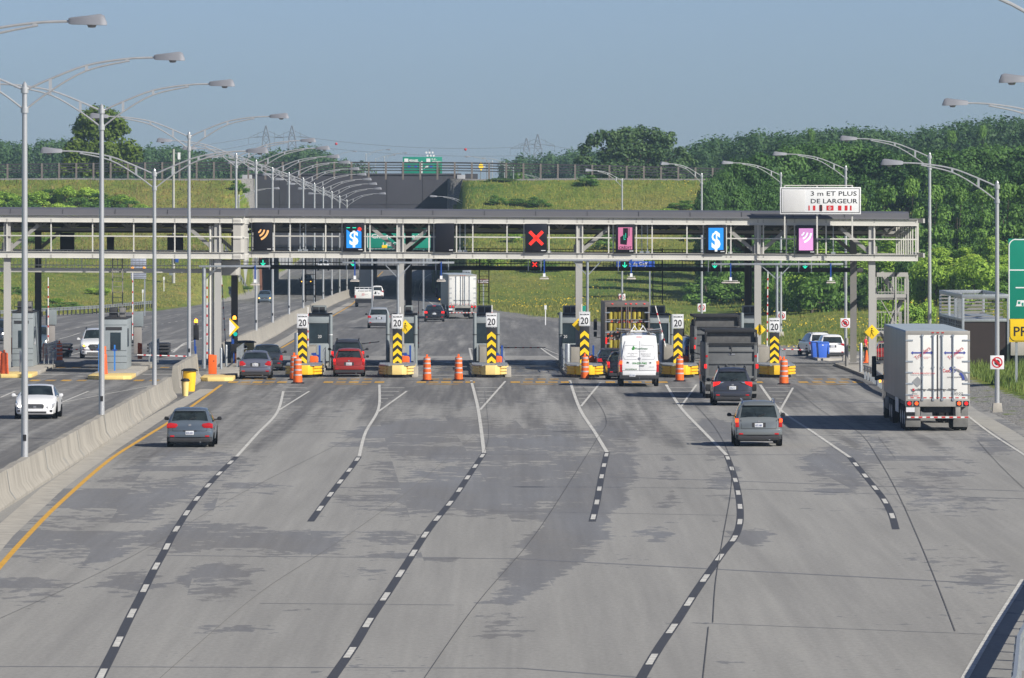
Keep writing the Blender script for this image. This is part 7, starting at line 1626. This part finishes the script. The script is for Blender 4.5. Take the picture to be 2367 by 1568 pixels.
def variant(key, shape, H_, W_, nb, n, size, lm, seed, hollow=.35, trunk=True, blobs=None, limbs=5, z0=.22):
    bl = blobs or rand_blobs(nb, H_, W_, z0, 1, seed, shape); c, nr = crown_pts(bl, n, hollow); c[:, 2] = np.maximum(c[:, 2], .1)
    sz = size * (.6 + .8 * rng.random(n)); me = quads_mesh('crown', c, nr, sz, LM[lm])
    mb = MB(); r = random.Random(seed)
    if trunk:
        mb.tube([(0, 0, -.3), (r.uniform(-.1, .1), 0, H_ * .3), (r.uniform(-.3, .3), r.uniform(-.2, .2), H_ * .72)], [W_ * .035, W_ * .024, W_ * .008], M_BARK, 7)
        for k in range(limbs): q = bl[r.randrange(len(bl))]; mb.tube([(0, 0, H_ * r.uniform(.15, .4)), (q[0] * .5, q[1] * .5, q[2] * .75), (q[0], q[1], q[2])], [W_ * .014, W_ * .009, W_ * .003], M_BARK, 5)
    VAR[key] = (me, mb, H_, W_)
def plant(key, name, label, cat, X, Y, H_, W_, group, rz=None, z=None):
    me, mb, h0, w0 = VAR[key]; o = thing(name, label, cat, (X, Y, (tz(X, Y) if z is None else z) - .1), random.random() * 6.28 if rz is None else rz, group)
    o.scale = (W_ / w0, W_ / w0, H_ / h0)
    c = bpy.data.objects.new('crown', me); C.objects.link(c); c.parent = o
    if isinstance(mb, MB):
        if mb.v: t = mb.build('trunk', o, smooth=.9); VAR[key] = (me, t.data, h0, w0)
    else: t = bpy.data.objects.new('trunk', mb); C.objects.link(t); t.parent = o
    return o
variant('dkA', 'round', 12, 9, 46, 15000, .33, 'dark', 1); variant('dkB', 'round', 12, 9, 40, 15000, .33, 'dark', 2); variant('dkC', 'mound', 12, 10, 60, 17000, .30, 'dark', 9)
variant('popA', 'poplar', 8, 4.2, 30, 6500, .24, 'bright', 3, z0=.08); variant('popB', 'poplar', 8, 4.5, 34, 6500, .24, 'mid', 4, z0=.08); variant('popC', 'poplar', 8, 4.8, 34, 6500, .24, 'bright', 5, z0=.06)
variant('shA', 'mound', 3, 4, 22, 2600, .24, 'bright', 6, trunk=True, limbs=3, z0=.1); variant('shB', 'mound', 3, 4, 22, 2600, .24, 'mid', 7, trunk=True, limbs=3, z0=.1)
def tp(key, name, label, cat, x, yt, d, wpx, group=None):
    X = (x - CX) * d / F; z = tz(X, d); return plant(key, name, label, cat, X, d, HC + (YH - yt) * d / F - z, wpx * d / F * 1.1, group)
# maple on the canal bank (left)
s_ = F / 930
def pb(lst, x0, yb): return [((x - x0) / s_, random.uniform(-.25, .25) * r * 2 / s_, (yb - y) / s_, r / s_, r / s_, r * .8 / s_) for x, y, r in lst]
variant('maple', 'round', 1, 1, 1, 9000, .50, 'maple', 8, .45, False, pb([(222, 262, 26), (200, 272, 22), (252, 268, 24), (275, 285, 20), (190, 298, 26), (225, 300, 34), (262, 305, 26), (290, 300, 12), (180, 330, 24), (165, 345, 22), (215, 345, 32), (255, 350, 36), (295, 340, 26), (315, 348, 18), (310, 365, 22), (275, 378, 28), (235, 385, 30), (185, 378, 28), (160, 372, 18), (150, 392, 16), (200, 398, 20), (300, 388, 20)], 235, 405))
me, mb, _, _ = VAR['maple']; mb.tube([(0, 0, -1), (.1, 0, 3), (-.2, 0, 6.5)], [.42, .32, .1], M_BARK, 8)
for q in ((-4, 1.5), (3.5, 2.5), (-2, 5), (2, 6), (-3, 3.4), (4.2, 3.0)): mb.tube([(0, 0, 1.6), (q[0] * .5, 0, q[1] * .75 + .5), (q[0], 0, q[1] + .6)], [.16, .1, .04], M_BARK, 6)
VAR['maple'] = (me, mb, 1, 1); X = (235 - CX) * 930 / F; plant('maple', 'deciduous_tree', 'round leafy tree with ragged crown on the left canal bank', 'tree', X, 930, 1, 1, None, 0, HC + (YH - 405) / s_)
s_ = F / 1000
random.seed(3)
variant('willow', 'round', 1, 1, 1, 15000, .40, 'willow', 8, .4, False, pb([(1385, 325, 20), (1400, 312, 14), (1365, 345, 16), (1362, 372, 20), (1378, 390, 22), (1425, 320, 22), (1450, 315, 24), (1480, 308, 20), (1510, 314, 22), (1535, 325, 20), (1545, 312, 8), (1440, 345, 34), (1480, 345, 36), (1520, 350, 30), (1410, 360, 22), (1420, 392, 30), (1465, 390, 34), (1515, 390, 32), (1555, 385, 26), (1575, 365, 14), (1588, 375, 10), (1562, 350, 14), (1552, 400, 24), (1405, 400, 24), (1600, 395, 16)], 1470, 420))
me, mb, _, _ = VAR['willow']; mb.tube([(0, 0, -2), (0, 0, 2)], [.6, .5], M_BARK, 8)
for q in ((-5, 5.5), (-2.5, 6.5), (1, 7), (3.5, 6), (5.5, 4), (-6, 3)): mb.tube([(0, 0, 1.2), (q[0] * .5, -.5, q[1] * .55), (q[0], 0, q[1])], [.3, .18, .06], M_BARK, 6)
VAR['willow'] = (me, mb, 1, 1); plant('willow', 'willow_tree', 'broad many-headed willow behind the canal fence right of the dark wall', 'tree', (1470 - CX) * 1000 / F, 1000, 1.03, 1.12, None, 0, HC + (YH - 420) / s_)
# dark trees of the right wood
GW = 'dark trees of the wood on the right'
for i, (x, yt, d, w_) in enumerate([(1640, 415, 745, 80), (1672, 395, 760, 110), (1715, 372, 770, 120), (1765, 356, 780, 140), (1822, 343, 790, 160), (1885, 330, 800, 190), (1955, 334, 805, 190), (2030, 344, 800, 170), (2100, 352, 800, 160), (2170, 350, 800, 170), (2245, 343, 805, 180), (2320, 338, 805, 190), (2390, 340, 800, 180),
                                   (1700, 440, 735, 110), (1745, 430, 738, 130), (1805, 420, 745, 130), (1860, 405, 750, 150), (1925, 405, 750, 150), (1990, 410, 750, 140), (2200, 400, 750, 160), (2290, 392, 755, 170), (2370, 390, 755, 150)]):
    tp(('dkA', 'dkB', 'dkC')[i % 3] if i > 3 else ('dkA', 'dkB')[i % 2], 'woodland_tree', 'dark green leafy tree packed into the wood on the right', 'tree', x, yt, d, w_, GW)
GP = 'bright young trees in front of the right wood'
rr = random.Random(5)
for i in range(34):
    x = 1770 + i * 18.5 + rr.uniform(-8, 8); row = i % 3; d = (690, 672, 655)[row]
    yt = (interp(x, [(1770, 540), (1850, 520), (1950, 470), (2060, 430), (2160, 420), (2240, 440), (2400, 430)]), 560, 595)[row] + rr.uniform(-16, 22)
    tp('popB' if row == 0 or x < 1880 else ('popA', 'popC')[rr.randrange(2)], 'young_tree', 'slim bright green young tree in the thicket right of the canopy', 'tree', x, yt, d, rr.uniform(75, 110), GP)
GB = 'low shrubs at the foot of the right thicket'
for i in range(26):
    x = 1640 + i * 29 + rr.uniform(-10, 10); d = 640 + rr.uniform(-6, 12) if x > 1780 else 700
    tp(('shA', 'shB')[rr.randrange(2)] if x > 1800 else 'shB', 'shrub', 'low rounded shrub at the foot of the right thicket', 'shrub', x, interp(x, [(1640, 640), (1800, 620), (2400, 600)]) + rr.uniform(-22, 22), d, rr.uniform(70, 120), GB)
GL = 'light green bushes on the left canal bank'
for i, (x, yt, d, w_) in enumerate([(5, 440, 858, 60), (45, 452, 858, 60), (85, 440, 860, 50), (110, 436, 864, 60), (150, 428, 862, 50), (180, 455, 856, 60), (205, 432, 862, 60), (240, 445, 858, 60), (275, 448, 858, 60), (300, 462, 855, 50), (325, 470, 852, 40), (60, 470, 850, 70), (140, 470, 850, 80), (220, 470, 850, 70)]):
    tp(('shA', 'shB')[i % 2], 'bank_bush', 'bright round bush growing on the left canal bank', 'bush', x, yt, d, w_ * 1.3, GL)
for x, yt, d, w_, lab in [(1160, 410, 884, 70, 'small round bush at the crest of the right canal bank'), (1120, 418, 884, 50, 'low dark tuft of shrub beside the dark wall end'), (552, 415, 876, 44, 'dark bush growing left of the dark underpass wall'), (1010, 385, 915, 24, 'tiny bush growing on top of the dark wall'), (562, 660, 858, 44, 'green bush at the foot of the left wing wall'), (1660, 555, 730, 60, 'bush left of the second dollar display'), (1200, 395, 905, 20, 'tuft growing behind the canal fence')]:
    tp('shB', 'bush', lab, 'bush', x, yt, d, w_)
for i, (x, yt, d, w_) in enumerate([(2070, 690, 560, 80), (2110, 700, 555, 70), (2040, 715, 545, 50), (2140, 690, 560, 60)]): tp('shA', 'shrub', 'bright shrub in the meadow between stair tower and enclosure', 'shrub', x, yt, d, w_, 'meadow shrubs behind the stair tower')
rq = random.Random(21)
for i in range(26):
    X = rq.uniform(-4, 30); Y = rq.uniform(790, 880)
    plant('shB' if i % 3 else 'shA', 'weed_clump', 'low dark green weed clump on the grassy right bank', 'weeds', X, Y, rq.uniform(.7, 1.5), rq.uniform(2, 5), 'weed clumps on the right bank')
for i in range(14):
    Y = rq.uniform(640, 870); X = XL(Y) - rq.uniform(4, 30)
    plant('shB' if i % 3 else 'shA', 'weed_clump', 'low green weed clump in the left field', 'weeds', X, Y, rq.uniform(.5, 1.1), rq.uniform(2, 4.5), 'weed clumps in the left field')
# distant woods: one mass each
def woods(name, label, prof_, x0, x1, d, zb, n_, lm='far', deep=60, size=1.0):
    cs, ns = [], []
    for _ in range(n_):
        x = random.uniform(x0, x1); dd = d + random.uniform(0, deep); yt = interp(x, prof_) + random.gauss(0, 5); X = (x - CX) * dd / F; zt = HC + (YH - yt) * dd / F; w_ = random.uniform(2.2, 4.5)
        for q in range(4):
            t = q / 4; c, nr = crown_pts([(X + random.uniform(-1, 1), dd, zt - (zt - zb) * t * .8 - 1, w_ * (.5 + t), w_, 2.6)], 95, .5); cs.append(c); ns.append(nr)
    c = np.concatenate(cs); nr = np.concatenate(ns); me = quads_mesh(name, c, nr, size * (.6 + .9 * rng.random(len(c))), LM[lm]); o = bpy.data.objects.new(name, me); C.objects.link(o); tag(o, label, 'woodland', kind='stuff')
woods('far_woods', 'hazy blue-green tree line beyond the canal on the left', [(-50, 338), (60, 348), (110, 340), (350, 358), (420, 354), (520, 378), (570, 384), (640, 362), (700, 354), (745, 362), (780, 388), (860, 395)], -60, 850, 1500, 4, 330, size=.62)
woods('far_woods', 'hazy tree line beyond the canal left of the big willow', [(1170, 388), (1200, 380), (1280, 372), (1350, 366), (1600, 366)], 1170, 1640, 1550, 4, 190, size=.62)
woods('hill_woods', 'tall wood rising behind the vine-covered trees on the right', [(1590, 360), (1650, 335), (1700, 338), (1760, 325), (1790, 332), (1880, 325), (1960, 318), (2100, 325), (2160, 318), (2210, 305), (2280, 296), (2330, 292), (2420, 300)], 1590, 2450, 1150, 6, 420, 'far', 90, .52)
for x, yt, lab in [(1873, 297, 'single slim tree sticking out above the wood'), (2200, 300, 'tree top right of the wood above the tall lamp'), (2270, 288, 'highest tree top of the right wood')]:
    X = (x - CX) * 1140 / F; plant('popB', 'slim_tree', lab, 'tree', X, 1140, HC + (YH - yt) * 1140 / F - 8, 3.2, None, None, 8)
# grass
mgr = leafmat('grass_blades', (.12, .18, .04, 1), (.36, .33, .085, 1), .07, .4, (.42, .34, .13, 1)); mgr.node_tree.nodes['Principled BSDF'].inputs['Roughness'].default_value = .9
mgr2 = leafmat('grass_blades_green', (.05, .12, .025, 1), (.20, .26, .06, 1), .06, .3, (.24, .22, .08, 1))
mst = leafmat('grass_straw', (.06, .10, .025, 1), (.27, .20, .08, 1), .16, .25)
def grass(name, label, n_, fn, hr, m, w_=.09):
    P = []
    while len(P) < n_:
        q = fn()
        if q: P.append(q)
    P = np.array(P); N = len(P); h = (hr[0] + (hr[1] - hr[0]) * rng.random(N)); a = rng.random(N) * PI; ww = w_ * (.6 + .8 * rng.random(N))
    dx, dy = np.cos(a) * ww, np.sin(a) * ww * 1.0; lean = rng.normal(size=(N, 2)) * .25 * h[:, None]
    b0 = P - np.stack([dx, dy, np.full(N, .05)], 1); b1 = P + np.stack([dx, dy, np.full(N, -.05)], 1); t = P + np.stack([lean[:, 0], lean[:, 1], h], 1)
    V = np.stack([b0, b1, t], 1).reshape(-1, 3); me = raw_mesh(name, V, 3, N, m, np.repeat(rng.random(N), 3)); o = bpy.data.objects.new(name, me); C.objects.link(o); tag(o, label, 'grass', kind='stuff')
rg = random.Random(9)
def on_right():
    Y = rg.uniform(430, 866); xr = XR(Y); X = xr + 2.2 + rg.random() ** 1.3 * (46 if Y < 700 else 38)
    if 455 < Y < 520 and X < 26: return None
    return (X, Y, tz(X, Y)) if abs((X * F / Y)) < 1300 and (Y < 860 or X > -6) else None
def on_right_near():
    Y = rg.uniform(290, 450); X = XR(Y) + 3 + rg.random() * 12
    return None if (377 < Y < 400 and 25.2 < X < 29) else (X, Y, tz(X, Y))
def on_left():
    Y = rg.uniform(620, 866); X = XL(Y) - 1.5 - rg.random() ** 1.2 * 34; return (X, Y, tz(X, Y)) if X * F / Y > -1300 else None
def bank_l():
    Y = rg.uniform(820, 883); X = XL(Y) - 1.5 - rg.random() * 38; return (X, Y, tz(X, Y))
def bank_r():
    Y = rg.uniform(820, 883); X = rg.uniform(-6, 28); return (X, Y, tz(X, Y))
grass('meadow_grass', 'tall mixed meadow grass right of the road', 30000, on_right, (.1, .38), mgr, .05); grass('verge_grass', 'rough green grass between the enclosure and the right road edge', 26000, on_right_near, (.15, .55), mgr2, .035)
grass('field_grass', 'yellowish green grass field left of the inbound road', 15000, on_left, (.1, .35), mgr, .05); grass('bank_grass', 'straw coloured tall grass on the left canal bank', 7000, bank_l, (.15, .6), mst, .06); grass('bank_grass', 'straw and green grass on the right canal bank', 6000, bank_r, (.15, .55), mgr, .06)
def flo():
    Y = rg.uniform(440, 880); X = XR(Y) + 3 + rg.random() * 40
    if mnoise.noise(Vector((X * .09, Y * .035, 5.1))) < .12: return None
    p = (X, Y, tz(X, Y) + rg.uniform(.4, .75)); return p if abs(X * F / Y) < 1300 else None
P = []
while len(P) < 2200:
    q = flo()
    if q: P.append(q)
P = np.array(P); me = quads_mesh('wildflowers', P, rng.normal(size=P.shape) * .4 + np.array([0, -.5, 1]), .09 + .09 * rng.random(len(P)), mat('flower_yellow', (.70, .50, .03), .8, 0, .1)); o = bpy.data.objects.new('wildflowers', me); C.objects.link(o); tag(o, 'yellow wildflowers scattered in the right meadow', 'flowers', kind='stuff')

# ================================================================== AIR, LIGHT, CAMERA
hz = MB().box(-2400, 2400, -60, 4200, -8, 90, M_BLK).build('haze'); hz.data.materials.clear()
mh = bpy.data.materials.new('haze_air'); mh.use_nodes = True; nn = mh.node_tree.nodes; nn.remove(nn['Principled BSDF']); pv = nn.new('ShaderNodeVolumePrincipled'); pv.inputs['Color'].default_value = (.55, .76, 1, 1); pv.inputs['Density'].default_value = HAZE; pv.inputs['Anisotropy'].default_value = .3
mh.node_tree.links.new(pv.outputs[0], nn['Material Output'].inputs['Volume']); hz.data.materials.append(mh); hz['kind'] = 'stuff'; hz['label'] = 'thin bluish summer haze over the whole scene'; hz.display_type = 'WIRE'

EL, AZ = math.radians(34), math.radians(40)     # sun: to the right and behind the camera
sd = Vector((math.cos(AZ) * math.cos(EL), -math.sin(AZ) * math.cos(EL), math.sin(EL)))
sun = bpy.data.lights.new('sun', 'SUN'); sun.energy = 4.8; sun.angle = math.radians(.53); sun.color = (1, .945, .85)
so = bpy.data.objects.new('sun', sun); C.objects.link(so); so.rotation_euler = sd.to_track_quat('Z', 'Y').to_euler(); so.location = (200, -100, 300)
wd = bpy.data.worlds.new('World'); SC.world = wd; wd.use_nodes = True; nt = wd.node_tree; bg = nt.nodes['Background']
sk = nt.nodes.new('ShaderNodeTexSky'); sk.sky_type = 'NISHITA'; sk.sun_disc = False; sk.sun_elevation = EL; sk.sun_rotation = math.atan2(sd.x, sd.y); sk.air_density = .5; sk.dust_density = .62; sk.ozone_density = 3.2; sk.altitude = 0
mt_ = nt.nodes.new('ShaderNodeMix'); mt_.data_type = 'RGBA'; mt_.blend_type = 'MULTIPLY'; mt_.inputs[0].default_value = 1; mt_.inputs[7].default_value = (1.0, .955, 1.0, 1); nt.links.new(sk.outputs[0], mt_.inputs[6]); nt.links.new(mt_.outputs[2], bg.inputs[0]); bg.inputs[1].default_value = .074
cam = bpy.data.cameras.new('camera'); co = bpy.data.objects.new('camera', cam); C.objects.link(co); co.location = (0, 0, HC); co.rotation_euler = (PI / 2, 0, 0)
cam.sensor_width = 36; cam.lens = 36 * F / 2367; cam.shift_y = -(784 - YH) / 2367; cam.clip_end = 12000; cam.clip_start = 1; SC.camera = co
SC.view_settings.view_transform = 'Standard'; SC.view_settings.look = 'None'; SC.view_settings.exposure = .42; SC.view_settings.gamma = 1
SC.cycles.max_bounces = 6; SC.cycles.transparent_max_bounces = 8; SC.cycles.volume_bounces = 1; SC.cycles.use_denoising = True; SC.cycles.volume_step_rate = 20; SC.cycles.volume_max_steps = 32
